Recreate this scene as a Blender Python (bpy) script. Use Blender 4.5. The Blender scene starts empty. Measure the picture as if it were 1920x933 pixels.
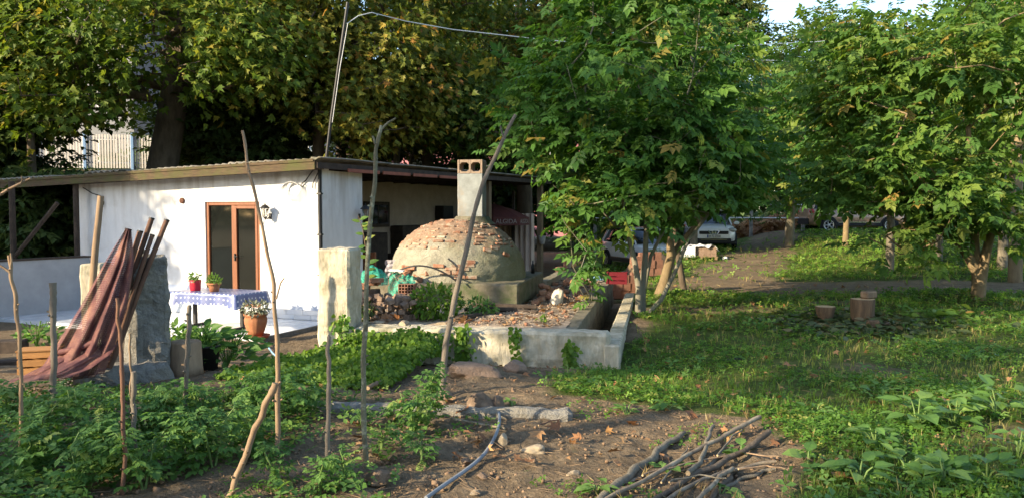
import bpy, bmesh, math, random
import numpy as np
from mathutils import Vector, Matrix, noise

R = math.radians
rng = np.random.default_rng(7)
random.seed(7)
sc = bpy.context.scene
C = sc.collection

# ------------------------------------------------------------------ camera
F = 1480.0                      # focal length in photo pixels (1920 wide)
CAM = Vector((0, 0, 1.65))
PITCH = math.atan((466.5 - 400) / F)
cd = bpy.data.cameras.new('camera'); cam = bpy.data.objects.new('camera', cd); C.objects.link(cam)
cam.location = CAM; cam.rotation_euler = (R(90) - PITCH, 0, 0)
cd.sensor_width = 36; cd.lens = 36 * F / 1920; cd.clip_end = 2000; cd.clip_start = 0.05
sc.camera = cam
# ------------------------------------------------------------------ light
SUN_EL, SUN_AZ = R(21), math.atan2(-.84, -.545)
SUN = Vector((math.sin(SUN_AZ) * math.cos(SUN_EL), math.cos(SUN_AZ) * math.cos(SUN_EL), math.sin(SUN_EL)))
w = bpy.data.worlds.new('World'); sc.world = w; w.use_nodes = True
nt = w.node_tree; bg = nt.nodes['Background']
sky = nt.nodes.new('ShaderNodeTexSky'); sky.sky_type = 'NISHITA'; sky.sun_disc = False
sky.sun_elevation = SUN_EL; sky.sun_rotation = SUN_AZ % (2 * math.pi)
sky.dust_density = 0.8
nt.links.new(sky.outputs[0], bg.inputs[0]); bg.inputs[1].default_value = 0.15
sl = bpy.data.lights.new('sun', 'SUN'); sl.energy = 4.4; sl.angle = R(.53); sl.color = (1, .83, .58)
so = bpy.data.objects.new('sun', sl); C.objects.link(so)
so.rotation_euler = SUN.to_track_quat('Z', 'Y').to_euler()
sc.view_settings.view_transform = 'Standard'; sc.view_settings.look = 'None'
sc.view_settings.gamma = 1; sc.view_settings.use_curve_mapping = False
sc.view_settings.exposure = 1.42
sc.cycles.max_bounces = 6; sc.cycles.diffuse_bounces = 3; sc.cycles.glossy_bounces = 2
sc.cycles.transmission_bounces = 3; sc.cycles.transparent_max_bounces = 8
sc.cycles.caustics_reflective = False; sc.cycles.caustics_refractive = False

# ------------------------------------------------------------------ geometry helpers
def ray(px, py):
    a, b = (px - 960) / F, -(py - 466.5) / F
    c, s = math.cos(PITCH), math.sin(PITCH)
    return Vector((a, c + b * s, -s + b * c))
def P(px, py, Y):
    d = ray(px, py); return CAM + d * (Y / d.y)
def sstep(a, b, v):
    t = np.clip((v - a) / (b - a), 0, 1); return t * t * (3 - 2 * t)
# platform frame (brick oven terrace): origin = front right corner of its beam
PB = np.array((1.17, 9.48)); PROT = R(-10.5)
pex = np.array((math.cos(PROT), math.sin(PROT))); pey = np.array((-math.sin(PROT), math.cos(PROT)))
def plat(lx, ly, z=0): q = PB + lx * pex + ly * pey; return Vector((q[0], q[1], z))
# house frame: origin = near corner of the white walls at floor level
HB = np.array((-3.74, 15.6)); HROT = R(-22); FLOOR = -0.48
hex_ = np.array((math.cos(HROT), math.sin(HROT))); hey = np.array((-math.sin(HROT), math.cos(HROT)))
def house_pt(lx, ly, z=0): q = HB + lx * hex_ + ly * hey; return Vector((q[0], q[1], z + FLOOR))

def H(x, y):
    x = np.asarray(x, float); y = np.asarray(y, float)
    lx = (x - PB[0]) * pex[0] + (y - PB[1]) * pex[1]
    ly = (x - PB[0]) * pey[0] + (y - PB[1]) * pey[1]
    hl = -0.56 * sstep(6.8, 13, y)
    hr = .2 * sstep(18, 32, y) + .62 * sstep(9.3, 13.5, x) * sstep(20, 33, y)
    hr = hr - .2 * np.exp(-((x - 1.5) ** 2 / 1.2 + (y - 9.4) ** 2 / 2.5))
    ws = sstep(-.02, .12, lx); wf = sstep(-2.2, 1.2, lx)
    k = sstep(-1.6, -.05, ly)
    ww = wf * (1 - k) + ws * k
    h = hl * (1 - ww) + hr * ww
    h = h + .018 * np.sin(x * 1.7 + .6 * np.sin(y * 1.1)) * np.sin(y * 1.9 + x * .4) + .012 * np.sin(3.1 * x + 1.3 * y)
    # mound of earth in front of the beam, low bank round the right-hand walnut
    h = h + .10 * np.exp(-((x + .38) ** 2 / .16 + (y - 8.3) ** 2 / .5))
    h = h + .10 * np.exp(-((x - 8.7) ** 2 / .5 + (y - 15.0) ** 2 / .5))
    return h
def h1(x, y): return float(H(x, y))
def G(px, py):
    d = ray(px, py); lo, hi = .5, 120.
    t = 1.0
    prev = t
    while t < 150:
        p = CAM + d * t
        if p.z < h1(p.x, p.y):
            lo, hi = prev, t
            for _ in range(30):
                m = (lo + hi) / 2; p = CAM + d * m
                if p.z < h1(p.x, p.y): hi = m
                else: lo = m
            p = CAM + d * hi
            return Vector((p.x, p.y, h1(p.x, p.y)))
        prev = t; t += .12
    p = CAM + d * 60; return Vector((p.x, p.y, h1(p.x, p.y)))

def tag(o, label=None, cat=None, group=None, kind=None):
    if label: o['label'] = label
    if cat: o['category'] = cat
    if group: o['group'] = group
    if kind: o['kind'] = kind
    return o
def thing(name, label, cat, loc=(0, 0, 0), rz=0, group=None):
    o = bpy.data.objects.new(name, None); C.objects.link(o)
    o.empty_display_size = .2
    o.location = loc; o.rotation_euler = (0, 0, rz)
    return tag(o, label, cat, group)
def chain_matrix(o):
    m = Matrix.Identity(4)
    while o: m = o.matrix_basis @ m; o = o.parent
    return m
def copy_tree(o, parent=None):
    c = o.copy(); C.objects.link(c); c.parent = parent
    for ch in list(o.children): copy_tree(ch, c)
    return c

class MB:
    """collects simple shapes and links them as one mesh object"""
    def __init__(s): s.v = []; s.f = []; s.sm = []
    def add(s, vs, fs, smooth=False, M=None):
        b = len(s.v)
        s.v += [tuple(M @ Vector(v)) if M is not None else tuple(v) for v in vs]
        s.f += [tuple(i + b for i in f) for f in fs]; s.sm += [smooth] * len(fs)
        return s
    def box(s, x0, y0, z0, x1, y1, z1, M=None, ch=0.0, jit=0.0):
        bm = bmesh.new(); bmesh.ops.create_cube(bm, size=1)
        for v in bm.verts:
            v.co = Vector(((x0 + x1) / 2 + v.co.x * (x1 - x0), (y0 + y1) / 2 + v.co.y * (y1 - y0), (z0 + z1) / 2 + v.co.z * (z1 - z0)))
            if jit: v.co += Vector([random.uniform(-jit, jit) for _ in range(3)])
        if ch: bmesh.ops.bevel(bm, geom=bm.edges[:], offset=ch, segments=1, affect='EDGES')
        s.from_bm(bm, M); return s
    def from_bm(s, bm, M=None, smooth=False):
        bm.verts.index_update()
        s.add([v.co.copy() for v in bm.verts], [[v.index for v in f.verts] for f in bm.faces], smooth, M); bm.free(); return s
    def rough_box(s, x0, y0, z0, x1, y1, z1, M=None, step=.08, amp=.015, freq=5., seed=0., ch=.02):
        bm = bmesh.new(); bmesh.ops.create_cube(bm, size=1)
        for v in bm.verts:
            v.co = Vector(((x0 + x1) / 2 + v.co.x * (x1 - x0), (y0 + y1) / 2 + v.co.y * (y1 - y0), (z0 + z1) / 2 + v.co.z * (z1 - z0)))
        bmesh.ops.bevel(bm, geom=bm.edges[:], offset=ch, segments=1, affect='EDGES')
        for ax, (a, b) in enumerate(((x0, x1), (y0, y1), (z0, z1))):
            n = max(1, int((b - a) / step))
            for k in range(1, n):
                co = Vector((0, 0, 0)); co[ax] = a + (b - a) * k / n
                no = Vector((0, 0, 0)); no[ax] = 1
                bmesh.ops.bisect_plane(bm, geom=bm.verts[:] + bm.edges[:] + bm.faces[:], plane_co=co, plane_no=no)
        bm.normal_update()
        off = [v.normal * (amp * (noise.noise(v.co * freq + Vector((seed, seed * .7, 3))) + .6 * noise.noise(v.co * freq * 2.7 + Vector((seed, 9, 3))))) for v in bm.verts]
        for v, o in zip(bm.verts, off): v.co += o
        s.from_bm(bm, M, False); return s
    def tube(s, pts, rad, n=7, M=None, caps=True, smooth=True):
        pts = [Vector(p) for p in pts]; m = len(pts)
        if not hasattr(rad, '__len__'): rad = [rad] * m
        vs, fs = [], []
        ref = None
        for i, p in enumerate(pts):
            d = (pts[min(i + 1, m - 1)] - pts[max(i - 1, 0)])
            d = d.normalized() if d.length > 1e-9 else Vector((0, 0, 1))
            if ref is None: ref = Vector((1, 0, 0)) if abs(d.x) < .8 else Vector((0, 1, 0))
            a = (ref - d * ref.dot(d)).normalized(); ref = a; b = d.cross(a)
            for k in range(n):
                t = 2 * math.pi * k / n
                vs.append(p + (a * math.cos(t) + b * math.sin(t)) * rad[i])
        for i in range(m - 1):
            for k in range(n):
                k2 = (k + 1) % n
                fs.append((i * n + k, i * n + k2, (i + 1) * n + k2, (i + 1) * n + k))
        s.add(vs, fs, smooth, M)
        if caps: s.add(vs[:n], [tuple(range(n))[::-1]], False, M); s.add(vs[-n:], [tuple(range(n))], False, M)
        return s
    def lathe(s, prof, n=24, M=None, smooth=True, rip=0.0, rn=0):
        vs, fs = [], []
        for (r, z) in prof:
            for k in range(n):
                t = 2 * math.pi * k / n
                rr = r * (1 + (rip * math.cos(rn * t) if rn else 0))
                vs.append((rr * math.cos(t), rr * math.sin(t), z))
        for i in range(len(prof) - 1):
            for k in range(n):
                k2 = (k + 1) % n
                fs.append((i * n + k, i * n + k2, (i + 1) * n + k2, (i + 1) * n + k))
        s.add(vs, fs, smooth, M); return s
    def prism(s, poly, d, M=None):
        n = len(poly)
        vs = [(x, 0, z) for x, z in poly] + [(x, d, z) for x, z in poly]
        fs = [tuple(range(n)), tuple(range(2 * n - 1, n - 1, -1))] + [(k, k + n, (k + 1) % n + n, (k + 1) % n) for k in range(n)]
        s.add(vs, fs, False, M); return s
    def grid(s, fn, nu, nv, M=None, smooth=True):
        vs = [fn(i / nu, j / nv) for j in range(nv + 1) for i in range(nu + 1)]
        fs = [(j * (nu + 1) + i, j * (nu + 1) + i + 1, (j + 1) * (nu + 1) + i + 1, (j + 1) * (nu + 1) + i) for j in range(nv) for i in range(nu)]
        s.add(vs, fs, smooth, M); return s
    def mesh(s, name, fix=True):
        me = bpy.data.meshes.new(name); me.from_pydata(s.v, [], s.f)
        me.polygons.foreach_set('use_smooth', s.sm)
        if fix:
            bm = bmesh.new(); bm.from_mesh(me); bmesh.ops.recalc_face_normals(bm, faces=bm.faces); bm.to_mesh(me); bm.free()
        return me
    def build(s, name, mat, parent=None, world=False, origin=None):
        if world and parent is not None:
            inv = chain_matrix(parent).inverted(); s.v = [tuple(inv @ Vector(v)) for v in s.v]
        if origin is not None: s.v = [(v[0] - origin[0], v[1] - origin[1], v[2] - origin[2]) for v in s.v]
        me = s.mesh(name)
        if mat: me.materials.append(mat)
        o = bpy.data.objects.new(name, me); C.objects.link(o); o.parent = parent
        if origin is not None: o.location = origin
        return o

def text_mesh(name, cu):
    t = bpy.data.objects.new(name, cu); me = bpy.data.meshes.new_from_object(t); o = bpy.data.objects.new(name, me)
    bpy.data.objects.remove(t); return o

def tri_mesh(name, V, T, mat, parent=None, rnd=None, smooth=False, inv=None):
    V = np.asarray(V, np.float32); T = np.asarray(T, np.int32)
    if inv is not None:
        A = np.array(inv); V = (V @ A[:3, :3].T + A[:3, 3]).astype(np.float32)
    me = bpy.data.meshes.new(name)
    me.vertices.add(len(V)); me.vertices.foreach_set('co', V.ravel())
    me.loops.add(T.size); me.loops.foreach_set('vertex_index', T.ravel())
    k = T.shape[1]
    me.polygons.add(len(T)); me.polygons.foreach_set('loop_start', np.arange(0, T.size, k, dtype=np.int32))
    if rnd is not None:
        at = me.attributes.new('rnd', 'FLOAT', 'POINT'); at.data.foreach_set('value', np.asarray(rnd, np.float32))
    me.update(calc_edges=True)
    if smooth: me.polygons.foreach_set('use_smooth', np.ones(len(T), bool))
    if mat: me.materials.append(mat)
    o = bpy.data.objects.new(name, me); C.objects.link(o); o.parent = parent
    return o

def bases(D, U):
    """columns x,y,z : leaf runs along y = D, faces z ~ U"""
    y = D / np.linalg.norm(D, axis=1, keepdims=True)
    z = U - (U * y).sum(1, keepdims=True) * y
    z /= np.maximum(np.linalg.norm(z, axis=1, keepdims=True), 1e-6)
    x = np.cross(y, z)
    return np.stack([x, y, z], axis=2)
def scatter(name, tmpl, pos, B, S, mat, parent=None, rnd=None, inv=None):
    tv, tf = tmpl
    tv = np.asarray(tv); tf = np.asarray(tf)
    n = len(pos)
    V = np.einsum('nij,vj->nvi', B, tv) * np.asarray(S)[:, None, None] + pos[:, None, :]
    T = tf[None] + (np.arange(n) * len(tv))[:, None, None]
    if rnd is None: rnd = rng.random(n)
    return tri_mesh(name, V.reshape(-1, 3), T.reshape(-1, 3), mat, parent, np.repeat(rnd, len(tv)), inv=inv)

# ------------------------------------------------------------------ leaf templates (run along +y, face +z)
def ovate(L=1., W=.45, fold=.10, droop=.12, n=3):
    vs = [(0, 0, 0)]; fs = []
    ys = [.3, .62][:n - 1]
    for yy, ww in ((.28, .46), (.6, .42)):
        zc = -droop * yy * yy
        vs += [(-W * ww, L * yy, zc * L + fold * W), (0, L * yy, zc * L), (W * ww, L * yy, zc * L + fold * W)]
    vs.append((0, L, -droop * L))
    fs = [(0, 2, 1), (0, 3, 2), (1, 2, 5), (1, 5, 4), (2, 3, 6), (2, 6, 5), (4, 5, 7), (5, 6, 7)]
    return vs, fs
def place(tm, loc, ang, s, tilt=0):
    M = Matrix.Translation(loc) @ Matrix.Rotation(ang, 4, 'Z') @ Matrix.Rotation(tilt, 4, 'X') @ Matrix.Scale(s, 4)
    return [tuple(M @ Vector(v)) for v in tm[0]], tm[1]
def join(parts):
    V, Fs = [], []
    for v, f in parts:
        b = len(V); V += v; Fs += [tuple(i + b for i in t) for t in f]
    return V, Fs
def leaflet4(L, W, fold=.14, droop=.14):
    return [(0, 0, 0), (-W * .5, L * .45, fold * W), (0, L * .5, -droop * L * .3), (W * .5, L * .45, fold * W), (0, L, -droop * L)], [(0, 2, 1), (0, 3, 2), (1, 2, 4), (2, 3, 4)]
def walnut_leaf():
    """compound leaf of seven leaflets, total length 1"""
    ps = []
    lf = leaflet4(1, .60)
    ps.append(place(lf, (0, .60, -.03), 0, .46, -.15))
    for yy, s in ((.55, .37), (.36, .33), (.18, .25)):
        for sg in (-1, 1):
            ps.append(place(lf, (0, yy, -.02 * yy), sg * R(random.uniform(52, 70)), s * random.uniform(.9, 1.1), -.22))
    ps.append(([(-.012, 0, 0), (.012, 0, 0), (0, .64, -.03)], [(0, 1, 2)]))
    return join(ps)
def palmate():
    lobes = [(-.30, .02), (-.50, .22), (-.30, .30), (-.42, .66), (-.14, .52), (0, 1.0), (.14, .52), (.42, .66), (.30, .30), (.50, .22), (.30, .02)]
    k1, k2 = random.uniform(.02, .16), random.uniform(.1, .4); vs = [(0, .12, 0)] + [(x * random.uniform(.85, 1.15), y, k1 * math.cos(7 * x + 2) - k2 * y * y + random.uniform(0, .3) * abs(x)) for x, y in lobes]
    return vs, [(0, k + 1, k) for k in range(1, 11)] + [(0, 1, 11)]
def tomato_leaf():
    ps = []
    def jag(L, W):
        o = [(0, 0), (-.35 * W, .22 * L), (-.5 * W, .30 * L), (-.34 * W, .48 * L), (-.42 * W, .62 * L), (-.16 * W, .75 * L), (0, L),
             (.16 * W, .75 * L), (.42 * W, .62 * L), (.34 * W, .48 * L), (.5 * W, .30 * L), (.35 * W, .22 * L)]
        vs = [(x, y, -.16 * y * y / L + .25 * abs(x)) for x, y in o] + [(0, .45 * L, -.04 * L)]
        return vs, [(12, (k + 1) % 12, k) for k in range(12)]
    ps.append(place(jag(.36, .26), (0, .66, 0), 0, 1, -.25))
    for yy, s in ((.62, .26), (.44, .30), (.24, .26), (.12, .14)):
        for sg in (-1, 1): ps.append(place(jag(1, .62), (0, yy, 0), sg * R(random.uniform(50, 75)), s, random.uniform(-.5, 0)))
    ps.append(([(-.015, 0, 0), (.015, 0, 0), (0, .7, 0)], [(0, 1, 2)]))
    return join(ps)
def clover():
    ps = []
    lf = ([(0, 0, 0), (-.32, .55, .12), (0, .95, .02), (.32, .55, .12)], [(0, 2, 1), (0, 3, 2)])
    for k in range(3): ps.append(place(lf, (0, 0, 0), R(120 * k + random.uniform(-15, 15)), 1))
    return join(ps)
def tuft():
    ps = []
    for k in range(5):
        a = random.uniform(0, 6.28); l = random.uniform(.6, 1.1); b = random.uniform(.15, .55)
        dx, dy = math.cos(a), math.sin(a)
        px_, py_ = -dy * .025, dx * .025
        m = (dx * b * .35 * l, dy * b * .35 * l, .6 * l); e = (dx * b * l, dy * b * l, l * .95)
        ps.append(([(px_, py_, 0), (-px_, -py_, 0), (m[0] - px_ * .8, m[1] - py_ * .8, m[2]), (m[0] + px_ * .8, m[1] + py_ * .8, m[2]), e], [(0, 1, 2), (0, 2, 3), (3, 2, 4)]))
    return join(ps)
def shrub_sprig():
    ps = []
    for k in range(6):
        ps.append(place(leaflet4(1, .55), (0, .12 * k, 0), R((-1) ** k * random.uniform(30, 65)), random.uniform(.4, .55), random.uniform(-.4, .3)))
    return join(ps)

# ------------------------------------------------------------------ materials
def lin(c): return tuple(((v / 255) / 12.92 if v / 255 <= .04045 else ((v / 255 + .055) / 1.055) ** 2.4) for v in c)
def new_mat(name):
    m = bpy.data.materials.new(name); m.use_nodes = True
    nt = m.node_tree; b = nt.nodes['Principled BSDF']; return m, nt, b
def N(nt, t, **kw):
    n = nt.nodes.new(t)
    for k, v in kw.items():
        if isinstance(k, str) and k.startswith('i_'): n.inputs[k[2:].replace('_', ' ')].default_value = v
        else: setattr(n, k, v)
    return n
def ramp(nt, stops, src, interp='LINEAR'):
    r = nt.nodes.new('ShaderNodeValToRGB'); cr = r.color_ramp; cr.interpolation = interp
    while len(cr.elements) < len(stops): cr.elements.new(.5)
    for e, (p, c) in zip(cr.elements, stops): e.position = p; e.color = (*c[:3], 1)
    nt.links.new(src, r.inputs[0]); return r
def mixc(nt, a, b, fac):
    m = nt.nodes.new('ShaderNodeMix'); m.data_type = 'RGBA'
    for s, v in ((6, a), (7, b)):
        if hasattr(v, 'links'): nt.links.new(v, m.inputs[s])
        else: m.inputs[s].default_value = (*v[:3], 1)
    if hasattr(fac, 'links'): nt.links.new(fac, m.inputs[0])
    else: m.inputs[0].default_value = fac
    return m.outputs[2]
def noise_(nt, scale, detail=4, rough=.6, coord='Object', dist=0., stretch=None):
    tc = nt.nodes.new('ShaderNodeTexCoord'); n = nt.nodes.new('ShaderNodeTexNoise')
    n.inputs['Scale'].default_value = scale; n.inputs['Detail'].default_value = detail; n.inputs['Roughness'].default_value = rough
    n.inputs['Distortion'].default_value = dist
    src = tc.outputs[coord]
    if stretch:
        mp = nt.nodes.new('ShaderNodeMapping'); mp.inputs['Scale'].default_value = stretch
        nt.links.new(src, mp.inputs[0]); src = mp.outputs[0]
    nt.links.new(src, n.inputs['Vector']); return n.outputs[0]
def bump(nt, b, src, strength=.3, dist=.02):
    bp = nt.nodes.new('ShaderNodeBump'); bp.inputs['Strength'].default_value = strength; bp.inputs['Distance'].default_value = dist
    nt.links.new(src, bp.inputs['Height']); nt.links.new(bp.outputs[0], b.inputs['Normal'])
def mat(name, c1, c2=None, rough=.7, scale=6., spec=.3, metal=0., bmp=.2, bdist=.01, stretch=None, stain=None, stain_scale=1.5, stain_lo=.5, stain_hi=.7, vary=.0, coat=0.):
    """two-tone procedural surface with grain, optional stain with a shape of its own, optional per-object tone"""
    m, nt, b = new_mat(name)
    c2 = c2 or tuple(v * .7 for v in c1)
    n = noise_(nt, scale, 6, .65, stretch=stretch)
    r = ramp(nt, [(.3, c2), (.68, c1)], n); col = r.outputs[0]
    if stain:
        n2 = noise_(nt, stain_scale, 5, .6, dist=.4)
        mr = N(nt, 'ShaderNodeMapRange'); mr.inputs[1].default_value = stain_lo; mr.inputs[2].default_value = stain_hi
        nt.links.new(n2, mr.inputs[0]); col = mixc(nt, col, stain, mr.outputs[0])
    if vary:
        oi = N(nt, 'ShaderNodeObjectInfo'); hs = N(nt, 'ShaderNodeHueSaturation')
        mr = N(nt, 'ShaderNodeMapRange'); mr.inputs[3].default_value = 1 - vary; mr.inputs[4].default_value = 1 + vary
        nt.links.new(oi.outputs['Random'], mr.inputs[0]); nt.links.new(mr.outputs[0], hs.inputs['Value'])
        nt.links.new(col, hs.inputs['Color']); col = hs.outputs[0]
    nt.links.new(col, b.inputs['Base Color'])
    b.inputs['Roughness'].default_value = rough; b.inputs['Specular IOR Level'].default_value = spec
    b.inputs['Metallic'].default_value = metal; b.inputs['Coat Weight'].default_value = coat
    if bmp:
        n3 = noise_(nt, scale * 3.3, 5, .7, stretch=stretch); bump(nt, b, n3, bmp, bdist)
    return m
def leaf_mat(name, stops, trans=.46, rough=.5, spec=.25, tint=(1.2, 1.15, .5)):
    m, nt, b = new_mat(name)
    at = N(nt, 'ShaderNodeAttribute', attribute_name='rnd'); oi = N(nt, 'ShaderNodeObjectInfo')
    ad = N(nt, 'ShaderNodeMath', operation='ADD'); fr = N(nt, 'ShaderNodeMath', operation='FRACT')
    nt.links.new(at.outputs['Fac'], ad.inputs[0]); nt.links.new(oi.outputs['Random'], ad.inputs[1]); nt.links.new(ad.outputs[0], fr.inputs[0])
    col = ramp(nt, stops, fr.outputs[0]).outputs[0]
    nt.links.new(col, b.inputs['Base Color']); b.inputs['Roughness'].default_value = rough; b.inputs['Specular IOR Level'].default_value = spec
    tr = N(nt, 'ShaderNodeBsdfTranslucent'); mm = N(nt, 'ShaderNodeMixShader'); mm.inputs[0].default_value = trans
    mu = N(nt, 'ShaderNodeMix', data_type='RGBA', blend_type='MULTIPLY'); mu.inputs[0].default_value = 1
    nt.links.new(col, mu.inputs[6]); mu.inputs[7].default_value = (*tint, 1)
    nt.links.new(mu.outputs[2], tr.inputs[0])
    nt.links.new(b.outputs[0], mm.inputs[1]); nt.links.new(tr.outputs[0], mm.inputs[2])
    nt.links.new(mm.outputs[0], nt.nodes['Material Output'].inputs[0]); return m

M = {}
M['walnut'] = leaf_mat('walnut_leaf', [(0, (.05, .125, .026)), (.45, (.075, .175, .034)), (.8, (.12, .23, .042)), (.94, (.19, .26, .05)), (1, (.27, .20, .05))])
M['walnut_b'] = leaf_mat('walnut_leaf_yellowing', [(0, (.06, .135, .028)), (.45, (.09, .185, .036)), (.85, (.15, .24, .045)), (.97, (.24, .28, .055)), (1, (.33, .20, .06))])
M['plane'] = leaf_mat('plane_leaf', [(0, (.055, .10, .018)), (.5, (.09, .145, .025)), (.8, (.15, .19, .03)), (.95, (.28, .24, .04)), (1, (.30, .15, .04))])
M['plane_gold'] = leaf_mat('plane_leaf_golden', [(0, (.09, .125, .02)), (.35, (.15, .18, .03)), (.7, (.27, .24, .04)), (.9, (.42, .30, .05)), (1, (.34, .15, .04))])
M['plane_lime'] = leaf_mat('plane_leaf_lime', [(0, (.08, .14, .02)), (.5, (.14, .21, .03)), (.9, (.24, .28, .05)), (1, (.33, .25, .05))])
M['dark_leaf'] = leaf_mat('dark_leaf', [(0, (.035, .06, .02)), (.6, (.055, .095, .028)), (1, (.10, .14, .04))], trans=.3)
M['far_leaf'] = leaf_mat('far_leaf', [(0, (.06, .11, .035)), (.6, (.10, .155, .05)), (1, (.19, .20, .065))], trans=.35)
M['tomato'] = leaf_mat('tomato_leaf', [(0, (.075, .16, .04)), (.6, (.115, .235, .055)), (.9, (.18, .31, .075)), (1, (.27, .33, .09))])
M['broad'] = leaf_mat('broad_leaf', [(0, (.09, .19, .045)), (.6, (.14, .27, .065)), (1, (.23, .36, .09))])
M['ivy'] = leaf_mat('ivy_leaf', [(0, (.08, .16, .02)), (.6, (.13, .24, .03)), (1, (.22, .32, .05))])
M['cover'] = leaf_mat('cover_leaf', [(0, (.075, .17, .025)), (.55, (.13, .26, .04)), (.9, (.20, .34, .05)), (1, (.32, .32, .09))])
M['grass'] = leaf_mat('grass_blade', [(0, (.11, .20, .03)), (.6, (.18, .27, .05)), (.85, (.30, .32, .08)), (1, (.46, .37, .16))])
M['dry'] = leaf_mat('dry_leaf', [(0, (.20, .09, .04)), (.5, (.32, .16, .07)), (1, (.42, .25, .11))], trans=.15)
M['hydrangea'] = leaf_mat('hydrangea_leaf', [(0, (.07, .16, .03)), (.6, (.11, .23, .04)), (1, (.17, .31, .06))])
M['silver'] = leaf_mat('silver_leaf', [(0, (.13, .15, .10)), (1, (.27, .28, .20))], trans=.15)
M['cut'] = leaf_mat('cut_leaf', [(0, (.045, .065, .025)), (.6, (.075, .10, .035)), (1, (.15, .12, .06))], trans=.15)
M['bark'] = mat('bark', (.22, .19, .14), (.10, .085, .06), .9, 9, bmp=.6, bdist=.02, stretch=(1, 1, .3))
M['bark_dark'] = mat('bark_dark', (.15, .115, .08), (.07, .052, .036), .9, 7, bmp=.6, bdist=.03, stretch=(1, 1, .3))
M['bark_grey'] = mat('bark_grey', (.23, .21, .16), (.13, .12, .085), .85, 11, bmp=.4, bdist=.01, stretch=(1, 1, .35), stain=(.13, .14, .07), stain_scale=3)
M['bark_gold'] = mat('bark_gold', (.25, .185, .10), (.14, .10, .055), .85, 11, bmp=.4, bdist=.01, stretch=(1, 1, .35))
# ------------------------------------------------------------------ ground
def green(x, y):
    """how densely the ground is overgrown (1) or bare soil (0)"""
    x = np.asarray(x, float); y = np.asarray(y, float)
    wob = .35 * np.sin(1.3 * x + .7 * y) + .25 * np.sin(2.9 * y - 1.7 * x) + .15 * np.sin(5.1 * x + 3.7 * y)
    xb = np.interp(y, [3, 4.4, 5.2, 6.2, 6.6, 7.2, 8.4, 9.5, 12, 15.3, 19], [1.5, 1.3, 1.9, 2.3, 1.2, .35, .3, 1.3, 1.9, 2.4, 3])
    g = sstep(-.25, .35, x - xb + .45 * wob)
    # dirt road with a track crossing on the right
    rc = 4.9 + (y - 18.5) * .40
    road = (1 - sstep(.8, 2.0, np.abs(x - rc - .5 * wob))) * sstep(15.5, 17.5, y) * .88
    track = (1 - sstep(1.2, 2.1, np.abs(y - 17.4 - .5 * wob - .03 * x))) * sstep(3.2, 4.5, x)
    worn = (1 - sstep(.3, .9, np.abs(y - 13.2 - .25 * (x - 2) + .3 * wob))) * sstep(2, 2.6, x) * (1 - sstep(4.2, 5.2, x)) * .75
    bare = sstep(.62, .95, np.sin(.9 * x + 1.7 * np.sin(.8 * y + .5)) * np.sin(1.25 * y + 1.1 * np.sin(.7 * x))) * .7 * sstep(2.5, 4, x)
    return np.clip(g - np.maximum(np.maximum(np.maximum(road, track), worn), bare), 0, 1)
def axis_lines(spans):
    out = [spans[0][0]]
    for a, b, st in spans:
        n = max(1, int(round((b - a) / st))); out += [a + (b - a) * k / n for k in range(1, n + 1)]
    return np.array(out)
xs = axis_lines([(-900, -60, 280), (-60, -14, 3), (-14, -5, .3), (-5, 4, .05), (4, 7, .09), (7, 16, .25), (16, 60, 3), (60, 900, 280)])
ys = axis_lines([(-300, -5, 60), (-5, 3.6, .5), (3.6, 10, .05), (10, 20, .11), (20, 40, .4), (40, 80, 3), (80, 1200, 280)])
gx, gy = np.meshgrid(xs, ys)
gz = H(gx, gy)
near = (np.abs(gx) < 8) & (gy > 3) & (gy < 14)
gr = green(gx, gy)
clod = np.zeros_like(gz)
for (j, i) in np.argwhere(near):
    p = Vector((gx[j, i] * 4.5, gy[j, i] * 4.5, 0)); clod[j, i] = noise.fractal(p, .8, 2.2, 4)
gz = gz + clod * .034 * (1 - .5 * gr)
V = np.stack([gx, gy, gz], -1).reshape(-1, 3)
nx, ny = len(xs), len(ys)
ii = (np.arange(ny - 1)[:, None] * nx + np.arange(nx - 1)[None]).ravel()
Q = np.stack([ii, ii + 1, ii + nx + 1, ii + nx], 1)
m, nt, b = new_mat('ground'); M['ground'] = m
at = N(nt, 'ShaderNodeAttribute', attribute_name='rnd')
n1 = noise_(nt, 3.5, 8, .7); n2 = noise_(nt, 22, 6, .7); n3 = noise_(nt, .8, 4, .6)
soil = ramp(nt, [(.3, (.085, .060, .038)), (.52, (.195, .147, .092)), (.72, (.32, .25, .165))], n1).outputs[0]
soil2 = ramp(nt, [(.35, (.10, .072, .045)), (.65, (.29, .215, .14))], n2).outputs[0]
soil = mixc(nt, soil, soil2, .5)
turf = ramp(nt, [(.35, (.055, .085, .02)), (.55, (.09, .115, .03)), (.72, (.19, .16, .065))], n1).outputs[0]
mr = N(nt, 'ShaderNodeMapRange'); mr.inputs[1].default_value = .15; mr.inputs[2].default_value = .6
nt.links.new(at.outputs['Fac'], mr.inputs[0])
nt.links.new(mixc(nt, soil, turf, mr.outputs[0]), b.inputs['Base Color'])
b.inputs['Roughness'].default_value = .95; b.inputs['Specular IOR Level'].default_value = .1
bump(nt, b, n2, 1., .05)
ground = tri_mesh('ground', V, Q, M['ground'], rnd=gr.ravel(), smooth=True); tag(ground, kind='structure')

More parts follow.
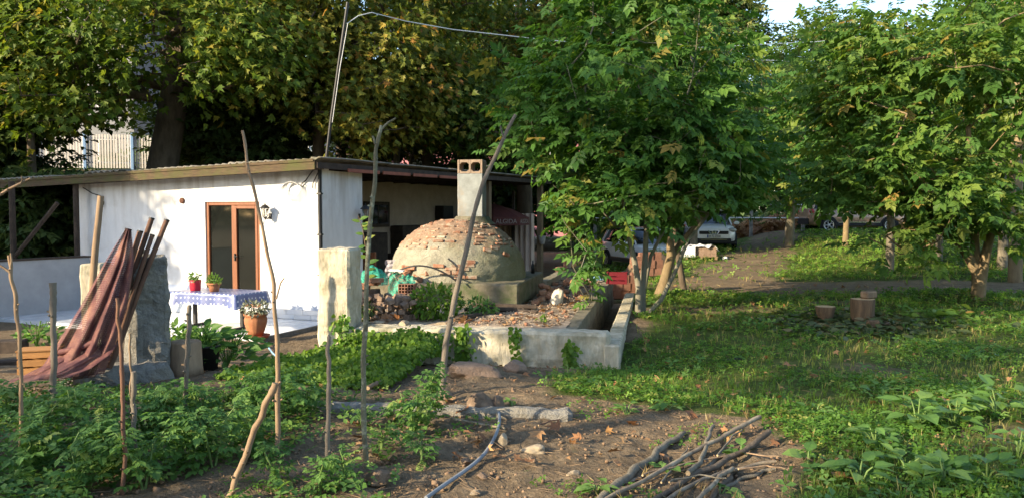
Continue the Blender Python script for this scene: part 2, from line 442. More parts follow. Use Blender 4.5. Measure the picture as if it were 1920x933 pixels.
# ------------------------------------------------------------------ common surfaces
M['concrete'] = mat('old_concrete', (.60, .54, .41), (.34, .295, .205), .9, 6, bmp=.8, bdist=.025, stretch=(1.3, 1.3, .45), stain=(.13, .125, .06), stain_scale=2.6, stain_lo=.50, stain_hi=.76)
M['concrete_grey'] = mat('grey_concrete', (.33, .315, .28), (.16, .15, .13), .92, 9, bmp=1., bdist=.05, stain=(.33, .29, .22), stain_scale=2.2, stain_lo=.5, stain_hi=.66)
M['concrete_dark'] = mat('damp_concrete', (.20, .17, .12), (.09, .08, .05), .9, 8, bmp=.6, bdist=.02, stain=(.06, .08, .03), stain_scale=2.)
M['block'] = mat('mossy_block', (.22, .19, .14), (.11, .10, .06), .9, 9, bmp=.6, vary=.2)
M['whitewash'] = mat('whitewash', (.76, .755, .74), (.62, .615, .60), .85, 3.5, bmp=.5, bdist=.02, stretch=(1, 1, .35), stain=(.47, .43, .37), stain_scale=1.4, stain_lo=.56, stain_hi=.85)
m_ = M['whitewash']; nt = m_.node_tree; b = nt.nodes['Principled BSDF']          # drips under the eave, mud splash at the foot
src = b.inputs['Base Color'].links[0].from_socket
tc = N(nt, 'ShaderNodeTexCoord'); sp0 = N(nt, 'ShaderNodeSeparateXYZ'); nt.links.new(tc.outputs['Object'], sp0.inputs[0])
dr_ = noise_(nt, 5, 4, .6, stretch=(1, 1, .10)); hi = N(nt, 'ShaderNodeMapRange'); hi.inputs[1].default_value = 1.7; hi.inputs[2].default_value = 3.1; nt.links.new(sp0.outputs[2], hi.inputs[0])
lo_ = N(nt, 'ShaderNodeMapRange'); lo_.inputs[1].default_value = .9; lo_.inputs[2].default_value = .1; nt.links.new(sp0.outputs[2], lo_.inputs[0])
mxx = N(nt, 'ShaderNodeMath', operation='MAXIMUM'); nt.links.new(hi.outputs[0], mxx.inputs[0]); nt.links.new(lo_.outputs[0], mxx.inputs[1])
md = N(nt, 'ShaderNodeMapRange'); md.inputs[1].default_value = .44; md.inputs[2].default_value = .72; md.inputs[4].default_value = .8; nt.links.new(dr_, md.inputs[0])
ml = N(nt, 'ShaderNodeMath', operation='MULTIPLY'); nt.links.new(md.outputs[0], ml.inputs[0]); nt.links.new(mxx.outputs[0], ml.inputs[1])
nt.links.new(mixc(nt, src, (.36, .31, .24), ml.outputs[0]), b.inputs['Base Color'])
M['dado'] = mat('dado_paint', (.52, .57, .66), (.46, .51, .60), .7, 4, bmp=.2, stain=(.62, .64, .68), stain_scale=2.2)
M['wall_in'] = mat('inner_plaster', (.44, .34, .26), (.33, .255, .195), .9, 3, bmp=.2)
M['tile'] = mat('white_tile', (.68, .70, .72), (.60, .62, .65), .18, 2.5, spec=.5, bmp=.02, vary=.08, stain=(.42, .38, .33), stain_scale=3, stain_lo=.62, stain_hi=.9)
M['grout'] = mat('grout', (.30, .29, .27), None, .9, 20)
M['wood_or'] = mat('varnished_wood', (.25, .09, .035), (.15, .052, .022), .35, 5, spec=.5, bmp=.1, stretch=(8, 8, .6))
M['wood_old'] = mat('weathered_board', (.125, .085, .046), (.04, .028, .018), .9, 4, bmp=.5, stretch=(1, 12, 12), stain=(.075, .075, .025), stain_scale=3, stain_lo=.45, stain_hi=.65)
M['wood_dark'] = mat('dark_timber', (.075, .055, .04), (.03, .022, .018), .9, 6, bmp=.5, vary=.25)
M['wood_post'] = mat('timber_post', (.26, .18, .10), (.16, .11, .06), .85, 8, bmp=.4, stretch=(6, 6, .6))
M['red_paint'] = mat('red_batten_paint', (.36, .12, .07), (.24, .08, .05), .7, 6)
M['glass'] = mat('dark_glass', (.012, .014, .012), (.008, .009, .008), .04, 2, spec=.6, bmp=0)
M['black'] = mat('black_metal', (.02, .018, .017), (.012, .012, .012), .5, 12, spec=.4)
M['roof'] = mat('corrugated_sheet', (.24, .22, .18), (.13, .115, .09), .85, 4, bmp=.3, stain=(.13, .12, .07), stain_scale=1.6, vary=.12)
M['brick'] = mat('clay_brick', (.40, .20, .115), (.28, .13, .075), .9, 14, bmp=.5, vary=.28, stain=(.42, .33, .24), stain_scale=9, stain_lo=.55, stain_hi=.72)
M['brick_brown'] = mat('brown_brick', (.27, .19, .135), (.18, .12, .085), .9, 14, bmp=.5, vary=.3, stain=(.36, .29, .22), stain_scale=8, stain_lo=.58, stain_hi=.75)
M['brick_dark'] = mat('sooty_brick', (.07, .05, .04), (.04, .03, .025), .9, 14, bmp=.5, vary=.3)
M['clay_or'] = mat('orange_clay', (.24, .12, .08), (.17, .085, .055), .85, 12, bmp=.3, vary=.15)
M['stone'] = mat('field_stone', (.24, .165, .11), (.12, .085, .06), .9, 9, bmp=.9, bdist=.03, vary=.2, stain=(.33, .25, .18), stain_scale=4)
M['pale_stone'] = mat('pale_stone', (.36, .29, .20), (.22, .175, .12), .9, 12, bmp=.5, vary=.2)
M['pole_rust'] = mat('rusty_pole', (.17, .085, .05), (.07, .04, .03), .8, 9, bmp=.4, stretch=(1, 1, .4), vary=.25)
M['stake'] = mat('stripped_stake', (.29, .20, .12), (.16, .105, .065), .8, 10, bmp=.4, stretch=(1, 1, .3), vary=.2)
M['stake_grey'] = mat('grey_stake', (.23, .19, .145), (.11, .09, .07), .85, 10, bmp=.5, stretch=(1, 1, .3), vary=.15)
M['stake_moss'] = mat('lichen_stake', (.20, .19, .12), (.09, .08, .05), .85, 12, bmp=.5, stretch=(1, 1, .6), stain=(.30, .30, .21), stain_scale=14, stain_lo=.52, stain_hi=.62)
M['soil'] = mat('pot_soil', (.09, .06, .04), (.05, .035, .025), .95, 20, bmp=.8)

# ------------------------------------------------------------------ house
RZ = lambda x, y: 3.12 + .031 * x + .012 * y           # underside line of the roof above the floor
house = thing('white_house', 'low whitewashed house with lean-to roof, double glass door and open veranda', 'house', house_pt(0, 0), HROT)
def pb(): return MB()
# front wall pieces round the door opening
DX0, DX1, DZ0, DZ1 = -2.97, -1.54, .15, 2.37
mb = MB()
def wall_piece(x0, x1, z0, top=None):
    pts = [(x0, z0), (x1, z0), (x1, (RZ(x1, .1) - .06) if top is None else top), (x0, (RZ(x0, .1) - .06) if top is None else top)]
    mb.prism(pts, .22)
wall_piece(-6.75, DX0, -.1); wall_piece(DX1, 0, -.1); wall_piece(DX0, DX1, DZ1); wall_piece(DX0, DX1, -.1, DZ0)
mb.build('front_wall', M['whitewash'], house)
mb = MB(); mb.box(-.2, .22, -.1, 0, 1.43, 2.98); mb.build('side_wall', M['whitewash'], house)
mb = MB(); mb.box(-6.75, .22, -.1, -6.55, 5.2, 2.85); mb.build('end_wall', M['whitewash'], house)
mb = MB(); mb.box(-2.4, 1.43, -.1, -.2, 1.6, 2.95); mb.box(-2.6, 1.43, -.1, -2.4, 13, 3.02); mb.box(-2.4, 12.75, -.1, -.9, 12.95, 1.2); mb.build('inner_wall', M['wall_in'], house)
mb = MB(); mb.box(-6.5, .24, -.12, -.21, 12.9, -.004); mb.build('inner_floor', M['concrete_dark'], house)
for x0, x1 in ((-6.75, DX0 - .06), (DX1 + .06, -.002)):
    mb = MB(); mb.box(x0, -.006, .2, x1, .05, .60); mb.build('dado', M['dado'], house)
for row in range(2):
    x = -6.7 + .2 * row
    while x < -.02:
        x2 = min(x + .4, 0)
        mb = MB(); mb.box(x + .004, -.016, .004 + row * .1, x2 - .004, .01, .098 + row * .1); mb.build('plinth_tile', M['tile'], house); x += .4
# door
door = MB()
for x0, x1, z0, z1 in ((DX0, DX0 + .075, DZ0, DZ1), (DX1 - .075, DX1, DZ0, DZ1), (DX0 + .075, DX1 - .075, DZ1 - .075, DZ1), (DX0 + .075, DX1 - .075, DZ0, DZ0 + .12)):
    door.box(x0, .03, z0, x1, .12, z1, ch=.006)
dr = door.build('door', M['wood_or'], house)
xm = -2.24
mb = MB(); mb.box(xm - .06, .035, DZ0 + .12, xm + .0, .11, DZ1 - .075, ch=.005); mb.build('mullion', M['wood_or'], dr)
mb = MB(); mb.box(xm + .004, .02, DZ0 + .12, xm + .08, .10, DZ1 - .08, ch=.005); mb.box(DX1 - .14, .02, DZ0 + .12, DX1 - .078, .10, DZ1 - .08, ch=.005)
mb.box(xm + .08, .02, DZ1 - .145, DX1 - .14, .10, DZ1 - .08, ch=.005); mb.box(xm + .08, .02, DZ0 + .12, DX1 - .14, .10, DZ0 + .22, ch=.005); mb.build('leaf_frame', M['wood_or'], dr)
mb = MB(); mb.box(DX0 + .075, .07, DZ0 + .12, xm - .06, .08, DZ1 - .075); mb.build('pane', M['glass'], dr)
mb = MB(); mb.box(xm + .08, .06, DZ0 + .22, DX1 - .14, .07, DZ1 - .145); mb.build('pane', M['glass'], dr)
mb = MB(); mb.box(xm + .03, -.01, 1.15, xm + .05, .02, 1.3); mb.tube([(xm + .04, -.03, 1.24), (xm + .14, -.035, 1.24)], .01); mb.build('handle', M['black'], dr)
mb = MB(); mb.box(DX0 - .05, -.05, DZ0 - .05, DX1 + .05, .03, DZ0 - .002, ch=.008); mb.build('door_step', M['whitewash'], house)
mb = MB(); mb.lathe([(0.0, .035), (.05, .035), (.062, .03), (.066, 0)], 20, Matrix.Translation((-3.58, -.001, 2.4)) @ Matrix.Rotation(R(90), 4, 'X')); mb.build('vent_cap', mat('rusty_cap', (.12, .05, .03), (.07, .03, .02), .8, 12), house)
mb = MB(); mb.tube([(-.02, -.05, -.05), (-.02, -.05, 1.3), (-.03, -.05, 2.6), (-.02, -.05, 3.02)], .038, 8); mb.build('drain_pipe', M['black'], house)
mb = MB()
for k in range(3): mb.box(-.075, -.092, .9 + .8 * k, .025, -.01, .93 + .8 * k)
mb.build('pipe_bracket', M['black'], house)
def lantern(lx, ly, z, rot):
    L = Matrix.Translation((lx, ly, z)) @ Matrix.Rotation(rot, 4, 'Z')
    a = MB(); a.box(-.035, -.02, -.12, .035, .0, .0, L, ch=.006); a.tube([(0, -.02, -.07), (0, -.08, -.11), (0, -.16, -.10)], .014, 6, L)
    lamp = a.build('wall_lamp', M['black'], house)
    c = Matrix.Translation((0, -.16, 0))
    a = MB()
    a.lathe([(.0, -.14), (.018, -.13), (.02, -.10), (.05, -.085), (.052, -.07)], 6, L @ c, False)
    for k in range(6):
        t = math.pi / 3 * k; a.tube([(.05 * math.cos(t), .05 * math.sin(t), -.07), (.075 * math.cos(t), .075 * math.sin(t), .10)], .0055, 5, L @ c)
    a.build('lamp_cage', M['black'], lamp)
    a = MB(); a.lathe([(.115, .095), (.105, .11), (.06, .155), (.03, .17), (.012, .18), (.012, .20), (.0, .225)], 6, L @ c, False); a.lathe([(0, .1), (.115, .095)], 6, L @ c, False); a.build('lamp_cap', M['black'], lamp)
    a = MB(); a.lathe([(.042, -.065), (.068, .09)], 6, L @ c, False); a.build('lamp_glass', M['lamp_glass'], lamp)
m, nt, b = new_mat('lamp_glass'); b.inputs['Base Color'].default_value = (.9, .88, .8, 1); b.inputs['Transmission Weight'].default_value = .9; b.inputs['Roughness'].default_value = .1; M['lamp_glass'] = m
lantern(-1.27, 0, 2.13, 0); lantern(0, 1.30, 2.12, R(90))
# roof: corrugated sheets, fascia, rafters, battens
def roof_sheet(x0, x1, y0, y1, lift=0.):
    def fn(u, v):
        x, y = x0 + (x1 - x0) * u, y0 + (y1 - y0) * v
        return (x, y, RZ(x, y) + .06 + lift + .022 * math.cos(2 * math.pi * x / .177) + .012 * noise.noise((x * 1.3, y * 1.1, 4)))
    a = MB(); a.grid(fn, int((x1 - x0) / .03), 8)
    o = a.build('roof_sheet', M['roof'], house); sol = o.modifiers.new('thickness', 'SOLIDIFY'); sol.thickness = .025
k = 0; x = -13.0
while x < .18:
    x2 = min(x + 1.05, .22)
    for r_, (ya, yb) in enumerate(((-.36, 2.3), (2.2, 5.3), (5.2, 9.0), (8.9, 13.3))):
        if r_ > 1 and x2 < -4: continue
        roof_sheet(x, x2, ya + random.uniform(-.03, .03), yb, .0 + .012 * (r_ % 2) + .02 * ((k + r_) % 2))
    x += 1.0; k += 1
def sloped_board(name, x0, x1, y0, y1, dz0, dz1, m, parent=house, ch=.008):
    """board lying along the roof line between two local points, dz measured from the roof line"""
    a = MB()
    vs = []
    for (x, y) in ((x0, y0), (x1, y0), (x1, y1), (x0, y1)):
        vs += [(x, y, RZ(x, y) + dz0), (x, y, RZ(x, y) + dz1)]
    a.add(vs, [(0, 2, 3, 1), (2, 4, 5, 3), (4, 6, 7, 5), (6, 0, 1, 7), (1, 3, 5, 7), (0, 6, 4, 2)]); return a.build(name, m, parent)
sloped_board('fascia_board', -4.6, .14, -.44, -.40, -.15, .035, M['wood_old'])
sloped_board('fascia_board', -13, -4.605, -.44, -.40, -.14, .03, M['wood_old'])
sloped_board('moss_batten', -13, .12, -.46, -.442, .0, .055, M['wood_old'])
sloped_board('fascia_board', .145, .18, -.40, 13.2, -.13, -.01, M['wood_dark'])
for k in range(14):
    y = -.2 + k * 1.0
    sloped_board('rafter', -2.5 if y > 1.4 else -6.5, .14, y, y + .07, -.14, -.005, M['wood_dark'])
for k in range(5): sloped_board('eave_batten', .19, .215, .6 + k * 1.35, 1.8 + k * 1.35, -.17, -.10, M['red_paint'])
for (lx, ly) in ((-.05, 12.7), (-.05, 8.2)):
    mb = MB(); mb.box(lx - .09, ly - .09, -.05, lx + .09, ly + .09, RZ(lx, ly) - .145, ch=.01); mb.build('veranda_post', M['wood_post'], house)
# things along the dark inner wall
wn = MB(); wn.box(-2.4, 5.2, 1.75, -2.34, 6.5, 2.45, ch=.01); wn_o = wn.build('window', M['wood_dark'], house)
a = MB(); a.box(-2.345, 5.32, 1.84, -2.33, 6.38, 2.36); a.build('pane', M['glass'], wn_o)
a = MB(); a.box(-2.36, 5.83, 1.84, -2.322, 5.87, 2.36); a.build('glazing_bar', M['wood_dark'], wn_o)
mb = MB(); mb.box(-.9, 12.2, -.02, -.82, 12.3, 2.9); mb.build('inner_post', M['wood_dark'], house)
# left lean-to: posts and braces on the low white wall
LW0, LW1 = Vector((-9.72, 17.9)), Vector((-12.2, 13.4))
for t, l in ((.30, 'post'), (.03, 'post'), (.75, 'post')):
    q = LW0.lerp(LW1, t); loc = (q - Vector(HB)); lx, ly = loc.dot(Vector(hex_)), loc.dot(Vector(hey))
    mb = MB(); mb.tube([(lx, ly, 1.13), (lx, ly, RZ(lx, ly) - .1)], .06, 8); mb.build('lean_to_post', M['wood_dark'], house)
    if t > .1: mb = MB(); mb.tube([(lx, ly, 1.2), (lx + .95, ly + .3, 2.35)], .045, 7); mb.build('brace', M['wood_dark'], house)
lw = MB(); d = (LW1 - LW0).normalized(); nrm = Vector((-d.y, d.x))
vs = []
for z in (FLOOR - .3, .66):
    for q in (LW0, LW1): vs += [(q.x, q.y, z), (q.x + nrm.x * .2, q.y + nrm.y * .2, z)]
lw.add(vs, [(0, 2, 3, 1), (4, 5, 7, 6), (0, 4, 6, 2), (1, 3, 7, 5), (0, 1, 5, 4), (2, 6, 7, 3)])
yard_wall = thing('low_wall', 'low white yard wall in shade under the lean-to left of the house', 'wall', (LW0.x, LW0.y, FLOOR - .3))
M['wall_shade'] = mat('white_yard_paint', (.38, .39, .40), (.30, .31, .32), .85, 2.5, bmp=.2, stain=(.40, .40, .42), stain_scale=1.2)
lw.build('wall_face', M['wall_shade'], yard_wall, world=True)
lw = MB(); vs = []
for z in (.662, .70):
    for q in (LW0 - d * .02, LW1 + d * .02): vs += [(q.x - nrm.x * .02, q.y - nrm.y * .02, z), (q.x + nrm.x * .22, q.y + nrm.y * .22, z)]
lw.add(vs, [(0, 2, 3, 1), (4, 5, 7, 6), (0, 4, 6, 2), (1, 3, 7, 5), (0, 1, 5, 4), (2, 6, 7, 3)]); lw.build('coping', M['wood_dark'], yard_wall, world=True)

# terrace in front of the white wall
mb = MB(); mb.box(-10.5, -2.15, -.5, .22, -.02, -.015); terr = mb.build('terrace', M['grout']); tag(terr, kind='structure'); terr.location = house_pt(0, 0); terr.rotation_euler = (0, 0, HROT)
bx = -6.9
for i in range(18):
    for j in range(5):
        x = -6.98 + i * .4; y = -2.14 + j * .42
        mb = MB(); mb.box(x + .004, y + .004, -.014, x + .396, y + .416, random.uniform(-.001, .001)); mb.build('tile', M['tile'], terr)
for i in range(18):
    x = -6.98 + i * .4; mb = MB(); mb.box(x + .004, -2.165, -.115, x + .396, -2.151, -.006); mb.build('riser_tile', M['tile'], terr)
mb = MB(); mb.box(-10.5, -2.13, -.013, -7.0, -.0, -.004); mb.build('screed', M['concrete_grey'], terr)
for k in range(5): mb = MB(); mb.box(.222, -2.1 + k * .42, -.12, .235, -1.69 + k * .42, -.008); mb.build('edge_tile', M['concrete_grey'], terr)

# cable coil hanging on the wall
coil = thing('cable_coil', 'coil of white cable hanging on the white wall under the eave', 'cable', house_pt(-.68, -.05, 2.64), HROT)
for k in range(7):
    mb = MB(); r_ = .13 + .012 * k; mb.tube([(r_ * 1.15 * math.cos(t) + .01 * random.random(), -.012 * k, r_ * .85 * math.sin(t) - .01 * k) for t in np.linspace(0, 2 * math.pi, 25)], .006, 5, caps=False)
    mb.build('loop', mat('white_cable', (.7, .7, .68), None, .5, 8, bmp=0) if k == 0 else bpy.data.materials['white_cable'], coil)
mb = MB(); mb.tube([(-.05, 0, .1), (-.06, 0, .28), (-.02, 0, .4)], .006, 5); mb.tube([(.08, 0, .1), (.16, 0, .36)], .006, 5); mb.build('tie', bpy.data.materials['white_cable'], coil)
wire_b = MB(); wire_b.tube([(-.45, -.04, 2.72), (-.36, -.04, 2.78), (-.2, -.06, 2.95), (-.12, -.08, 3.0)], .013, 6); wire_b.tube([(-.45, -.04, 2.72), (-.48, -.05, 2.68), (-.44, -.05, 2.65), (-.40, -.04, 2.70), (-.45, -.04, 2.72)], .010, 6)
wire_b.tube([(-.2, -.04, 2.62), (-.19, -.04, 2.72), (-.06, -.06, 2.92)], .011, 6); wire_b.build('loose_wire', M['black'], house)
hook = MB(); hook.tube([(-1.42, -.012, 1.98), (-1.46, -.02, 1.82), (-1.45, -.03, 1.74), (-1.42, -.03, 1.73)], .006, 5); hook.build('wall_hook', M['black'], house)
hook = MB(); hook.tube([(-6.5, -.02, 2.72), (-6.2, -.03, 2.58), (-5.95, -.03, 2.52), (-5.9, -.03, 2.42)], .011, 5); hook.tube([(-5.92 + .08 * math.cos(t), -.035, 2.36 + .07 * math.sin(t)) for t in np.linspace(0, 12.5, 30)], .012, 5); hook.build('loose_wire', M['black'], house)

# ------------------------------------------------------------------ veranda: curtain, parasol, cabinets
cur = MB(); cur.grid(lambda u, v: (-2.35 + 2.2 * u, 12.35 + .05 * math.sin(u * 70) + .03 * math.sin(u * 31 + 2) * (1 - v), .12 + 2.0 * v), 160, 6)
M['curtain'] = mat('canvas_curtain', (.70, .53, .41), (.56, .41, .31), .9, 5, bmp=.2, stretch=(6, 6, .4))
co = cur.build('canvas_curtain', M['curtain']); co.location = house_pt(0, 0); co.rotation_euler = (0, 0, HROT); tag(co, 'pale brown pleated canvas curtain at the far end of the veranda', 'curtain')
par = thing('parasol', 'red parasol with dim white lettering on its valance under the veranda roof', 'parasol', house_pt(-1.15, 11.2, .0), HROT)
M['red_cloth'] = mat('red_parasol_cloth', (.13, .038, .03), (.09, .027, .022), .8, 4, bmp=.1)
a = MB(); n = 8; rr = 1.18
pts = [(rr * math.cos(2 * math.pi * (k + .5) / n), rr * math.sin(2 * math.pi * (k + .5) / n)) for k in range(n)]
vs = [(0, 0, 2.45)] + [(x * .5, y * .5, 2.28) for x, y in pts] + [(x, y, 2.0) for x, y in pts]
fs = [(0, 1 + k, 1 + (k + 1) % n) for k in range(n)] + [(1 + k, 1 + n + k, 1 + n + (k + 1) % n, 1 + (k + 1) % n) for k in range(n)]
a.add(vs, fs); a.build('canopy', M['red_cloth'], par)
for k in range(n):
    (x0, y0), (x1, y1) = pts[k], pts[(k + 1) % n]
    a = MB(); a.add([(x0, y0, 2.0), (x1, y1, 2.0), (x1 * 1.005, y1 * 1.005, 1.74), (x0 * 1.005, y0 * 1.005, 1.74)], [(0, 1, 2, 3)]); v_ = a.build('valance', M['red_cloth'], par)
    cu = bpy.data.curves.new('lettering', 'FONT'); cu.body = 'ALGIDA'; cu.size = .21; cu.align_x = 'CENTER'; cu.extrude = .002
    M.setdefault('letter', mat('white_letter', (.36, .30, .26), None, .7, 6, bmp=0)); cu.materials.append(M['letter'])
    t_ = text_mesh('lettering', cu); C.objects.link(t_); t_.parent = v_
    mid = Vector(((x0 + x1) / 2, (y0 + y1) / 2, 0)); ang = math.atan2(mid.y, mid.x)
    t_.location = (mid.x * 1.012, mid.y * 1.012, 1.80); t_.rotation_euler = (R(90), 0, ang + R(90))
for k in range(n):
    a = MB(); a.tube([(0, 0, 2.42), (pts[k][0] * .99, pts[k][1] * .99, 1.99)], .01, 5); a.build('rib', M['black'], par)
a = MB(); a.tube([(0, 0, .05), (0, 0, 2.5)], .025, 8); a.build('pole', M['wood_post'], par)
a = MB(); a.lathe([(0, 0), (.25, 0), (.25, .06), (.06, .1), (.04, .25), (0, .25)], 16); a.build('base', M['concrete_dark'], par)
def in_house(name, label, cat, lx, ly, z=0, group=None): return thing(name, label, cat, house_pt(lx, ly, z), HROT, group)
cab = in_house('cupboard', 'tall dark wooden cupboard against the back wall of the veranda', 'cupboard', -2.1, 4.4)
a = MB(); a.box(-.28, -1.1, 0, .28, 1.1, 1.62, ch=.01); a.build('carcass', M['wood_dark'], cab)
for s in (-1, 1): a = MB(); a.box(.282, -.53 + s * .54, .08, .30, .53 + s * .54, 1.56, ch=.004); dd = a.build('door', M['wood_dark'], cab); a = MB(); a.box(.301, -.02 + s * .1, .8, .32, .02 + s * .1, .95); a.build('handle', M['black'], dd)
cab = in_house('dresser', 'dark dresser with raised top left of the oven dome in the veranda', 'dresser', -2.1, 7.9)
a = MB(); a.box(-.28, -1.5, 0, .28, 1.5, 1.0, ch=.01); a.build('lower_cabinet', M['wood_dark'], cab)
a = MB(); a.box(-.28, -1.3, 1.003, .12, .2, 1.78, ch=.01); a.build('upper_cabinet', M['wood_dark'], cab)
for k in range(3): a = MB(); a.box(.282, -1.45 + k * .99, .06, .30, -.52 + k * .99, .94, ch=.004); a.build('door', M['wood_dark'], cab)
hood = in_house('extractor_hood', 'dark metal cooker hood hanging on the veranda wall right of the window', 'hood', -2.38, 9.7, 1.62)
a = MB(); a.box(0, -.35, .1, .3, .35, .75, ch=.01); a.build('duct_box', M['black'], hood)
a = MB(); a.add([(0, -.5, 0), (.55, -.5, -.02), (.55, .5, -.02), (0, .5, 0), (0, -.36, .1), (.3, -.36, .1), (.3, .36, .1), (0, .36, .1)], [(0, 1, 2, 3), (4, 7, 6, 5), (0, 4, 5, 1), (1, 5, 6, 2), (2, 6, 7, 3), (3, 7, 4, 0)]); a.build('canopy', M['black'], hood)
shelf_door = in_house('wooden_gate', 'orange brown panelled wooden half door just inside the veranda opening', 'door', -.32, 1.9)
a = MB(); a.box(-.4, -.03, .02, .35, .03, 1.28, ch=.008); a.build('leaf', M['wood_or'], shelf_door)
for z0, z1 in ((.1, .45), (.5, .85), (.9, 1.22)): a = MB(); a.box(-.33, -.045, z0, .28, -.031, z1, ch=.006); a.build('panel', M['wood_or'], shelf_door)
# ------------------------------------------------------------------ brick oven terrace
plf = thing('oven_platform', 'raised concrete platform with a long front beam carrying the brick oven', 'platform', plat(0, 0, -.4), PROT)
Z0 = .4                         # local z of platform = world z + .4
mb = MB(); mb.rough_box(-3.27, 0, .13, .0, .36, .60, step=.045, amp=.022, freq=5, seed=2, ch=.035); mb.build('front_beam', M['concrete'], plf)
mb = MB()
def fill(u, v):
    y = .34 + 8.2 * v; xl = max(-4.15, -3.40 - .40 * y); x = xl + (-.58 - xl) * u
    return (x, y, .57 + .018 * noise.fractal((x * 2.5, y * 2.5, 1), .8, 2.1, 4) + .07 * sstep(1.6, 2.6, y) * (1 - u) * .3 + .04 * noise.noise((x, y, 7)))
mb.grid(fill, 76, 150)
M['fill'] = mat('dusty_fill', (.50, .39, .28), (.32, .235, .16), .95, 7, bmp=.9, bdist=.03, stain=(.18, .125, .085), stain_scale=3.5, stain_lo=.52, stain_hi=.70)
mb.build('earth_fill', M['fill'], plf)
for row in range(3):
    y = .36 - .2 * (row % 2)
    while y < 8.4:
        y0, y1 = max(y, .365), y + .395
        mb = MB(); mb.box(-.62 + random.uniform(-.006, .006), y0 + .004, -.06 + row * .2 + .004, -.43 + random.uniform(-.006, .006), y1, .134 + row * .2 + (.045 if row == 2 else 0), ch=.008, jit=.004)
        mb.build('block', M['block'], plf); y += .4
mb = MB(); mb.box(-4.25, 1.95, -.1, -4.14, 8, .56); mb.prism([(-4.14, -.1), (-3.45, -.1), (-3.45, .5), (-4.14, .5)], .1, Matrix.Translation((0, 1.85, 0))); mb.build('rear_wall', M['concrete_dark'], plf)
kb = MB(); kb.rough_box(-.06, -.05, -.2, .14, 6.4, .47, step=.12, amp=.012, seed=5, ch=.02); o = kb.build('channel_kerb', M['concrete']); o.location = plat(0, 0, -.4); o.rotation_euler = (0, 0, PROT); tag(o, 'narrow concrete kerb along the dark drainage channel right of the platform', 'kerb')
pil = MB(); pil.rough_box(-.22, -.22, 0, .22, .22, 1.75, step=.045, amp=.020, freq=5, seed=8, ch=.03); o = pil.build('concrete_pillar', M['concrete']); o.location = plat(-3.52, .19, -.55); o.rotation_euler = (0, 0, PROT); tag(o, 'square sunlit concrete pillar at the left end of the platform beam', 'pillar')
# low block wall between platform and veranda post
lbw = thing('low_block_wall', 'low sooty block wall running back from the oven plinth to the rubble', 'wall', (.62, 16, -.3))
wa, wb = Vector((.62, 15.6, 0)), Vector((1.85, 21.6, 0)); wd = (wb - wa).normalized(); wl = (wb - wa).length
WM = Matrix.Translation(wa) @ Matrix.Rotation(math.atan2(wd.y, wd.x), 4, 'Z')
for row in range(3):
    x = -.2 * (row % 2)
    while x < wl:
        mb = MB(); mb.box(max(x, 0) + .004, -.1, -.3 + row * .21, x + .396, .1 + random.uniform(-.01, .01), -.095 + row * .21, WM, ch=.008); mb.build('block', M['block'], lbw, world=True); x += .4
# the oven
oven = thing('brick_oven', 'domed brick oven with crumbling plaster and a hollow block chimney', 'oven', plat(-2.87, 3.9, .16), PROT)
mb = MB(); mb.rough_box(-1.4, -1.27, .0, 1.29, 1.5, .38, step=.09, amp=.012, freq=4, seed=11, ch=.02); mb.build('plinth', M['concrete_dark'], oven)
RD, HD = 1.19, 1.02
def dome_prof(e):               # e: elevation parameter 0..pi/2
    return RD * math.cos(e) ** .92, HD * math.sin(e)
mb = MB(); nphi, ne = 120, 44
def dome(u, v):
    e = v * math.pi / 2 * .995; r_, z = dome_prof(e); t = u * 2 * math.pi
    p = Vector((r_ * math.cos(t), r_ * math.sin(t), z))
    dn = .020 * noise.fractal(p * 3.2, .9, 2.1, 4) + .012 * noise.noise(p * 1.3)
    cell = noise.voronoi(p * 5.5)[0]
    dn -= .012 * (1 - min(1, (cell[1] - cell[0]) * 6))
    return (p.x * (1 + dn), p.y * (1 + dn), .375 + p.z * (1 + dn))
mb.grid(dome, nphi, ne)
m, nt, b = new_mat('dome_plaster'); M['dome'] = m
n1 = noise_(nt, 4, 7, .7); n2 = noise_(nt, 18, 5, .7)
plas = ramp(nt, [(.3, (.175, .165, .125)), (.5, (.275, .255, .19)), (.72, (.36, .33, .25))], n1).outputs[0]
clay = ramp(nt, [(.3, (.19, .125, .085)), (.5, (.28, .18, .115)), (.7, (.36, .27, .19))], n2).outputs[0]
geo = N(nt, 'ShaderNodeTexCoord'); sx = N(nt, 'ShaderNodeSeparateXYZ'); nt.links.new(geo.outputs['Object'], sx.inputs[0])
big = noise_(nt, 2.2, 6, .7); ad = N(nt, 'ShaderNodeMath', operation='MULTIPLY_ADD'); nt.links.new(big, ad.inputs[0]); ad.inputs[1].default_value = .9; nt.links.new(sx.outputs[2], ad.inputs[2])
mr = N(nt, 'ShaderNodeMapRange'); mr.inputs[1].default_value = 1.38; mr.inputs[2].default_value = 1.55; nt.links.new(ad.outputs[0], mr.inputs[0])
col = mixc(nt, plas, clay, mr.outputs[0])
moss = noise_(nt, 1.6, 5, .6); sm_ = N(nt, 'ShaderNodeMath', operation='MULTIPLY_ADD'); nt.links.new(sx.outputs[0], sm_.inputs[0]); sm_.inputs[1].default_value = .32; nt.links.new(moss, sm_.inputs[2])
mr2 = N(nt, 'ShaderNodeMapRange'); mr2.inputs[1].default_value = .58; mr2.inputs[2].default_value = .88; nt.links.new(sm_.outputs[0], mr2.inputs[0])
mm_ = N(nt, 'ShaderNodeMath', operation='MULTIPLY'); mm_.inputs[1].default_value = .75; nt.links.new(mr2.outputs[0], mm_.inputs[0])
col = mixc(nt, col, (.17, .17, .09), mm_.outputs[0])
vo = N(nt, 'ShaderNodeTexVoronoi', feature='DISTANCE_TO_EDGE'); vo.inputs['Scale'].default_value = 9
dn_ = N(nt, 'ShaderNodeVectorMath', operation='MULTIPLY_ADD'); 
nt.links.new(geo.outputs['Object'], vo.inputs['Vector'])
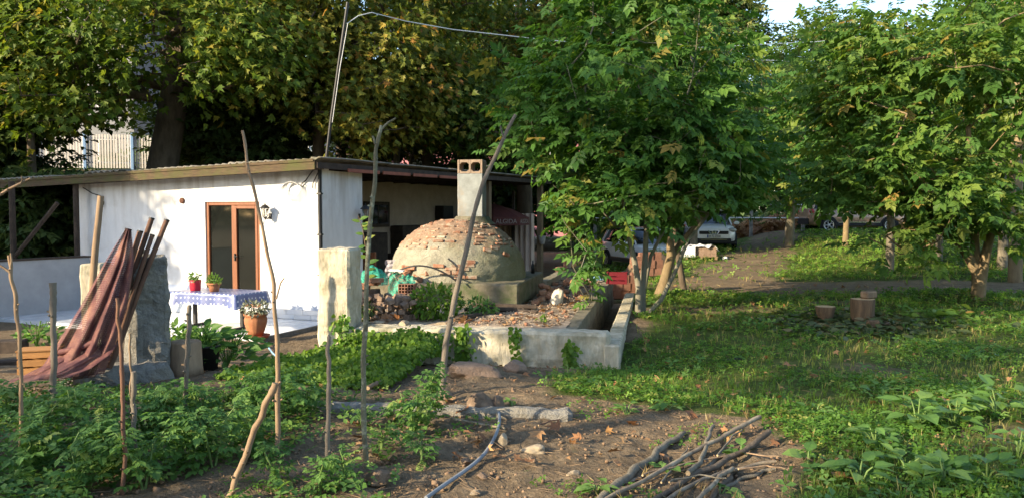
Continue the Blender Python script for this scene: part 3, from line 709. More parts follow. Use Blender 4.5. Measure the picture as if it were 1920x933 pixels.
mr3 = N(nt, 'ShaderNodeMapRange'); mr3.inputs[1].default_value = 0; mr3.inputs[2].default_value = .035; mr3.inputs[3].default_value = .55; mr3.inputs[4].default_value = 0
nt.links.new(vo.outputs['Distance'], mr3.inputs[0]); col = mixc(nt, col, (.12, .10, .07), mr3.outputs[0])
nt.links.new(col, b.inputs['Base Color']); b.inputs['Roughness'].default_value = .95; b.inputs['Specular IOR Level'].default_value = .15
bump(nt, b, n2, .9, .03)
mb.build('dome', M['dome'], oven)
# exposed bricks set in the dome (only where the plaster has fallen off)
M['brick_old'] = mat('weathered_oven_brick', (.33, .16, .09), (.21, .10, .06), .95, 12, bmp=.7, vary=.3, stain=(.36, .305, .22), stain_scale=6, stain_lo=.44, stain_hi=.62)
def dome_brick(t, e, L=.19, hgt=.055, tilt=0., lift=.024):
    r_, z = dome_prof(e); p = Vector((r_ * math.cos(t), r_ * math.sin(t), .375 + z))
    r2, z2 = dome_prof(e + .02); up = (Vector((r2 * math.cos(t), r2 * math.sin(t), .375 + z2)) - p).normalized()
    tx = Vector((-math.sin(t), math.cos(t), 0)); nn = tx.cross(up).normalized()
    MM = Matrix(((tx.x, nn.x, up.x, p.x), (tx.y, nn.y, up.y, p.y), (tx.z, nn.z, up.z, p.z), (0, 0, 0, 1))) @ Matrix.Rotation(tilt, 4, 'Y')
    a = MB(); a.box(-L / 2, -.06, -hgt / 2, L / 2, lift + random.uniform(-.008, .004), hgt / 2, MM, ch=.009, jit=.008); a.build('brick', M['brick_old'], oven)
e = .58; course = 0
while e < 1.38:
    r_, z = dome_prof(e); nb = int(2 * math.pi * r_ / .215)
    for k in range(nb):
        t = 2 * math.pi * (k + .5 * (course % 2)) / nb
        tt = (t + math.pi) % (2 * math.pi) - math.pi
        if not (-3.0 < tt < .05): continue
        q = noise.noise((math.cos(t) * 3, math.sin(t) * 3, e * 4)) + .55 * (e - .62)
        if q + random.uniform(-.4, .4) > .10: dome_brick(t + random.uniform(-.02, .02), e + random.uniform(-.012, .012), random.uniform(.10, .19), random.uniform(.038, .058), random.uniform(-.12, .12), .016)
    e += .068; course += 1
for t_, e_ in ((-1.42, .16), (-1.25, .16), (-1.50, .105), (-1.33, .105), (-1.6, .21), (-1.17, .215), (-1.34, .21), (-1.15, .27), (-1.30, .03), (-1.14, .03)):
    dome_brick(t_, e_ + .06, .185, .055)
for t_, e_ in ((-.85, .52), (-.70, .56), (-.5, .44)): dome_brick(t_, e_, .14, .06, .3)
# chimney: block shaft with a hollow block on top
ch = MB(); ch.rough_box(-.225, -.15, 1.15, .225, .15, 2.18, step=.09, amp=.006, seed=3, ch=.012)
M['render_grey'] = mat('weathered_render', (.29, .31, .30), (.18, .19, .18), .9, 5, bmp=.5, stain=(.30, .22, .14), stain_scale=2.4, stain_lo=.5, stain_hi=.75)
cm = Matrix.Translation((.22, .12, 0)); ch.v = [tuple(cm @ Vector(v)) for v in ch.v]
cho = ch.build('chimney', M['render_grey'], oven)
M['hollow'] = mat('hollow_block_concrete', (.32, .24, .175), (.20, .15, .11), .92, 9, bmp=.6)
a = MB()
for x0, x1 in ((-.225, -.185), (-.02, .02), (.185, .225)): a.box(x0, -.15, 2.182, x1, .15, 2.42, cm, ch=.008)
a.box(-.185, -.15, 2.182, -.02, .15, 2.215, cm); a.box(.02, -.15, 2.182, .185, .15, 2.215, cm)
a.box(-.185, -.15, 2.375, -.02, .15, 2.42, cm); a.box(.02, -.15, 2.375, .185, .15, 2.42, cm)
for x0, x1 in ((-.185, -.02), (.02, .185)):
    for sx_ in (0, 1):
        for sz in (0, 1):
            X = x0 if sx_ == 0 else x1; Zc = 2.215 if sz == 0 else 2.375; dx = .035 * (1 if sx_ == 0 else -1); dz = .035 * (1 if sz == 0 else -1)
            a.prism([(X, Zc), (X + dx, Zc), (X, Zc + dz)], .298, cm @ Matrix.Translation((0, -.149, 0)))
a.build('hollow_block', M['hollow'], cho)
a = MB(); a.lathe([(.40, 1.30), (.33, 1.36), (.29, 1.42), (.27, 1.44)], 14, Matrix.Translation((.22, .12, 0)), True, .08, 5); a.build('chimney_collar', M['concrete_dark'], oven)

# ------------------------------------------------------------------ loose bricks and rubble on the platform
def brick_mesh(sx, sy, sz, m, nm='brick'):
    a = MB(); a.box(-sx / 2, -sy / 2, -sz / 2, sx / 2, sy / 2, sz / 2, ch=.006, jit=.009); me = a.mesh(nm); me.materials.append(m); return me
def loose(mesh, name, label, cat, loc, rot, group):
    o = bpy.data.objects.new(name, mesh); C.objects.link(o); o.location = loc; o.rotation_euler = rot; return tag(o, label, cat, group)
bm_b = [brick_mesh(random.uniform(.07, .12), .085, random.uniform(.055, .08), M['brick_brown']) for _ in range(5)]
bm_r = [brick_mesh(random.uniform(.10, .2), .10, .065, M['brick']) for _ in range(5)]
bm_d = [brick_mesh(.20, .10, .06, M['brick_dark']) for _ in range(2)]
ORD = ['first', 'second', 'third', 'fourth', 'fifth', 'sixth', 'seventh', 'eighth', 'ninth', 'tenth', 'eleventh', 'twelfth']
def heap(n, cx, cy, rx, ry, hgt, z0, meshes, label, group, name='brick', cat='brick', cell=.10, lim=None):
    """pile: every brick settles on the tallest thing under it"""
    hm = {}; made = []
    for k in range(n):
        while True:
            u, v = random.gauss(0, .42), random.gauss(0, .42)
            if abs(u) < 1 and abs(v) < 1: break
        x, y = cx + u * rx, cy + v * ry
        i, j = int(round(x / cell)), int(round(y / cell))
        z = hm.get((i, j), 0.)
        if z > hgt: continue
        hm[(i, j)] = z + .075
        for di, dj in ((1, 0), (-1, 0), (0, 1), (0, -1)): hm[(i + di, j + dj)] = max(hm.get((i + di, j + dj), 0), z + .03)
        q = plat(x, y, z0 + z + .035)
        made.append(loose(random.choice(meshes), name, label, cat, q, (random.uniform(-.5, .5), random.uniform(-.5, .5), random.uniform(0, 3.1)), group))
    for word, key in (('leftmost', lambda o: o.location.x / o.location.y), ('rightmost', lambda o: -o.location.x / o.location.y), ('topmost', lambda o: -o.location.z), ('nearest', lambda o: o.location.y), ('farthest', lambda o: -o.location.y)):
        o = min(made, key=key); made.remove(o); o['label'] = word + ' ' + label
heap(150, -3.17, 1.15, .66, .55, .26, .17, bm_b, 'brown broken brick in the heap beside the concrete pillar', 'heap of brown bricks beside the pillar')
heap(34, -3.38, 2.88, .42, .2, .2, .53, bm_r, 'reddish broken brick in the small pile on the oven plinth left of the dome', 'bricks piled on the plinth')
heap(26, -1.25, 4.2, .5, 1.6, .16, .18, bm_r, 'broken red brick in the rubble right of the oven plinth', 'rubble bricks right of the oven')
heap(14, -1.05, 6.8, .5, 1.2, .12, .18, bm_r, 'broken brick lying on the back of the platform near the veranda', 'bricks at the back of the platform')
for k in range(24):
    row, c_ = divmod(k, 4)
    o = loose(bm_d[k % 2], 'brick', 'sooty brick, %s of the %s course in the stack behind the pillar' % (('front left', 'front right', 'back left', 'back right')[c_], ORD[row]), 'brick', plat(-3.72 + .21 * (c_ % 2) + random.uniform(-.01, .01), 1.3 + .115 * (c_ // 2) + random.uniform(-.01, .01), .20 + row * .064), (0, 0, R(-10.5) + random.uniform(-.06, .06)), 'stack of sooty bricks behind the pillar')
for k in range(7):
    loose(bm_r[k % 5], 'brick', 'orange brick, %s from the left on top of the dark stack behind the pillar' % ORD[k], 'brick', plat(-3.68 + .09 * k * .5 + random.uniform(-.02, .02), 1.32 + random.uniform(-.04, .08), .60 + .045 * (k // 3)), (random.uniform(-.3, .3), random.uniform(-.2, .2), random.uniform(0, 3)), 'orange bricks on the dark stack')
for k in range(6):
    loose(bm_r[k % 5], 'brick', 'brick, %s from the front in the short row beside the white lump' % ORD[k], 'brick', plat(-1.37 + .01 * k, 3.0 + .21 * k, .215 + .0 * k), (0, 0, R(80) + random.uniform(-.1, .1)), 'row of bricks beside the white lump')
def rock(name, label, cat, loc, sx, sy, sz, m, seed, group=None, sub=4, rough=.30):
    bm = bmesh.new(); bmesh.ops.create_icosphere(bm, subdivisions=sub, radius=1)
    pr_ = random.Random(int(seed * 100)); planes = [(Vector([pr_.gauss(0, 1) for _ in range(3)]).normalized(), pr_.uniform(.5, .85)) for _ in range(11)]
    for v in bm.verts:
        n_ = noise.fractal(v.co * 1.2 + Vector((seed, seed * 2, 0)), .8, 2.2, 5); cl_ = noise.voronoi(v.co * 1.1 + Vector((seed, 3, 0)))[0]; v.co *= 1 + rough * (.8 * n_ + .7 * (cl_[0] - .45))
        for pn_, pd_ in planes: v.co -= pn_ * max(0, v.co.dot(pn_) - pd_) * .92
        v.co = Vector((v.co.x * sx, v.co.y * sy, max(v.co.z, -.55) * sz))
    a = MB(); a.from_bm(bm, smooth=True); o = a.build(name, m); o.location = loc; o.rotation_euler = (0, 0, seed); return tag(o, label, cat, group)
rock('plaster_lump', 'white lump of plaster rubble on the platform right of the oven', 'rubble', plat(-1.03, 3.15, .27), .13, .12, .2, mat('lime_lump', (.62, .57, .47), (.42, .37, .28), .9, 9, bmp=.8), 1.3, rough=.45)
for k, (x, y, s) in enumerate(((-3.05, .36, .09), (-2.68, .34, .12), (-2.2, .40, .10), (-3.2, .30, .07))):
    rock('pale_stone', ['pale stone on the beam right beside the pillar', 'flat cream stone on the beam in front of the brick heap', 'small cream stone beside the orange leaf on the beam', 'smallest pale stone touching the foot of the pillar'][k], 'stone', plat(x, y, .21), s, s * .6, s * .42, M['pale_stone'], k + .4, 'pale stones along the beam')
# perforated clay block
hb = thing('perforated_block', 'perforated clay block standing on its end in front of the oven plinth', 'block', plat(-3.30, 2.35, .36), PROT + .1)
hb.location.z = .36
a = MB(); gw, gh, ny_, nz_ = .24, .19, 5, 4
for i in range(ny_ + 1): x = -gw / 2 + gw * i / ny_; a.box(x - .007, -.1, -.0, x + .007, .1, gh)
for j in range(nz_ + 1):
    z = gh * j / nz_
    for i in range(ny_): a.box(-gw / 2 + gw * i / ny_ + .0071, -.099, max(z - .007, .0005), -gw / 2 + gw * (i + 1) / ny_ - .0071, .099, min(z + .007, gh - .0005))
a.build('clay_grid', M['clay_or'], hb)
for k in range(3): loose(bm_b[k], 'brick', 'brown brick under the perforated clay block, %s from the left' % ORD[k], 'brick', plat(-3.36 + .1 * k, 2.35, .255 if k % 2 == 0 else .25), (0, 0, .3 * k), 'bricks under the perforated block')
# green net bag
def blob(name, fn, nu, nv, m, label, cat, loc):
    a = MB(); a.grid(fn, nu, nv); o = a.build(name, m); o.location = loc; return tag(o, label, cat)
m, nt, b = new_mat('green_net'); M['green_net'] = m
tc = N(nt, 'ShaderNodeTexCoord'); vo = N(nt, 'ShaderNodeTexVoronoi', feature='DISTANCE_TO_EDGE'); vo.inputs['Scale'].default_value = 60; nt.links.new(tc.outputs['Object'], vo.inputs['Vector'])
lt = N(nt, 'ShaderNodeMath', operation='LESS_THAN'); lt.inputs[1].default_value = .16; nt.links.new(vo.outputs['Distance'], lt.inputs[0])
b.inputs['Base Color'].default_value = (.03, .30, .20, 1); b.inputs['Roughness'].default_value = .6; nt.links.new(lt.outputs[0], b.inputs['Alpha'])
def netbag(u, v):
    t = u * 2 * math.pi; e = v * math.pi / 2
    k = 1 + .25 * noise.fractal((math.cos(t) * 2, math.sin(t) * 2, v * 2), .9, 2, 3)
    return (.20 * math.cos(e) * math.cos(t) * k, .15 * math.cos(e) * math.sin(t) * k, .26 * math.sin(e) * k)
blob('green_net_bag', netbag, 40, 16, M['green_net'], 'green mesh net bag bunched up on the dark brick stack', 'net', plat(-3.62, 1.72, .58))
blob('green_net_bag', lambda u, v: (.42 * (u - .5) + .05 * noise.noise((u * 5, v * 5, 2)), -.2 * v + .09 * noise.noise((u * 6, v * 3, 0)), .17 - .34 * v * v - .10 * u + .07 * noise.fractal((u * 5, v * 4, 3), .9, 2, 3)), 40, 24, M['green_net'], 'green mesh net trailing over the plinth edge beside the perforated block', 'net', plat(-3.42, 2.5, .56))
board = MB(); board.box(-.12, -.05, 0, .12, .05, .02); o = board.build('white_board', M['whitewash']); o.location = plat(-3.5, 2.42, .74); o.rotation_euler = (.1, .05, PROT); tag(o, 'small white board lying on top of the green net', 'board')
# black pipe bent over the small pile
bp_ = MB(); bp_.tube([plat(-3.70 + 1.2 * t, 2.50 - .08 * math.sin(3 * t), .56 + .95 * t * (1 - t) * 1.05 + .04 * (1 - t)) for t in np.linspace(0, 1, 20)], .014, 7); o = bp_.build('bent_pipe', M['black']); tag(o, 'black plastic pipe arched over the small brick pile', 'pipe')
cloth = blob('grey_rag', lambda u, v: (.10 * (u - .5) * 2 + .03 * noise.noise((u * 4, v * 4, 1)), .06 * noise.noise((u * 3, v * 5, 4)), .30 * v + .02 * noise.noise((u * 7, v * 6, 1))), 14, 18, mat('grey_cloth', (.34, .31, .32), (.2, .18, .19), .9, 10), 'grey rag hung against the left flank of the dome', 'rag', plat(-3.90, 3.3, .56))
# charred planks
for k, (x, y, L, r_, z, w_) in enumerate(((-1.72, 2.2, 1.0, .12, .25, .10), (-2.02, 1.2, .62, 1.25, .21, .09), (-1.5, 2.0, .7, -.25, .2, .07), (-1.85, 1.85, .8, .45, .235, .05))):
    a = MB(); a.rough_box(-L / 2, -w_ / 2, -.025, L / 2, w_ / 2, .03, step=.07, amp=.008, seed=k, ch=.008); o = a.build('charred_plank', M['wood_dark']); o.location = plat(x, y, z); o.rotation_euler = (0, .02, PROT + r_)
    tag(o, ['long charred plank lying along the foot of the plinth', 'short charred plank pointing towards the beam', 'charred plank slanting right under the plinth corner', 'thin charred lath lying across the other planks'][k], 'plank', 'charred planks on the platform')
# ------------------------------------------------------------------ table, cloth and pots on the terrace
TB = house_pt(-2.23, -1.55, 0)          # centre of the table on the terrace floor
tloc = Vector((-5.50, 14.72, FLOOR))
table = thing('folding_table', 'terrace table on two black T-shaped legs under a dotted cloth', 'table', tloc, HROT)
a = MB(); a.box(-.76, -.40, .655, .76, .40, .68, ch=.005); a.build('tabletop', M['wood_post'], table)
for s in (-1, 1):
    a = MB(); a.box(s * .56 - .03, -.03, .05, s * .56 + .03, .03, .654); a.box(s * .56 - .03, -.36, .0, s * .56 + .03, .36, .045, ch=.008); a.build('leg', M['black'], table)
a = MB(); a.box(-.529, -.015, .45, .529, .015, .49); a.build('stretcher', M['black'], table)
m, nt, b = new_mat('dotted_cloth'); M['cloth'] = m
tc = N(nt, 'ShaderNodeTexCoord'); mp = N(nt, 'ShaderNodeMapping'); nt.links.new(tc.outputs['UV'], mp.inputs[0])
vo = N(nt, 'ShaderNodeTexVoronoi', voronoi_dimensions='2D'); vo.inputs['Scale'].default_value = 10; vo.inputs['Randomness'].default_value = .15; nt.links.new(mp.outputs[0], vo.inputs['Vector'])
lt = N(nt, 'ShaderNodeMath', operation='LESS_THAN'); lt.inputs[1].default_value = .17; nt.links.new(vo.outputs['Distance'], lt.inputs[0])
nt.links.new(mixc(nt, (.11, .14, .30), (.58, .60, .66), lt.outputs[0]), b.inputs['Base Color']); b.inputs['Roughness'].default_value = .32; b.inputs['Specular IOR Level'].default_value = .6
# cloth: top plus wavy skirt, UV in metres
bmc = bmesh.new(); uvl = bmc.loops.layers.uv.new('UVMap')
hw, hd, zt = .79, .43, .688
per = []
n1, n2 = 30, 16
for k in range(n1): per.append((-hw + 2 * hw * k / n1, -hd))
for k in range(n2): per.append((hw, -hd + 2 * hd * k / n2))
for k in range(n1): per.append((hw - 2 * hw * k / n1, hd))
for k in range(n2): per.append((-hw, hd - 2 * hd * k / n2))
rings = []
for j in range(6):
    ring = []
    for i, (x, y) in enumerate(per):
        corner = max(0, 1 - min(abs(abs(x) - hw) + abs(abs(y) - hd), .25) / .25)
        ox = (x / hw if abs(abs(x) - hw) < 1e-6 else 0); oy = (y / hd if abs(abs(y) - hd) < 1e-6 else 0)
        dpt = j / 5
        fl = (.012 + .05 * corner) * dpt + .012 * dpt * math.sin(i * .9) + .008 * dpt * math.sin(i * 2.1 + 1)
        ring.append(bmc.verts.new((x + ox * fl, y + oy * fl, zt - dpt * (.21 + .05 * corner + .012 * math.sin(i * .5)))))
    rings.append(ring)
s_acc = [0]
for i in range(len(per)): a_, b_ = per[i], per[(i + 1) % len(per)]; s_acc.append(s_acc[-1] + math.hypot(a_[0] - b_[0], a_[1] - b_[1]))
for j in range(5):
    for i in range(len(per)):
        i2 = (i + 1) % len(per)
        f = bmc.faces.new((rings[j][i], rings[j + 1][i], rings[j + 1][i2], rings[j][i2])); f.smooth = True
        for lp, (su, tv) in zip(f.loops, ((s_acc[i], j), (s_acc[i], j + 1), (s_acc[i + 1], j + 1), (s_acc[i + 1], j))): lp[uvl].uv = (su, tv * .045)
top = bmc.faces.new([v for v in rings[0]])
for lp in top.loops: lp[uvl].uv = (lp.vert.co.x + 5, lp.vert.co.y + 5)
me = bpy.data.meshes.new('tablecloth'); bmc.to_mesh(me); bmc.free(); me.materials.append(M['cloth'])
o = bpy.data.objects.new('tablecloth', me); C.objects.link(o); o.location = tloc; o.rotation_euler = (0, 0, HROT); tag(o, 'blue oilcloth with white dots hanging over the terrace table', 'tablecloth')
def on_table(x, y, z=.69): q = Matrix.Rotation(HROT, 4, 'Z') @ Vector((x, y, z)); return tloc + q

def leaf_cluster(parent, tm, n, mat_, spread, hgt, size, name='leaf', z0=0, droop=.3, out=1., meshes=None):
    """separate leaves of a small plant as parts sharing mesh data"""
    meshes = meshes or leaf_meshes(tm, mat_, name)
    for k in range(n):
        t = random.uniform(0, 6.283); rr = spread * math.sqrt(random.random()); z = z0 + hgt * random.uniform(.15, 1) * (1 - .4 * (rr / max(spread, .01)))
        d = Vector((math.cos(t) * out, math.sin(t) * out, random.uniform(-droop, .7))).normalized()
        put_leaf(parent, random.choice(meshes), Vector((rr * math.cos(t), rr * math.sin(t), z)), d, Vector((random.uniform(-.5, .5), -.65 + random.uniform(-.4, .4), .8)), size * random.uniform(.7, 1.25), name)
def leaf_meshes(tms, mat_, name='leaf'):
    out = []
    for tv, tf in tms:
        me = bpy.data.meshes.new(name); me.from_pydata(tv, [], tf); me.materials.append(mat_); out.append(me)
    return out
def put_leaf(parent, me, loc, d, u, s, name='leaf'):
    y = d.normalized(); z = (u - y * u.dot(y)).normalized(); x = y.cross(z)
    o = bpy.data.objects.new(name, me); C.objects.link(o); o.parent = parent
    o.matrix_basis = Matrix(((x.x * s, y.x * s, z.x * s, loc.x), (x.y * s, y.y * s, z.y * s, loc.y), (x.z * s, y.z * s, z.z * s, loc.z), (0, 0, 0, 1)))
    return o
OV = [ovate(W=random.uniform(.42, .6), droop=random.uniform(.05, .3)) for _ in range(5)]
def mass(parent, tms, n, centre, rad, size, mat_, name='foliage', flat=1., up=.6, inside=.35):
    """many small leaves of one plant as one part of kind stuff (local coordinates)"""
    per_ = n // len(tms)
    for q, tm in enumerate(tms[:1] if n < 400 else tms[:2]):
        k = n // (1 if n < 400 else 2)
        v = rng.normal(size=(k, 3)); v /= np.linalg.norm(v, axis=1, keepdims=True)
        r_ = (inside + (1 - inside) * rng.random(k) ** .6)[:, None]
        pos = v * r_ * np.array([rad[0], rad[1], rad[2]]) + np.array(centre)
        D = v + rng.normal(size=(k, 3)) * .6; D[:, 2] -= .2
        U = np.tile([0, 0, 1.], (k, 1)) * up + v * .5 + rng.normal(size=(k, 3)) * .35
        o = scatter(name, tm, pos, bases(D, U), size * (.7 + .6 * rng.random(k)), mat_, parent); tag(o, kind='stuff')
pot = thing('flower_pot', 'red flower pot with a small bushy herb on the dotted tablecloth', 'flower pot', on_table(-.43, -.12), 0, 'pots on the table')
M['pot_red'] = mat('red_pot', (.52, .03, .05), (.44, .025, .04), .4, 6, bmp=.05); M['terracotta'] = mat('terracotta', (.42, .18, .08), (.30, .12, .06), .8, 9, bmp=.2)
a = MB(); a.lathe([(0, .0), (.085, 0), (.095, .01), (.105, .14), (.108, .20), (.10, .20), (.095, .165), (0, .165)], 24); a.build('pot', M['pot_red'], pot)
mass(pot, OV, 160, (0, 0, .25), (.11, .11, .09), .06, M['broad'])
pot = thing('flower_pot', 'terracotta flower pot with a small leafy herb on the dotted tablecloth', 'flower pot', on_table(.02, -.12), 0, 'pots on the table')
a = MB(); a.lathe([(0, .0), (.08, 0), (.105, .12), (.105, .121), (.125, .125), (.128, .16), (.115, .16), (.11, .13), (0, .13)], 24); a.build('pot', M['terracotta'], pot)
mass(pot, OV, 170, (0, 0, .21), (.13, .12, .10), .065, M['broad'])
q = P(480, 634, 13.5); ploc = Vector((q.x, q.y, FLOOR))
pot = thing('planter', 'ribbed terracotta planter with a silvery shrub on the terrace corner', 'planter', ploc, HROT)
a = MB(); a.lathe([(0, .03), (.11, .03), (.15, .13), (.185, .26), (.19, .33), (.17, .37), (.195, .385), (.2, .42), (.18, .42), (.165, .37), (0, .37)], 48, rip=.018, rn=16); a.build('pot', M['terracotta'], pot)
a = MB(); a.lathe([(0, .0), (.17, 0), (.21, .055), (.20, .055), (.16, .012), (0, .012)], 24, Matrix.Translation((.04, 0, 0))); a.build('saucer', M['pot_red'] if False else mat('red_saucer', (.36, .09, .05), None, .6, 8), pot)
mass(pot, [leaflet4(1, .5)], 380, (0, 0, .50), (.24, .22, .15), .07, M['silver'])
# buckets, log and hydrangeas in front of the terrace
def ground_thing(name, label, cat, px, py, rz=0, group=None, dz=0):
    g = G(px, py); return thing(name, label, cat, (g.x, g.y, g.z + dz), rz, group)
tub = ground_thing('tub', 'blue grey plastic tub with leafy plants beside the concrete slab', 'tub', 329, 700)
a = MB(); a.lathe([(0, 0), (.17, 0), (.21, .33), (.235, .335), (.235, .37), (.215, .37), (.20, .32), (0, .32)], 24); a.build('pot', mat('grey_blue_plastic', (.12, .15, .18), (.09, .11, .14), .5, 4, bmp=.1), tub)
mass(tub, OV, 160, (0, 0, .42), (.2, .2, .11), .10, M['broad'])
lg = ground_thing('log_stump', 'sawn log standing between the blue tub and the black pot', 'log', 348, 704)
a = MB(); a.lathe([(0, 0), (.19, 0), (.175, .1), (.165, .36), (.155, .375), (0, .378)], 18, None, True, .03, 5); a.build('log', M['stake'], lg)
pot = ground_thing('black_pot', 'black plastic nursery pot with a leafy hydrangea', 'plant pot', 384, 693)
a = MB(); a.lathe([(0, 0), (.14, 0), (.175, .27), (.19, .275), (.19, .30), (.17, .30), (.165, .26), (0, .26)], 24); a.build('pot', M['black'], pot)
HY = leaf_meshes(OV, M['hydrangea'])
def hydrangea(label, px, py, n, spread, hgt, size, dz=0, parent=None):
    h = parent or ground_thing('hydrangea', label, 'plant', px, py, 0, 'hydrangeas by the terrace')
    for k in range(max(4, n // 7)):
        t = random.uniform(0, 6.28); a = MB(); e = Vector((math.cos(t) * spread * .6, math.sin(t) * spread * .6, hgt * .9)); a.tube([(0, 0, dz), e * .5 + Vector((0, 0, dz + .05)), e + Vector((0, 0, dz))], .006, 5); a.build('stem', M['broad'], h)
    leaf_cluster(h, None, n, None, spread, hgt, size, meshes=HY, z0=dz)
hydrangea('', 0, 0, 70, .26, .30, .15, .25, pot)
hydrangea('bright green hydrangea bush right of the black pot in front of the terrace', 425, 690, 130, .42, .50, .15)
hydrangea('hydrangea half hidden behind the sawn log in front of the terrace', 366, 668, 70, .30, .42, .14)
hydrangea('leafy green hydrangea left of the dark red net', 68, 650, 100, .34, .46, .14)

# ------------------------------------------------------------------ concrete slab with the net and poles
sl_ = ground_thing('concrete_slab', 'upright rough grey concrete slab behind the garden stakes', 'slab', 268, 712, R(38))
Ys = sl_.location.y; s_ = Ys / F
a = MB(); a.rough_box(-.13, -.15, -.3, .24, .18, 1.30, step=.05, amp=.05, freq=4.5, seed=21, ch=.04)
a.build('slab', M['concrete_grey'], sl_)
a = MB(); a.rough_box(-.75, -.30, -.3, .25, .12, .22, step=.07, amp=.05, freq=3.5, seed=25, ch=.06); a.build('footing', M['concrete_grey'], sl_)
rock('stone', 'rounded pale stone lying on top of the upright concrete slab', 'stone', sl_.location + Vector((.02, .0, 1.30)), .09, .08, .06, M['pale_stone'], 2.2)
po = MB(); po.rough_box(-.14, -.14, 0, .14, .14, 1.35, step=.08, amp=.012, seed=31, ch=.02); o = po.build('concrete_post', M['concrete']); g = G(185, 700); qq = P(180, 500, 10.2); o.location = (qq.x, 10.2, qq.z - 1.3); tag(o, 'short square concrete post behind the dark red net', 'post')
def pole(label, base, top, r0, r1, m, bends=0., group='poles leaning in the net', n=7, hollow=True):
    base, top = Vector(base), Vector(top)
    t_ = thing('leaning_pole', label, 'pole', base, 0, group)
    pts = [base.lerp(top, k / 6) + Vector((bends * math.sin(k * 1.3), 0, bends * math.cos(k * 2.1) * .3)) for k in range(7)]
    a = MB(); a.tube(pts, [r0 + (r1 - r0) * k / 6 for k in range(7)], n); a.build('shaft', m, t_, world=True)
    if hollow:
        d = (pts[-1] - pts[-2]).normalized(); a = MB(); a.tube([pts[-1] - d * .01, pts[-1] + d * .006], r1 * 1.12, n); a.build('end', M['black'], t_, world=True)
YP = Ys - .46
pole('dark rusty pole leaning in the net, tallest on the right', P(205, 690, YP + .1), P(312, 413, YP + .45), .030, .026, M['pole_rust'], .006)
pole('brown pole with a pale worn tip leaning in the net', P(195, 690, YP + .05), P(283, 410, YP + .40), .032, .026, M['pole_rust'], .01)
pole('short dark pole between the two tall leaning poles', P(205, 690, YP), P(285, 441, YP + .35), .026, .022, M['pole_rust'], .005)
pole('stubby dark pole just right of the net tip', P(190, 690, YP), P(262, 434, YP + .3), .032, .028, M['pole_rust'], .006)
pole('dark pole carrying the tip of the draped net', P(160, 690, YP - .05), P(240, 430, YP + .2), .034, .03, M['pole_rust'], .004)
pole('tall pale peeled pole standing behind the draped net', P(165, 660, YP + .9), P(188, 368, YP + 1.0), .042, .034, M['stake'], .008, hollow=False)
m, nt, b = new_mat('knotted_net'); M['net'] = m
uv = N(nt, 'ShaderNodeTexCoord'); mp = N(nt, 'ShaderNodeMapping'); mp.inputs['Scale'].default_value = (56, 40, 1); nt.links.new(uv.outputs['UV'], mp.inputs[0])
sp = N(nt, 'ShaderNodeSeparateXYZ'); nt.links.new(mp.outputs[0], sp.inputs[0])
def diag(op):
    x = N(nt, 'ShaderNodeMath', operation=op); nt.links.new(sp.outputs[0], x.inputs[0]); nt.links.new(sp.outputs[1], x.inputs[1])
    f = N(nt, 'ShaderNodeMath', operation='FRACT'); nt.links.new(x.outputs[0], f.inputs[0])
    l = N(nt, 'ShaderNodeMath', operation='LESS_THAN'); l.inputs[1].default_value = .56; nt.links.new(f.outputs[0], l.inputs[0]); return l
g1, g2 = diag('ADD'), diag('SUBTRACT'); mx = N(nt, 'ShaderNodeMath', operation='MAXIMUM'); nt.links.new(g1.outputs[0], mx.inputs[0]); nt.links.new(g2.outputs[0], mx.inputs[1])
nt.links.new(mx.outputs[0], b.inputs['Alpha'])
nn_ = noise_(nt, 5, 4, .6); nt.links.new(ramp(nt, [(.3, (.055, .018, .018)), (.5, (.125, .042, .038)), (.7, (.26, .125, .08))], nn_).outputs[0], b.inputs['Base Color']); b.inputs['Roughness'].default_value = .8
def net_layer(edge_l, edge_r, Ya, Yb, folds, amp, seed, nu=70, nv=60, lay=0):
    bm = bmesh.new(); uvl = bm.loops.layers.uv.new('UVMap'); rows = []
    for j in range(nv + 1):
        v = j / nv; row = []
        kk = v * (len(edge_l) - 1); i0 = min(int(kk), len(edge_l) - 2); fr = kk - i0
        L = Vector(edge_l[i0]).lerp(Vector(edge_l[i0 + 1]), fr); R_ = Vector(edge_r[i0]).lerp(Vector(edge_r[i0 + 1]), fr)
        for i in range(nu + 1):
            u = i / nu; p = L.lerp(R_, u); Y = Ya + (Yb - Ya) * v
            fold = math.sin(u * folds + 1.6 * noise.noise((u * 3, v * 1.2, seed))) * amp * (.35 + .65 * v) + .5 * amp * noise.noise((u * 9, v * 3, seed + 3))
            q = P(p.x, p.y, Y - .04 - .16 * math.sin(u * math.pi) * (.2 + .8 * v) - fold); row.append(bm.verts.new(q))
        rows.append(row)
    for j in range(nv):
        for i in range(nu):
            f = bm.faces.new((rows[j][i], rows[j + 1][i], rows[j + 1][i + 1], rows[j][i + 1])); f.smooth = True
            for lp, (a_, b_) in zip(f.loops, ((i, j), (i, j + 1), (i + 1, j + 1), (i + 1, j))): lp[uvl].uv = (a_ / nu, b_ / nv)
    me = bpy.data.meshes.new('net_layer'); bm.to_mesh(me); bm.free(); me.materials.append(M['net']); return me
net = thing('draped_net', 'dark red knotted net draped from the leaning poles down to the ground', 'net', G(165, 705))
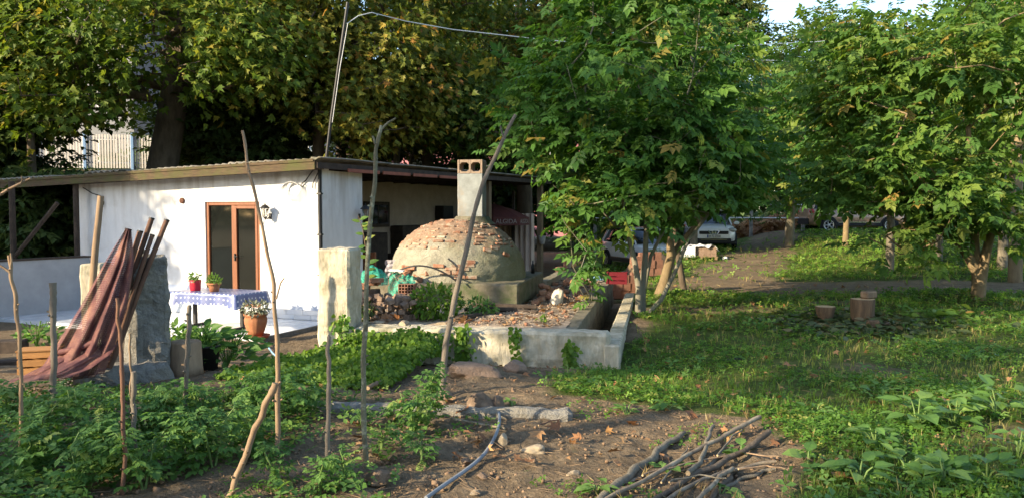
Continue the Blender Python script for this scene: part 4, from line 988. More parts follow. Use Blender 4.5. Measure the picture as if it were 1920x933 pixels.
for sd, (el, er, ya, yb, fo, am) in enumerate((
    ([(236, 428, 0), (200, 485, 0), (150, 575, 0), (100, 655, 0), (62, 712, 0)], [(246, 430, 0), (252, 490, 0), (240, 560, 0), (222, 630, 0), (195, 700, 0)], YP + .18, YP - .35, 22, .05),
    ([(238, 432, 0), (215, 490, 0), (180, 570, 0), (140, 650, 0), (95, 716, 0)], [(246, 434, 0), (250, 500, 0), (238, 580, 0), (215, 645, 0), (178, 706, 0)], YP + .24, YP - .22, 17, .07),
    ([(120, 655, 0), (90, 680, 0), (40, 705, 0), (-10, 720, 0)], [(225, 640, 0), (205, 665, 0), (170, 690, 0), (130, 706, 0)], YP - .2, YP - .75, 14, .05))):
    me = net_layer(el, er, ya, yb, fo, am, sd * 7.); o = bpy.data.objects.new('net_layer', me); C.objects.link(o); o.parent = net; o.matrix_parent_inverse = chain_matrix(net).inverted()
a = MB(); a.tube([P(112, 660, YP - .36), P(150, 652, YP - .38), P(180, 640, YP - .36)], .03, 7); a.build('rolled_hem', M['net'], net, world=True)
# timber and crate at the far left
for k, (px, py, L, w_, h_, r_, lab) in enumerate(((15, 660, .5, .3, .2, .1, 'weathered timber block at the left edge below the low wall'), (28, 684, .6, .16, .08, .35, 'brown timber plank lying left of the orange crate'))):
    g = G(px, py); a = MB(); a.rough_box(-L / 2, -w_ / 2, -.02, L / 2, w_ / 2, h_, step=.08, amp=.01, seed=k + 40); o = a.build('timber', M['wood_dark']); o.location = g; o.rotation_euler = (0, 0, r_); tag(o, lab, 'timber')
cr = ground_thing('wooden_crate', 'small orange wooden crate beside the foot of the dark red net', 'crate', 78, 700, .3)
M['crate_wood'] = mat('orange_crate_wood', (.52, .26, .09), (.36, .17, .06), .8, 8, bmp=.3, stretch=(1, 6, 6), vary=.15)
for z in (.02, .11, .20):
    for (x0, y0, x1, y1) in ((-.2, -.14, .2, -.125), (-.2, .125, .2, .14)): a = MB(); a.box(x0, y0, z, x1, y1, z + .07); a.build('slat', M['crate_wood'], cr)
    for (x0, x1) in ((-.2, -.185), (.185, .2)): a = MB(); a.box(x0, -.124, z, x1, .124, z + .07); a.build('slat', M['crate_wood'], cr)
a = MB(); a.box(-.184, -.124, .0, .184, .124, .015); a.build('bottom', M['crate_wood'], cr)
lid = MB(); lid.box(-.21, -.15, .272, .21, .15, .285); lid.build('lid', M['crate_wood'], cr)

# ------------------------------------------------------------------ garden stakes
def stake(label, pts, w0, w1, m, forks=(), base=None, pointed=False):
    """stake standing at the ground point under its first pixel; the rest of its line at the same distance"""
    g = base or G(*pts[0]); Y = g.y; s = Y / F
    t_ = thing('garden_stake', label, 'stake', g, 0, 'stakes in the vegetable bed')
    pw = [g - Vector((0, 0, .12))] + [P(x, y, Y) for x, y in pts]
    pw[1] = g
    # resample with small wobble
    out, rad = [], []
    n = 44
    for k in range(n + 1):
        f = k / n * (len(pw) - 1); i = min(int(f), len(pw) - 2); p = pw[i].lerp(pw[i + 1], f - i)
        out.append(p + Vector((noise.noise((k * .22, g.x * 7, 1)) * .014, noise.noise((k * .22, g.x * 7, 9)) * .014, 0)))
        rad.append(.88 * (w0 + (w1 - w0) * k / n) * s / 2 * (1 + .26 * noise.noise((k * 1.3, g.x * 3, 4))))
    if pointed: rad[-1] *= .3
    a = MB(); a.tube(out, rad, 8); a.build('shaft', m, t_, world=True)
    for fp in forks:
        a = MB(); q = [P(x, y, Y - .01) for x, y in fp]; a.tube(q, [w1 * .62 * s / 2 * (1 - .35 * k / max(1, len(q) - 1)) for k in range(len(q))], 6); a.build('branch', m, t_, world=True)
    # cut knots
    for k in range(7):
        i = random.randint(8, n - 3); d = Vector((random.uniform(-1, 1), random.uniform(-1, 0), .4)).normalized()
        a = MB(); a.tube([out[i], out[i] + d * rad[i] * 2.0], [rad[i] * .55, rad[i] * .35], 5); a.build('knot', m, t_, world=True)
    return t_
stake('pale peeled forked stake at the left edge of the bed', [(40, 880), (40, 740), (36, 620), (26, 545), (18, 478)], 9, 8, M['stake'], [[(19, 510), (8, 502), (-8, 492)], [(20, 500), (22, 488), (20, 474)]])
stake('thick short stake with peeling bark in front of the orange crate', [(105, 800), (101, 700), (99, 600), (100, 529)], 14, 14, M['stake_grey'])
stake('thin reddish brown stake in front of the concrete slab footing', [(233, 925), (231, 760), (226, 640), (219, 558)], 11, 8, M['pole_rust'])
stake('very thin bare cane beside the reddish brown stake', [(247, 800), (245, 700), (243, 624)], 6, 5, M['stake'])
stake('stubby cut stake right of the reddish brown stake', [(253, 876), (251, 780), (250, 696)], 10, 11, M['stake_grey'])
stake('smooth grey stake with a pale sawn top in front of the sawn log', [(350, 806), (349, 720), (353, 640), (355, 571)], 11, 10, M['stake_grey'])
stake('tall thin bent stake crossing the glass door', [(520, 866), (521, 740), (519, 640), (513, 530), (490, 420), (470, 325), (453, 245)], 13, 6, M['stake'], [[(518, 560), (526, 530), (533, 520)]])
stake('grey weathered stake with a split pointed top left of the ivy', [(612, 897), (616, 760), (617, 690), (616, 626)], 12, 9, M['stake_grey'], pointed=True)
stake('tall lichen covered stake in front of the concrete pillar', [(686, 880), (681, 740), (682, 640), (690, 500), (697, 380), (704, 290), (714, 236)], 13, 8, M['stake_moss'], [[(704, 270), (700, 258), (698, 255)], [(712, 245), (728, 230), (742, 222)]])
st9 = stake('tall bowed stake with a forked tip crossing the oven dome', [(828, 742), (836, 640), (852, 560), (880, 440), (905, 345), (930, 290), (968, 215)], 15, 7, M['stake_grey'], [[(946, 262), (941, 248), (938, 236)], [(858, 500), (848, 490), (840, 484)]])
stake('stout slanting stick leaning right in the vegetable bed', [(428, 940), (452, 870), (480, 800), (517, 717)], 13, 14, M['stake'])
stake('bare twig reaching in over the left edge of the picture', [(-70, 860), (-66, 500), (-30, 385), (10, 358), (58, 335)], 12, 5, M['stake'], [[(38, 346), (42, 338), (40, 330)]])
# a few leaves sprouting on the lichen stake
for x, y, dx, dz in ((690, 448, -.7, .3), (676, 455, -1, .1), (706, 462, .9, .3), (700, 440, .5, .8), (695, 470, -.2, -.4)):
    pass

# ------------------------------------------------------------------ kerb, hoses, rocks, sticks, stumps
gA, gB = G(585, 768), G(1072, 786)
dk = gB - gA; kz = math.atan2(dk.y, dk.x)
a = MB(); a.rough_box(0, -.07, -.12, dk.xy.length, .07, .085, step=.05, amp=.018, freq=6, seed=51, ch=.03); o = a.build('concrete_kerb', M['concrete_grey']); o.location = (gA.x, gA.y, min(gA.z, gB.z)); o.rotation_euler = (0, 0, kz); tag(o, 'long grey crumbling concrete kerb lying along the edge of the vegetable bed', 'kerb')
def hose(name, label, pix, r, m, lift=.02):
    pts = []
    for k in range(len(pix) - 1):
        for f in np.linspace(0, 1, 9, endpoint=False): pts.append((pix[k][0] + (pix[k + 1][0] - pix[k][0]) * f, pix[k][1] + (pix[k + 1][1] - pix[k][1]) * f))
    pts.append(pix[-1]); sm = [np.mean(pts[max(0, i - 4):i + 5], axis=0) for i in range(len(pts))]
    w_ = [G(x, y) + Vector((0, 0, r + lift)) for x, y in sm]
    a = MB(); a.tube(w_, r, 8); o = a.build(name, m); return tag(o, label, 'hose')
M['hose'] = mat('grey_hose', (.22, .24, .26), (.17, .19, .21), .55, 8, bmp=.1); M['hose_b'] = mat('blue_hose', (.30, .52, .72), (.22, .42, .62), .4, 8, bmp=.05)
hose('garden_hose', 'grey garden hose curving down over the bare soil', [(934, 770), (938, 800), (925, 835), (905, 865), (870, 893), (830, 920), (790, 950)], .013, M['hose'])
hose('garden_hose', 'pale blue hose running from the planter towards the ivy', [(500, 642), (503, 655), (520, 675), (545, 690), (580, 698), (588, 712), (590, 735)], .014, M['hose_b'])
for k, (px, py, sx, sy, sz, lab, mm_) in enumerate((
    (902, 770, .15, .11, .12, 'brown boulder resting on the kerb under the platform beam', 'stone'), (934, 768, .08, .08, .10, 'smaller brown boulder leaning against the big one on the kerb', 'stone'),
    (838, 752, .07, .06, .09, 'dark stone half hidden at the foot of the bowed stake', 'stone'),
    (1003, 846, .10, .07, .045, 'flat grey stone on the bare soil right of the hose', 'pale_stone'), (943, 834, .055, .05, .07, 'tan clod shaped stone touching the grey hose', 'pale_stone'),
    (893, 925, .045, .035, .02, 'smooth tan pebble at the bottom edge by the hose', 'pale_stone'), (875, 868, .05, .04, .04, 'brown clod left of the bend in the hose', 'stone'),
    (708, 905, .10, .08, .06, 'brown clod of earth at the foot of the lichen stake', 'stone'), (905, 895, .06, .04, .03, 'angular grey stone just right of the hose', 'stone'),
    (1075, 890, .045, .035, .025, 'small yellowish stone on bare soil near the cut branches', 'pale_stone'), (790, 600, .07, .05, .05, 'x', 'pale_stone'))):
    if lab == 'x': continue
    g = G(px, py); rock('stone', lab, 'stone', g + Vector((0, 0, sz * .35)), sx, sy, sz, M[mm_], k * 1.7 + 1)
g = P(870, 735, 8.0); rock('slab_stone', 'broken slab of pinkish stone in the earth under the platform beam', 'stone', (P(885, 730, 7.9).x, 7.9, h1(-.4, 7.9) + .02), .26, .2, .15, mat('pink_stone', (.30, .21, .15), (.19, .13, .09), .95, 9, bmp=.9, bdist=.03), 9.3, rough=.55)
g = P(975, 715, 8.6); rock('slab_stone', 'small pinkish stone right of the broken slab under the beam', 'stone', (P(968, 720, 8.3).x, 8.3, h1(0, 8.3) + .04), .14, .12, .12, bpy.data.materials['pink_stone'], 4.4, rough=.25)
def stick(label, pix, w0, w1, m, lift, name='cut_branch', cat='branch', group='cut branches piled on the ground'):
    w_ = []
    for k in range(len(pix) - 1):
        for f in np.linspace(0, 1, 6, endpoint=False):
            x, y = pix[k][0] + (pix[k + 1][0] - pix[k][0]) * f, pix[k][1] + (pix[k + 1][1] - pix[k][1]) * f; w_.append(G(x, y))
    w_.append(G(*pix[-1])); n = len(w_)
    rad = [.86 * (w0 + (w1 - w0) * k / (n - 1)) * w_[k].y / F / 2 * (1 + .22 * noise.noise((k * .8, pix[0][0], 1))) for k in range(n)]
    w2 = [p + Vector((noise.noise((k * .35, pix[0][0], 2)) * .03, noise.noise((k * .35, pix[0][0], 7)) * .03, rad[k] * .8 + (lift if not hasattr(lift, '__len__') else lift[0] + (lift[1] - lift[0]) * k / (n - 1)))) for k, p in enumerate(w_)]
    t_ = thing(name, label, cat, w2[0], 0, group); a = MB(); a.tube(w2, rad, 8); a.build('limb', m, t_, world=True)
    for s in (0, -1):
        d = (w2[0] - w2[1]).normalized() if s == 0 else (w2[-1] - w2[-2]).normalized()
        a = MB(); a.tube([w2[s] + d * .001, w2[s] + d * .004], rad[s] * .93, 8); a.build('cut_end', M['cut_wood'], t_, world=True)
M['cut_wood'] = mat('cut_wood', (.52, .38, .21), (.38, .26, .14), .8, 20)
M['bark_pile'] = mat('pile_bark', (.27, .215, .15), (.13, .10, .07), .9, 12, bmp=.6, stain=(.36, .31, .22), stain_scale=6, stain_lo=.5, stain_hi=.65)
stick('thick greenish branch at the left of the cut branch pile', [(1085, 985), (1160, 912), (1215, 870), (1250, 838), (1283, 815)], 24, 13, M['bark'], 0)
stick('long pale branch lying uppermost across the cut branch pile', [(1120, 960), (1250, 890), (1310, 858), (1370, 828), (1422, 801)], 10, 10, M['bark_pile'], (.03, .07))
stick('thick dark branch with a pale cut tip in the branch pile', [(1150, 990), (1290, 905), (1360, 876), (1410, 850), (1441, 829)], 14, 13, M['bark_dark'], (.0, .06))
stick('slender grey branch along the lower edge of the branch pile', [(1190, 985), (1320, 908), (1380, 890), (1450, 875)], 9, 8, M['bark_pile'], .03)
stick('short pale stick at the lower left of the branch pile', [(1145, 915), (1175, 905), (1210, 893)], 10, 6, M['bark_pile'], .0)
stick('short forked grey stick in the middle of the branch pile', [(1290, 905), (1315, 880), (1325, 850), (1335, 812)], 12, 8, M['bark'], .05)
stick('crooked stick crossing under the dark branch in the pile', [(1300, 895), (1340, 868), (1372, 845)], 12, 9, M['bark'], .0)
stick('stub of branch at the lower right of the branch pile', [(1290, 975), (1350, 910), (1375, 895)], 10, 10, M['bark_pile'], .05)
stick('thin stick ending at the right of the branch pile', [(1360, 915), (1405, 895), (1450, 882)], 9, 9, M['bark'], .0)
stick('short dark stub beside the thin stick in the pile', [(1310, 970), (1360, 905), (1378, 885)], 14, 14, M['bark_dark'], .0)
stick('whitish dry stick pointing at the hose on the bare soil', [(846, 790), (880, 797), (915, 803), (946, 809)], 6, 5, M['bark_pile'], .02, 'dry_stick', 'stick', None)
stick('thin reddish twig lying by the right of the kerb', [(1010, 800), (1040, 790), (1066, 783)], 3, 3, M['pole_rust'], .01, 'dry_stick', 'stick', None)
stick('cut stick lying among the ivy by the lichen stake', [(690, 742), (702, 734), (712, 730)], 9, 9, M['stake'], .06, 'dry_stick', 'stick', None)
for k_, (pix, lab) in enumerate((
    ([(1150, 925), (1230, 905), (1330, 870)], 'thin brown twig crossing low over the thick greenish branch'), ([(1240, 915), (1275, 870), (1290, 845)], 'thin twig standing off the pale uppermost branch'), ([(1205, 905), (1290, 880), (1390, 862), (1460, 868)], 'long thin twig woven through the middle of the branch pile'),
    ([(1345, 870), (1372, 835), (1395, 815)], 'thin twig beside the tip of the pale uppermost branch'), ([(1385, 900), (1440, 893), (1475, 900)], 'thin grey twig poking out at the right of the branch pile'), ([(1255, 930), (1310, 915), (1360, 922)], 'thin twig at the bottom edge of the branch pile'))): stick(lab, pix, 5, 3, M['bark' if k_ % 2 else 'stake'], .02 + .012 * k_)
def stump(label, px, py, r0, r1, h_, m):
    t_ = ground_thing('tree_stump', label, 'stump', px, py)
    a = MB(); a.lathe([(r0 * 1.1, -.05), (r0, .05), ((r0 + r1) / 2, h_ * .5), (r1, h_ - .012), (r1 * .95, h_)], 22, None, True, .04, 5); a.build('bark', m, t_)
    a = MB(); a.lathe([(r1 * .95, h_ + .0005), (r1 * .6, h_ + .003), (0, h_ + .003)], 22, None, False, .04, 5); a.build('cut_face', M['cut_wood'], t_); return t_
M['stump'] = mat('stump_bark', (.17, .11, .06), (.06, .04, .024), .9, 9, bmp=.9, bdist=.02, stretch=(2.5, 2.5, .35))
stump('small leaning sawn stump, left of the pair on the lawn', 1547, 604, .10, .15, .25, M['stump'])
s2 = stump('larger reddish sawn stump, right of the pair on the lawn', 1617, 604, .165, .175, .36, M['stump'])
bk = MB(); bk.rough_box(-.12, -.07, 0, .12, .07, .11, step=.06, amp=.008, seed=61); o = bk.build('wood_block', M['stake']); o.location = s2.location + Vector((.10, .03, .365)); o.rotation_euler = (0, 0, .5); tag(o, 'grey wooden block lying on the larger sawn stump', 'block')
a = MB(); a.rough_box(-.09, -.05, 0, .09, .05, .14, step=.06, amp=.012, seed=63); o = a.build('wood_block', M['stump']); o.location = G(1637, 617); tag(o, 'dark wooden chunk leaning at the foot of the larger stump', 'block')
o = rock('stone', 'grey stone on the ground beside the larger sawn stump', 'stone', G(1658, 612) + Vector((0, 0, .02)), .12, .08, .08, M['stone'], 3.3)
rock('black_rag', 'crumpled black plastic rag lying on the lawn', 'rag', G(1374, 676) + Vector((0, 0, .01)), .15, .07, .035, M['black'], 6.1, rough=.5)

# ------------------------------------------------------------------ clutter beside the veranda
def boxed(name, label, cat, px, py, sx, sy, sz, m, Y=None, rz=0., z=None, ch=.01):
    g = G(px, py) if Y is None else P(px, py, Y); a = MB(); a.rough_box(-sx / 2, -sy / 2, 0, sx / 2, sy / 2, sz, step=.15, amp=.006, seed=px, ch=ch); o = a.build(name, m); o.location = g if z is None else (g.x, g.y, z); o.rotation_euler = (0, 0, rz); return tag(o, label, cat)
M['red_plastic'] = mat('red_plastic', (.15, .015, .022), (.11, .012, .018), .4, 6, bmp=.05)
cr = thing('plastic_crate', 'dark red plastic crate on the platform edge behind the walnut stems', 'crate', plat(-.28, 7.3, .17), PROT)
for (x0, y0, x1, y1) in ((-.2, -.15, .2, -.14), (-.2, .14, .2, .15), (-.2, -.14, -.19, .14), (.19, -.14, .2, .14)):
    for z in (0, .085, .17): a = MB(); a.box(x0, y0, z, x1, y1, z + .065); a.build('side_slat', M['red_plastic'], cr)
for sx_ in (-1, 1):
    for sy_ in (-1, 1): a = MB(); a.box(sx_ * .2 - .02, sy_ * .15 - .02, -.0, sx_ * .2 + .02, sy_ * .15 + .02, .245); a.build('corner', M['red_plastic'], cr)
# hollow clay blocks stacked beyond the platform
cb = brick_mesh(.36, .18, .19, M['clay_or'], 'clay_block')
cb.materials[0] = M['clay_or']
for row in range(3):
    for c_ in range(8):
        q = P(1120 + 15.2 * c_ + 3 * (row % 2), 494, 19.4 + .05 * c_); loose(cb, 'clay_block', 'orange clay block, %s from left in the %s row behind the walnut stems' % (ORD[c_], ('bottom', 'middle', 'top')[row]), 'clay block', (q.x, q.y, h1(q.x, q.y) + .10 + row * .195 + .1), (0, 0, R(8) + random.uniform(-.04, .04)), 'stack of orange clay blocks')
gq = P(1120, 494, 19.4); gb = MB(); gb.rough_box(0, -.2, -.3, 1.75, .2, .1, step=.2, amp=.01); o = gb.build('stack_footing', M['concrete_dark']); o.location = (gq.x - .2, 19.5, h1(gq.x + .8, 19.5)); tag(o, 'low concrete footing under the stack of orange clay blocks', 'footing')
g = P(1222, 478, 22); sp_ = MB(); sp_.grid(lambda u, v: (1.5 * (u - .5), 1.6 * (v - .5), .6 * max(0, 1 - ((2 * u - 1) ** 2 + (2 * v - 1) ** 2)) ** .8 * (1 + .12 * noise.noise((u * 5, v * 5, 2))) - .05), 30, 26); o = sp_.build('sand_pile', mat('brown_sand', (.20, .135, .08), (.14, .095, .055), .95, 9, bmp=.4)); o.location = (g.x, 22, h1(g.x, 22)); tag(o, 'heap of brown sand behind the walnut stems', 'sand pile')
for k, (px, py, Y, s, lab, mm_) in enumerate(((1075, 470, 17.5, (.14, .14, .2), 'white paint tub in the shade by the veranda post', 'whitewash'), (1134, 486, 16.6, (.2, .16, .10), 'blue and white bag on the rubble beyond the platform', 'hose_b'), (1050, 486, 18.5, (.3, .1, .10), 'short orange clay piece on the low block wall', 'clay_or'))):
    zb = .355 if k != 1 else .2
    if k == 0: q = WM @ Vector((3.6, 0, .34)); 
    elif k == 2: q = WM @ Vector((2.4, 0, .34))
    else: q = plat(-.7, 7.6, .2)
    a = MB()
    if k == 0: a.lathe([(0, 0), (.09, 0), (.10, .2), (.105, .205), (.095, .205), (0, .19)], 16)
    else: a.rough_box(-s[0] / 2, -s[1] / 2, 0, s[0] / 2, s[1] / 2, s[2], step=.05, amp=.02, freq=8, seed=k, ch=.02)
    o = a.build(['paint_tub', 'plastic_bag', 'clay_piece'][k], M[mm_]); o.location = q; o.rotation_euler = (0, 0, .4 * k); tag(o, lab, ['tub', 'bag', 'clay piece'][k])
for k in range(4):
    q = WM @ Vector((3.0 + .35 * k, .02, .335 + .1 * (k % 2))); loose(bm_r[k], 'brick', 'orange brick on the low block wall, %s counted from the near end' % ORD[k], 'brick', q, (0, R(90) * (k % 2), k * .4), 'bricks on the low block wall')
pk = MB(); pk.rough_box(-.9, -.09, 0, .9, .09, .05, step=.1, amp=.006, seed=71, ch=.006); o = pk.build('plank', M['crate_wood']); o.location = WM @ Vector((4.6, -.05, .335)); o.rotation_euler = (0, .0, math.atan2(wd.y, wd.x)); tag(o, 'orange plank lying along the top of the low block wall', 'plank')
# hanging strainer on the veranda post
st = MB(); st.lathe([(.13, .0), (.125, -.08), (.09, -.25), (.05, -.30), (0, -.31)], 16); o = st.build('hanging_basket', mat('basket_grey', (.42, .38, .34), (.3, .27, .24), .7, 12)); o.location = house_pt(.10, 12.5, 1.36); tag(o, 'pale grey basket hanging on the veranda post', 'basket')
bt = MB(); bt.lathe([(0, 0), (.035, 0), (.035, .14), (.012, .19), (.012, .24), (0, .24)], 12); o = bt.build('bottle', M['black']); o.location = plat(-1.72, 5.0, .54); tag(o, 'small dark bottle on the right end of the oven plinth', 'bottle')
# pallet of wrapped bricks near the white car
pal = thing('brick_pallet', 'wooden pallet of bricks under torn white plastic wrap near the white car', 'pallet', P(1312, 477, 26.5) * 1, R(-6)); pal.location.z = h1(pal.location.x, 26.5)
for k in range(3): a = MB(); a.box(-.52 + k * .48, -.42, 0, -.44 + k * .48, .42, .09); a.build('bearer', M['wood_post'], pal)
for k in range(6): a = MB(); a.box(-.54, -.42 + .145 * k, .092, .54, -.30 + .145 * k, .115); a.build('deck_board', M['wood_post'], pal)
for row in range(4):
    for c_ in range(5): 
        for d_ in range(2): a = MB(); a.box(-.5 + .2 * c_ + .003, -.35 + .36 * d_, .118 + row * .075, -.303 + .2 * c_, -.01 + .34 * d_, .19 + row * .075); a.build('brick', bpy.data.materials['pink_stone'], pal)
a = MB(); a.grid(lambda u, v: ((u - .5) * 1.16 + .03 * noise.noise((u * 6, v * 6, 1)), -.44 + .88 * v, .44 + .09 * noise.fractal((u * 4, v * 4, 2), .9, 2, 3) - .16 * max(0, abs(2 * u - 1) - .7) / .3), 24, 18)
M['wrap'] = mat('white_wrap', (.66, .66, .66), (.52, .52, .54), .35, 6, bmp=.4, bdist=.03); a.build('plastic_wrap', M['wrap'], pal)
a = MB(); a.grid(lambda u, v: (-.56 + .04 * noise.noise((u * 5, v * 6, 3)) + .02 * v, -.44 + .88 * u, .05 + .42 * v), 14, 10); a.grid(lambda u, v: (-.56 + .36 * u, -.45 - .02 * noise.noise((u * 6, v * 6, 3)), .10 + .34 * v), 10, 10); a.build('plastic_flap', M['wrap'], pal)
rock('plastic_lump', 'scrap of white plastic on the ground right of the brick pallet', 'scrap', (pal.location.x + .78, 26.3, h1(pal.location.x + .78, 26.3) + .05), .13, .1, .09, M['wrap'], 5, rough=.4)

# ------------------------------------------------------------------ cars
M['car_white'] = mat('white_car_paint', (.78, .79, .80), (.76, .77, .78), .22, 1, spec=.5, bmp=0, coat=.6)
M['car_bronze'] = mat('bronze_car_paint', (.38, .24, .16), (.37, .235, .155), .25, 1, spec=.5, metal=.15, bmp=0, coat=.6)
M['car_black'] = mat('car_trim', (.022, .022, .024), (.018, .018, .02), .6, 8, bmp=0)
M['chrome'] = mat('chrome', (.75, .75, .76), (.7, .7, .7), .15, 1, metal=1., bmp=0)
M['tyre'] = mat('tyre_rubber', (.02, .02, .02), (.014, .014, .014), .85, 10, bmp=.1)
M['alloy'] = mat('alloy_rim', (.55, .55, .56), (.5, .5, .5), .3, 2, metal=.8, bmp=0)
M['red_lens'] = mat('red_lens', (.55, .02, .02), (.5, .02, .02), .15, 2, spec=.6, bmp=0)
M['lens'] = mat('clear_lens', (.45, .47, .48), (.3, .31, .32), .08, 3, spec=.7, bmp=0)
M['plate'] = mat('plate_white', (.74, .74, .72), None, .5, 4, bmp=0); M['plate_blue'] = mat('plate_blue', (.03, .06, .32), None, .5, 4, bmp=0)
def car(name, label, loc, rz, paint, plate=None, emblem=True):
    c = thing(name, label, 'car', loc, rz, 'parked cars')
    # lower body: lofted sections (x, bottom z, belt z, half width)
    S = [(-2.13, .45, .86, .62), (-2.10, .38, 1.0, .78), (-1.9, .30, 1.06, .88), (-1.3, .26, 1.04, .90), (0, .24, 1.00, .905), (1.0, .25, .98, .90), (1.5, .27, .95, .89), (1.85, .30, .88, .85), (2.05, .34, .80, .76), (2.13, .42, .70, .60)]
    a = MB(); rows = []
    for x, zb, zs, hw in S:
        half = [(0, zb), (hw * .86, zb), (hw * .97, zb + .09), (hw, zb + (zs - zb) * .45), (hw * .985, zb + (zs - zb) * .75), (hw * .93, zs - .03), (hw * .80, zs + .015), (hw * .4, zs + .045), (0, zs + .05)]
        rows.append([(x, y, z) for y, z in half] + [(x, -y, z) for y, z in half[-2:0:-1]])
    n = len(rows[0]); vs = sum(rows, []); fs = [(i * n + k, i * n + (k + 1) % n, (i + 1) * n + (k + 1) % n, (i + 1) * n + k) for i in range(len(rows) - 1) for k in range(n)]
    a.add(vs, fs, True); a.add(rows[0], [tuple(range(n))]); a.add(rows[-1], [tuple(range(n))]); a.build('body', paint, c)
    # glasshouse
    Gs = [(-2.02, 1.02, 1.03, .74, .70), (-1.75, 1.03, 1.46, .78, .60), (-1.2, 1.03, 1.57, .81, .61), (-.2, 1.01, 1.60, .82, .62), (.35, 1.0, 1.53, .81, .60), (1.08, .99, 1.02, .78, .70)]
    a = MB(); rows = [[(x, wb, zb), (x, wt + .05, zb + (zt - zb) * .75), (x, wt, zt), (x, -wt, zt), (x, -wt - .05, zb + (zt - zb) * .75), (x, -wb, zb)] for x, zb, zt, wb, wt in Gs]
    n = 6; a.add(sum(rows, []), [(i * n + k, i * n + k + 1, (i + 1) * n + k + 1, (i + 1) * n + k) for i in range(len(rows) - 1) for k in range(n - 1)], True); a.build('windows', M['glass'], c)
    a = MB(); rr = [(x, y * wt * 1.02, zt + .012 + .02 * (1 - y * y)) for x, zb, zt, wb, wt in Gs[1:5] for y in (-1, -.5, 0, .5, 1)]
    a.add(rr, [(i * 5 + k, i * 5 + k + 1, (i + 1) * 5 + k + 1, (i + 1) * 5 + k) for i in range(3) for k in range(4)], True); a.build('roof', paint, c)
    for s in (-1, 1):
        a = MB(); a.tube([(1.10, s * .79, 1.0), (.72, s * .71, 1.28), (.35, s * .63, 1.535)], .035, 6); a.tube([(-1.75, s * .63, 1.47), (-2.0, s * .76, 1.04)], .06, 6); a.tube([(-.35, s * .83, 1.0), (-.35, s * .645, 1.58)], .03, 6); a.build('pillar', paint, c)
        a = MB(); a.tube([(-1.7, s * .60, 1.50), (-1.6, s * .60, 1.60), (.2, s * .60, 1.64), (.3, s * .60, 1.58)], .018, 6); a.build('roof_rail', M['chrome'], c)
        a = MB(); a.box(-1.0, s * .90 - .02, .30, 1.0, s * .90 + .025, .46, ch=.01); sill_ = a.build('sill_trim', M['car_black'], c)
        a = MB(); a.box(-.9, s * .925 - .004, .44, .9, s * .925 + .006, .475); a.build('chrome_strip', M['chrome'], sill_)
        bm = bmesh.new(); bmesh.ops.create_uvsphere(bm, u_segments=14, v_segments=8, radius=1); a = MB(); a.from_bm(bm, Matrix.Translation((.72, s * 1.03, 1.06)) @ Matrix.Diagonal((.085, .115, .075, 1)), True); a.build('mirror', paint, c)
        bm = bmesh.new(); bmesh.ops.create_uvsphere(bm, u_segments=14, v_segments=8, radius=1); a = MB(); a.from_bm(bm, Matrix.Translation((1.96, s * .70, .79)) @ Matrix.Rotation(s * -.5, 4, 'Z') @ Matrix.Diagonal((.16, .19, .095, 1)), True); a.build('headlight', M['lens'], c)
        bm = bmesh.new(); bmesh.ops.create_uvsphere(bm, u_segments=12, v_segments=8, radius=1); a = MB(); a.from_bm(bm, Matrix.Translation((-2.0, s * .74, .93)) @ Matrix.Diagonal((.12, .14, .10, 1)), True); a.build('tail_light', M['red_lens'], c)
        a = MB(); a.lathe([(0, .02), (.05, .02), (.06, 0)], 12, Matrix.Translation((2.13, s * .74, .42)) @ Matrix.Rotation(R(90), 4, 'Y')); a.build('fog_light', M['lens'], c)
        a = MB(); a.box(-.62, s * .905, .86, -.48, s * .935, .89); a.box(.2, s * .905, .86, .34, s * .935, .89); a.build('door_handle', M['chrome'], c)
    for x in (-1.32, 1.32):
        for s in (-1, 1):
            L = Matrix.Translation((x, s * .90, .335)) @ Matrix.Rotation(R(-90) * s, 4, 'X')
            a = MB(); a.lathe([(.40, -.02), (.40, .018), (.34, .02), (.34, -.02)], 24, L); a.build('wheel_arch', M['car_black'], c)
            a = MB(); a.lathe([(.21, -.10), (.30, -.11), (.335, -.07), (.335, .02), (.30, .05), (.22, .045), (.215, .0)], 26, L); wh = a.build('wheel', M['tyre'], c)
            a = MB(); a.lathe([(.215, .03), (.20, .035), (.19, .0), (0, -.01)], 24, L); a.build('rim_well', M['car_black'], wh)
            a = MB(); a.lathe([(.222, .045), (.20, .05), (.195, .03)], 24, L); a.lathe([(.0, .045), (.05, .045), (.055, .02)], 12, L)
            for k in range(5):
                t = 2 * math.pi * k / 5; ctr = Vector((.125 * math.cos(t), .125 * math.sin(t), .035)); a.tube([ctr + Vector((.068 * math.cos(q_), .068 * math.sin(q_), 0)) for q_ in np.linspace(0, 2 * math.pi, 13)], .011, 5, L, caps=False)
            a.build('rim', M['alloy'], wh)
    # front
    a = MB(); a.box(1.98, -.56, .63, 2.155, .56, .755, ch=.02); gr_ = a.build('grille', M['car_black'], c)
    a = MB()
    for s in (-1, 1): a.tube([(2.165, s * .22, .77), (2.17, s * .12, .63)], .028, 6)
    a.tube([(2.17, -.12, .63), (2.17, .12, .63)], .022, 6); a.build('chrome_frame', M['chrome'], gr_)
    if emblem:
        a = MB(); a.tube([(2.175, .075 * math.cos(t), .70 + .065 * math.sin(t)) for t in np.linspace(0, 2 * math.pi, 21)], .012, 6, caps=False); a.box(2.168, -.10, .685, 2.19, .10, .715); a.build('badge', M['chrome'], gr_)
    a = MB()
    vs = [(2.10, y, z) for y, z in ((-.74, .50), (-.60, .36), (.60, .36), (.74, .50), (.55, .42), (-.55, .42))]
    a.box(2.02, -.66, .27, 2.155, .66, .475, ch=.03); a.build('bumper_intake', M['car_black'], c)
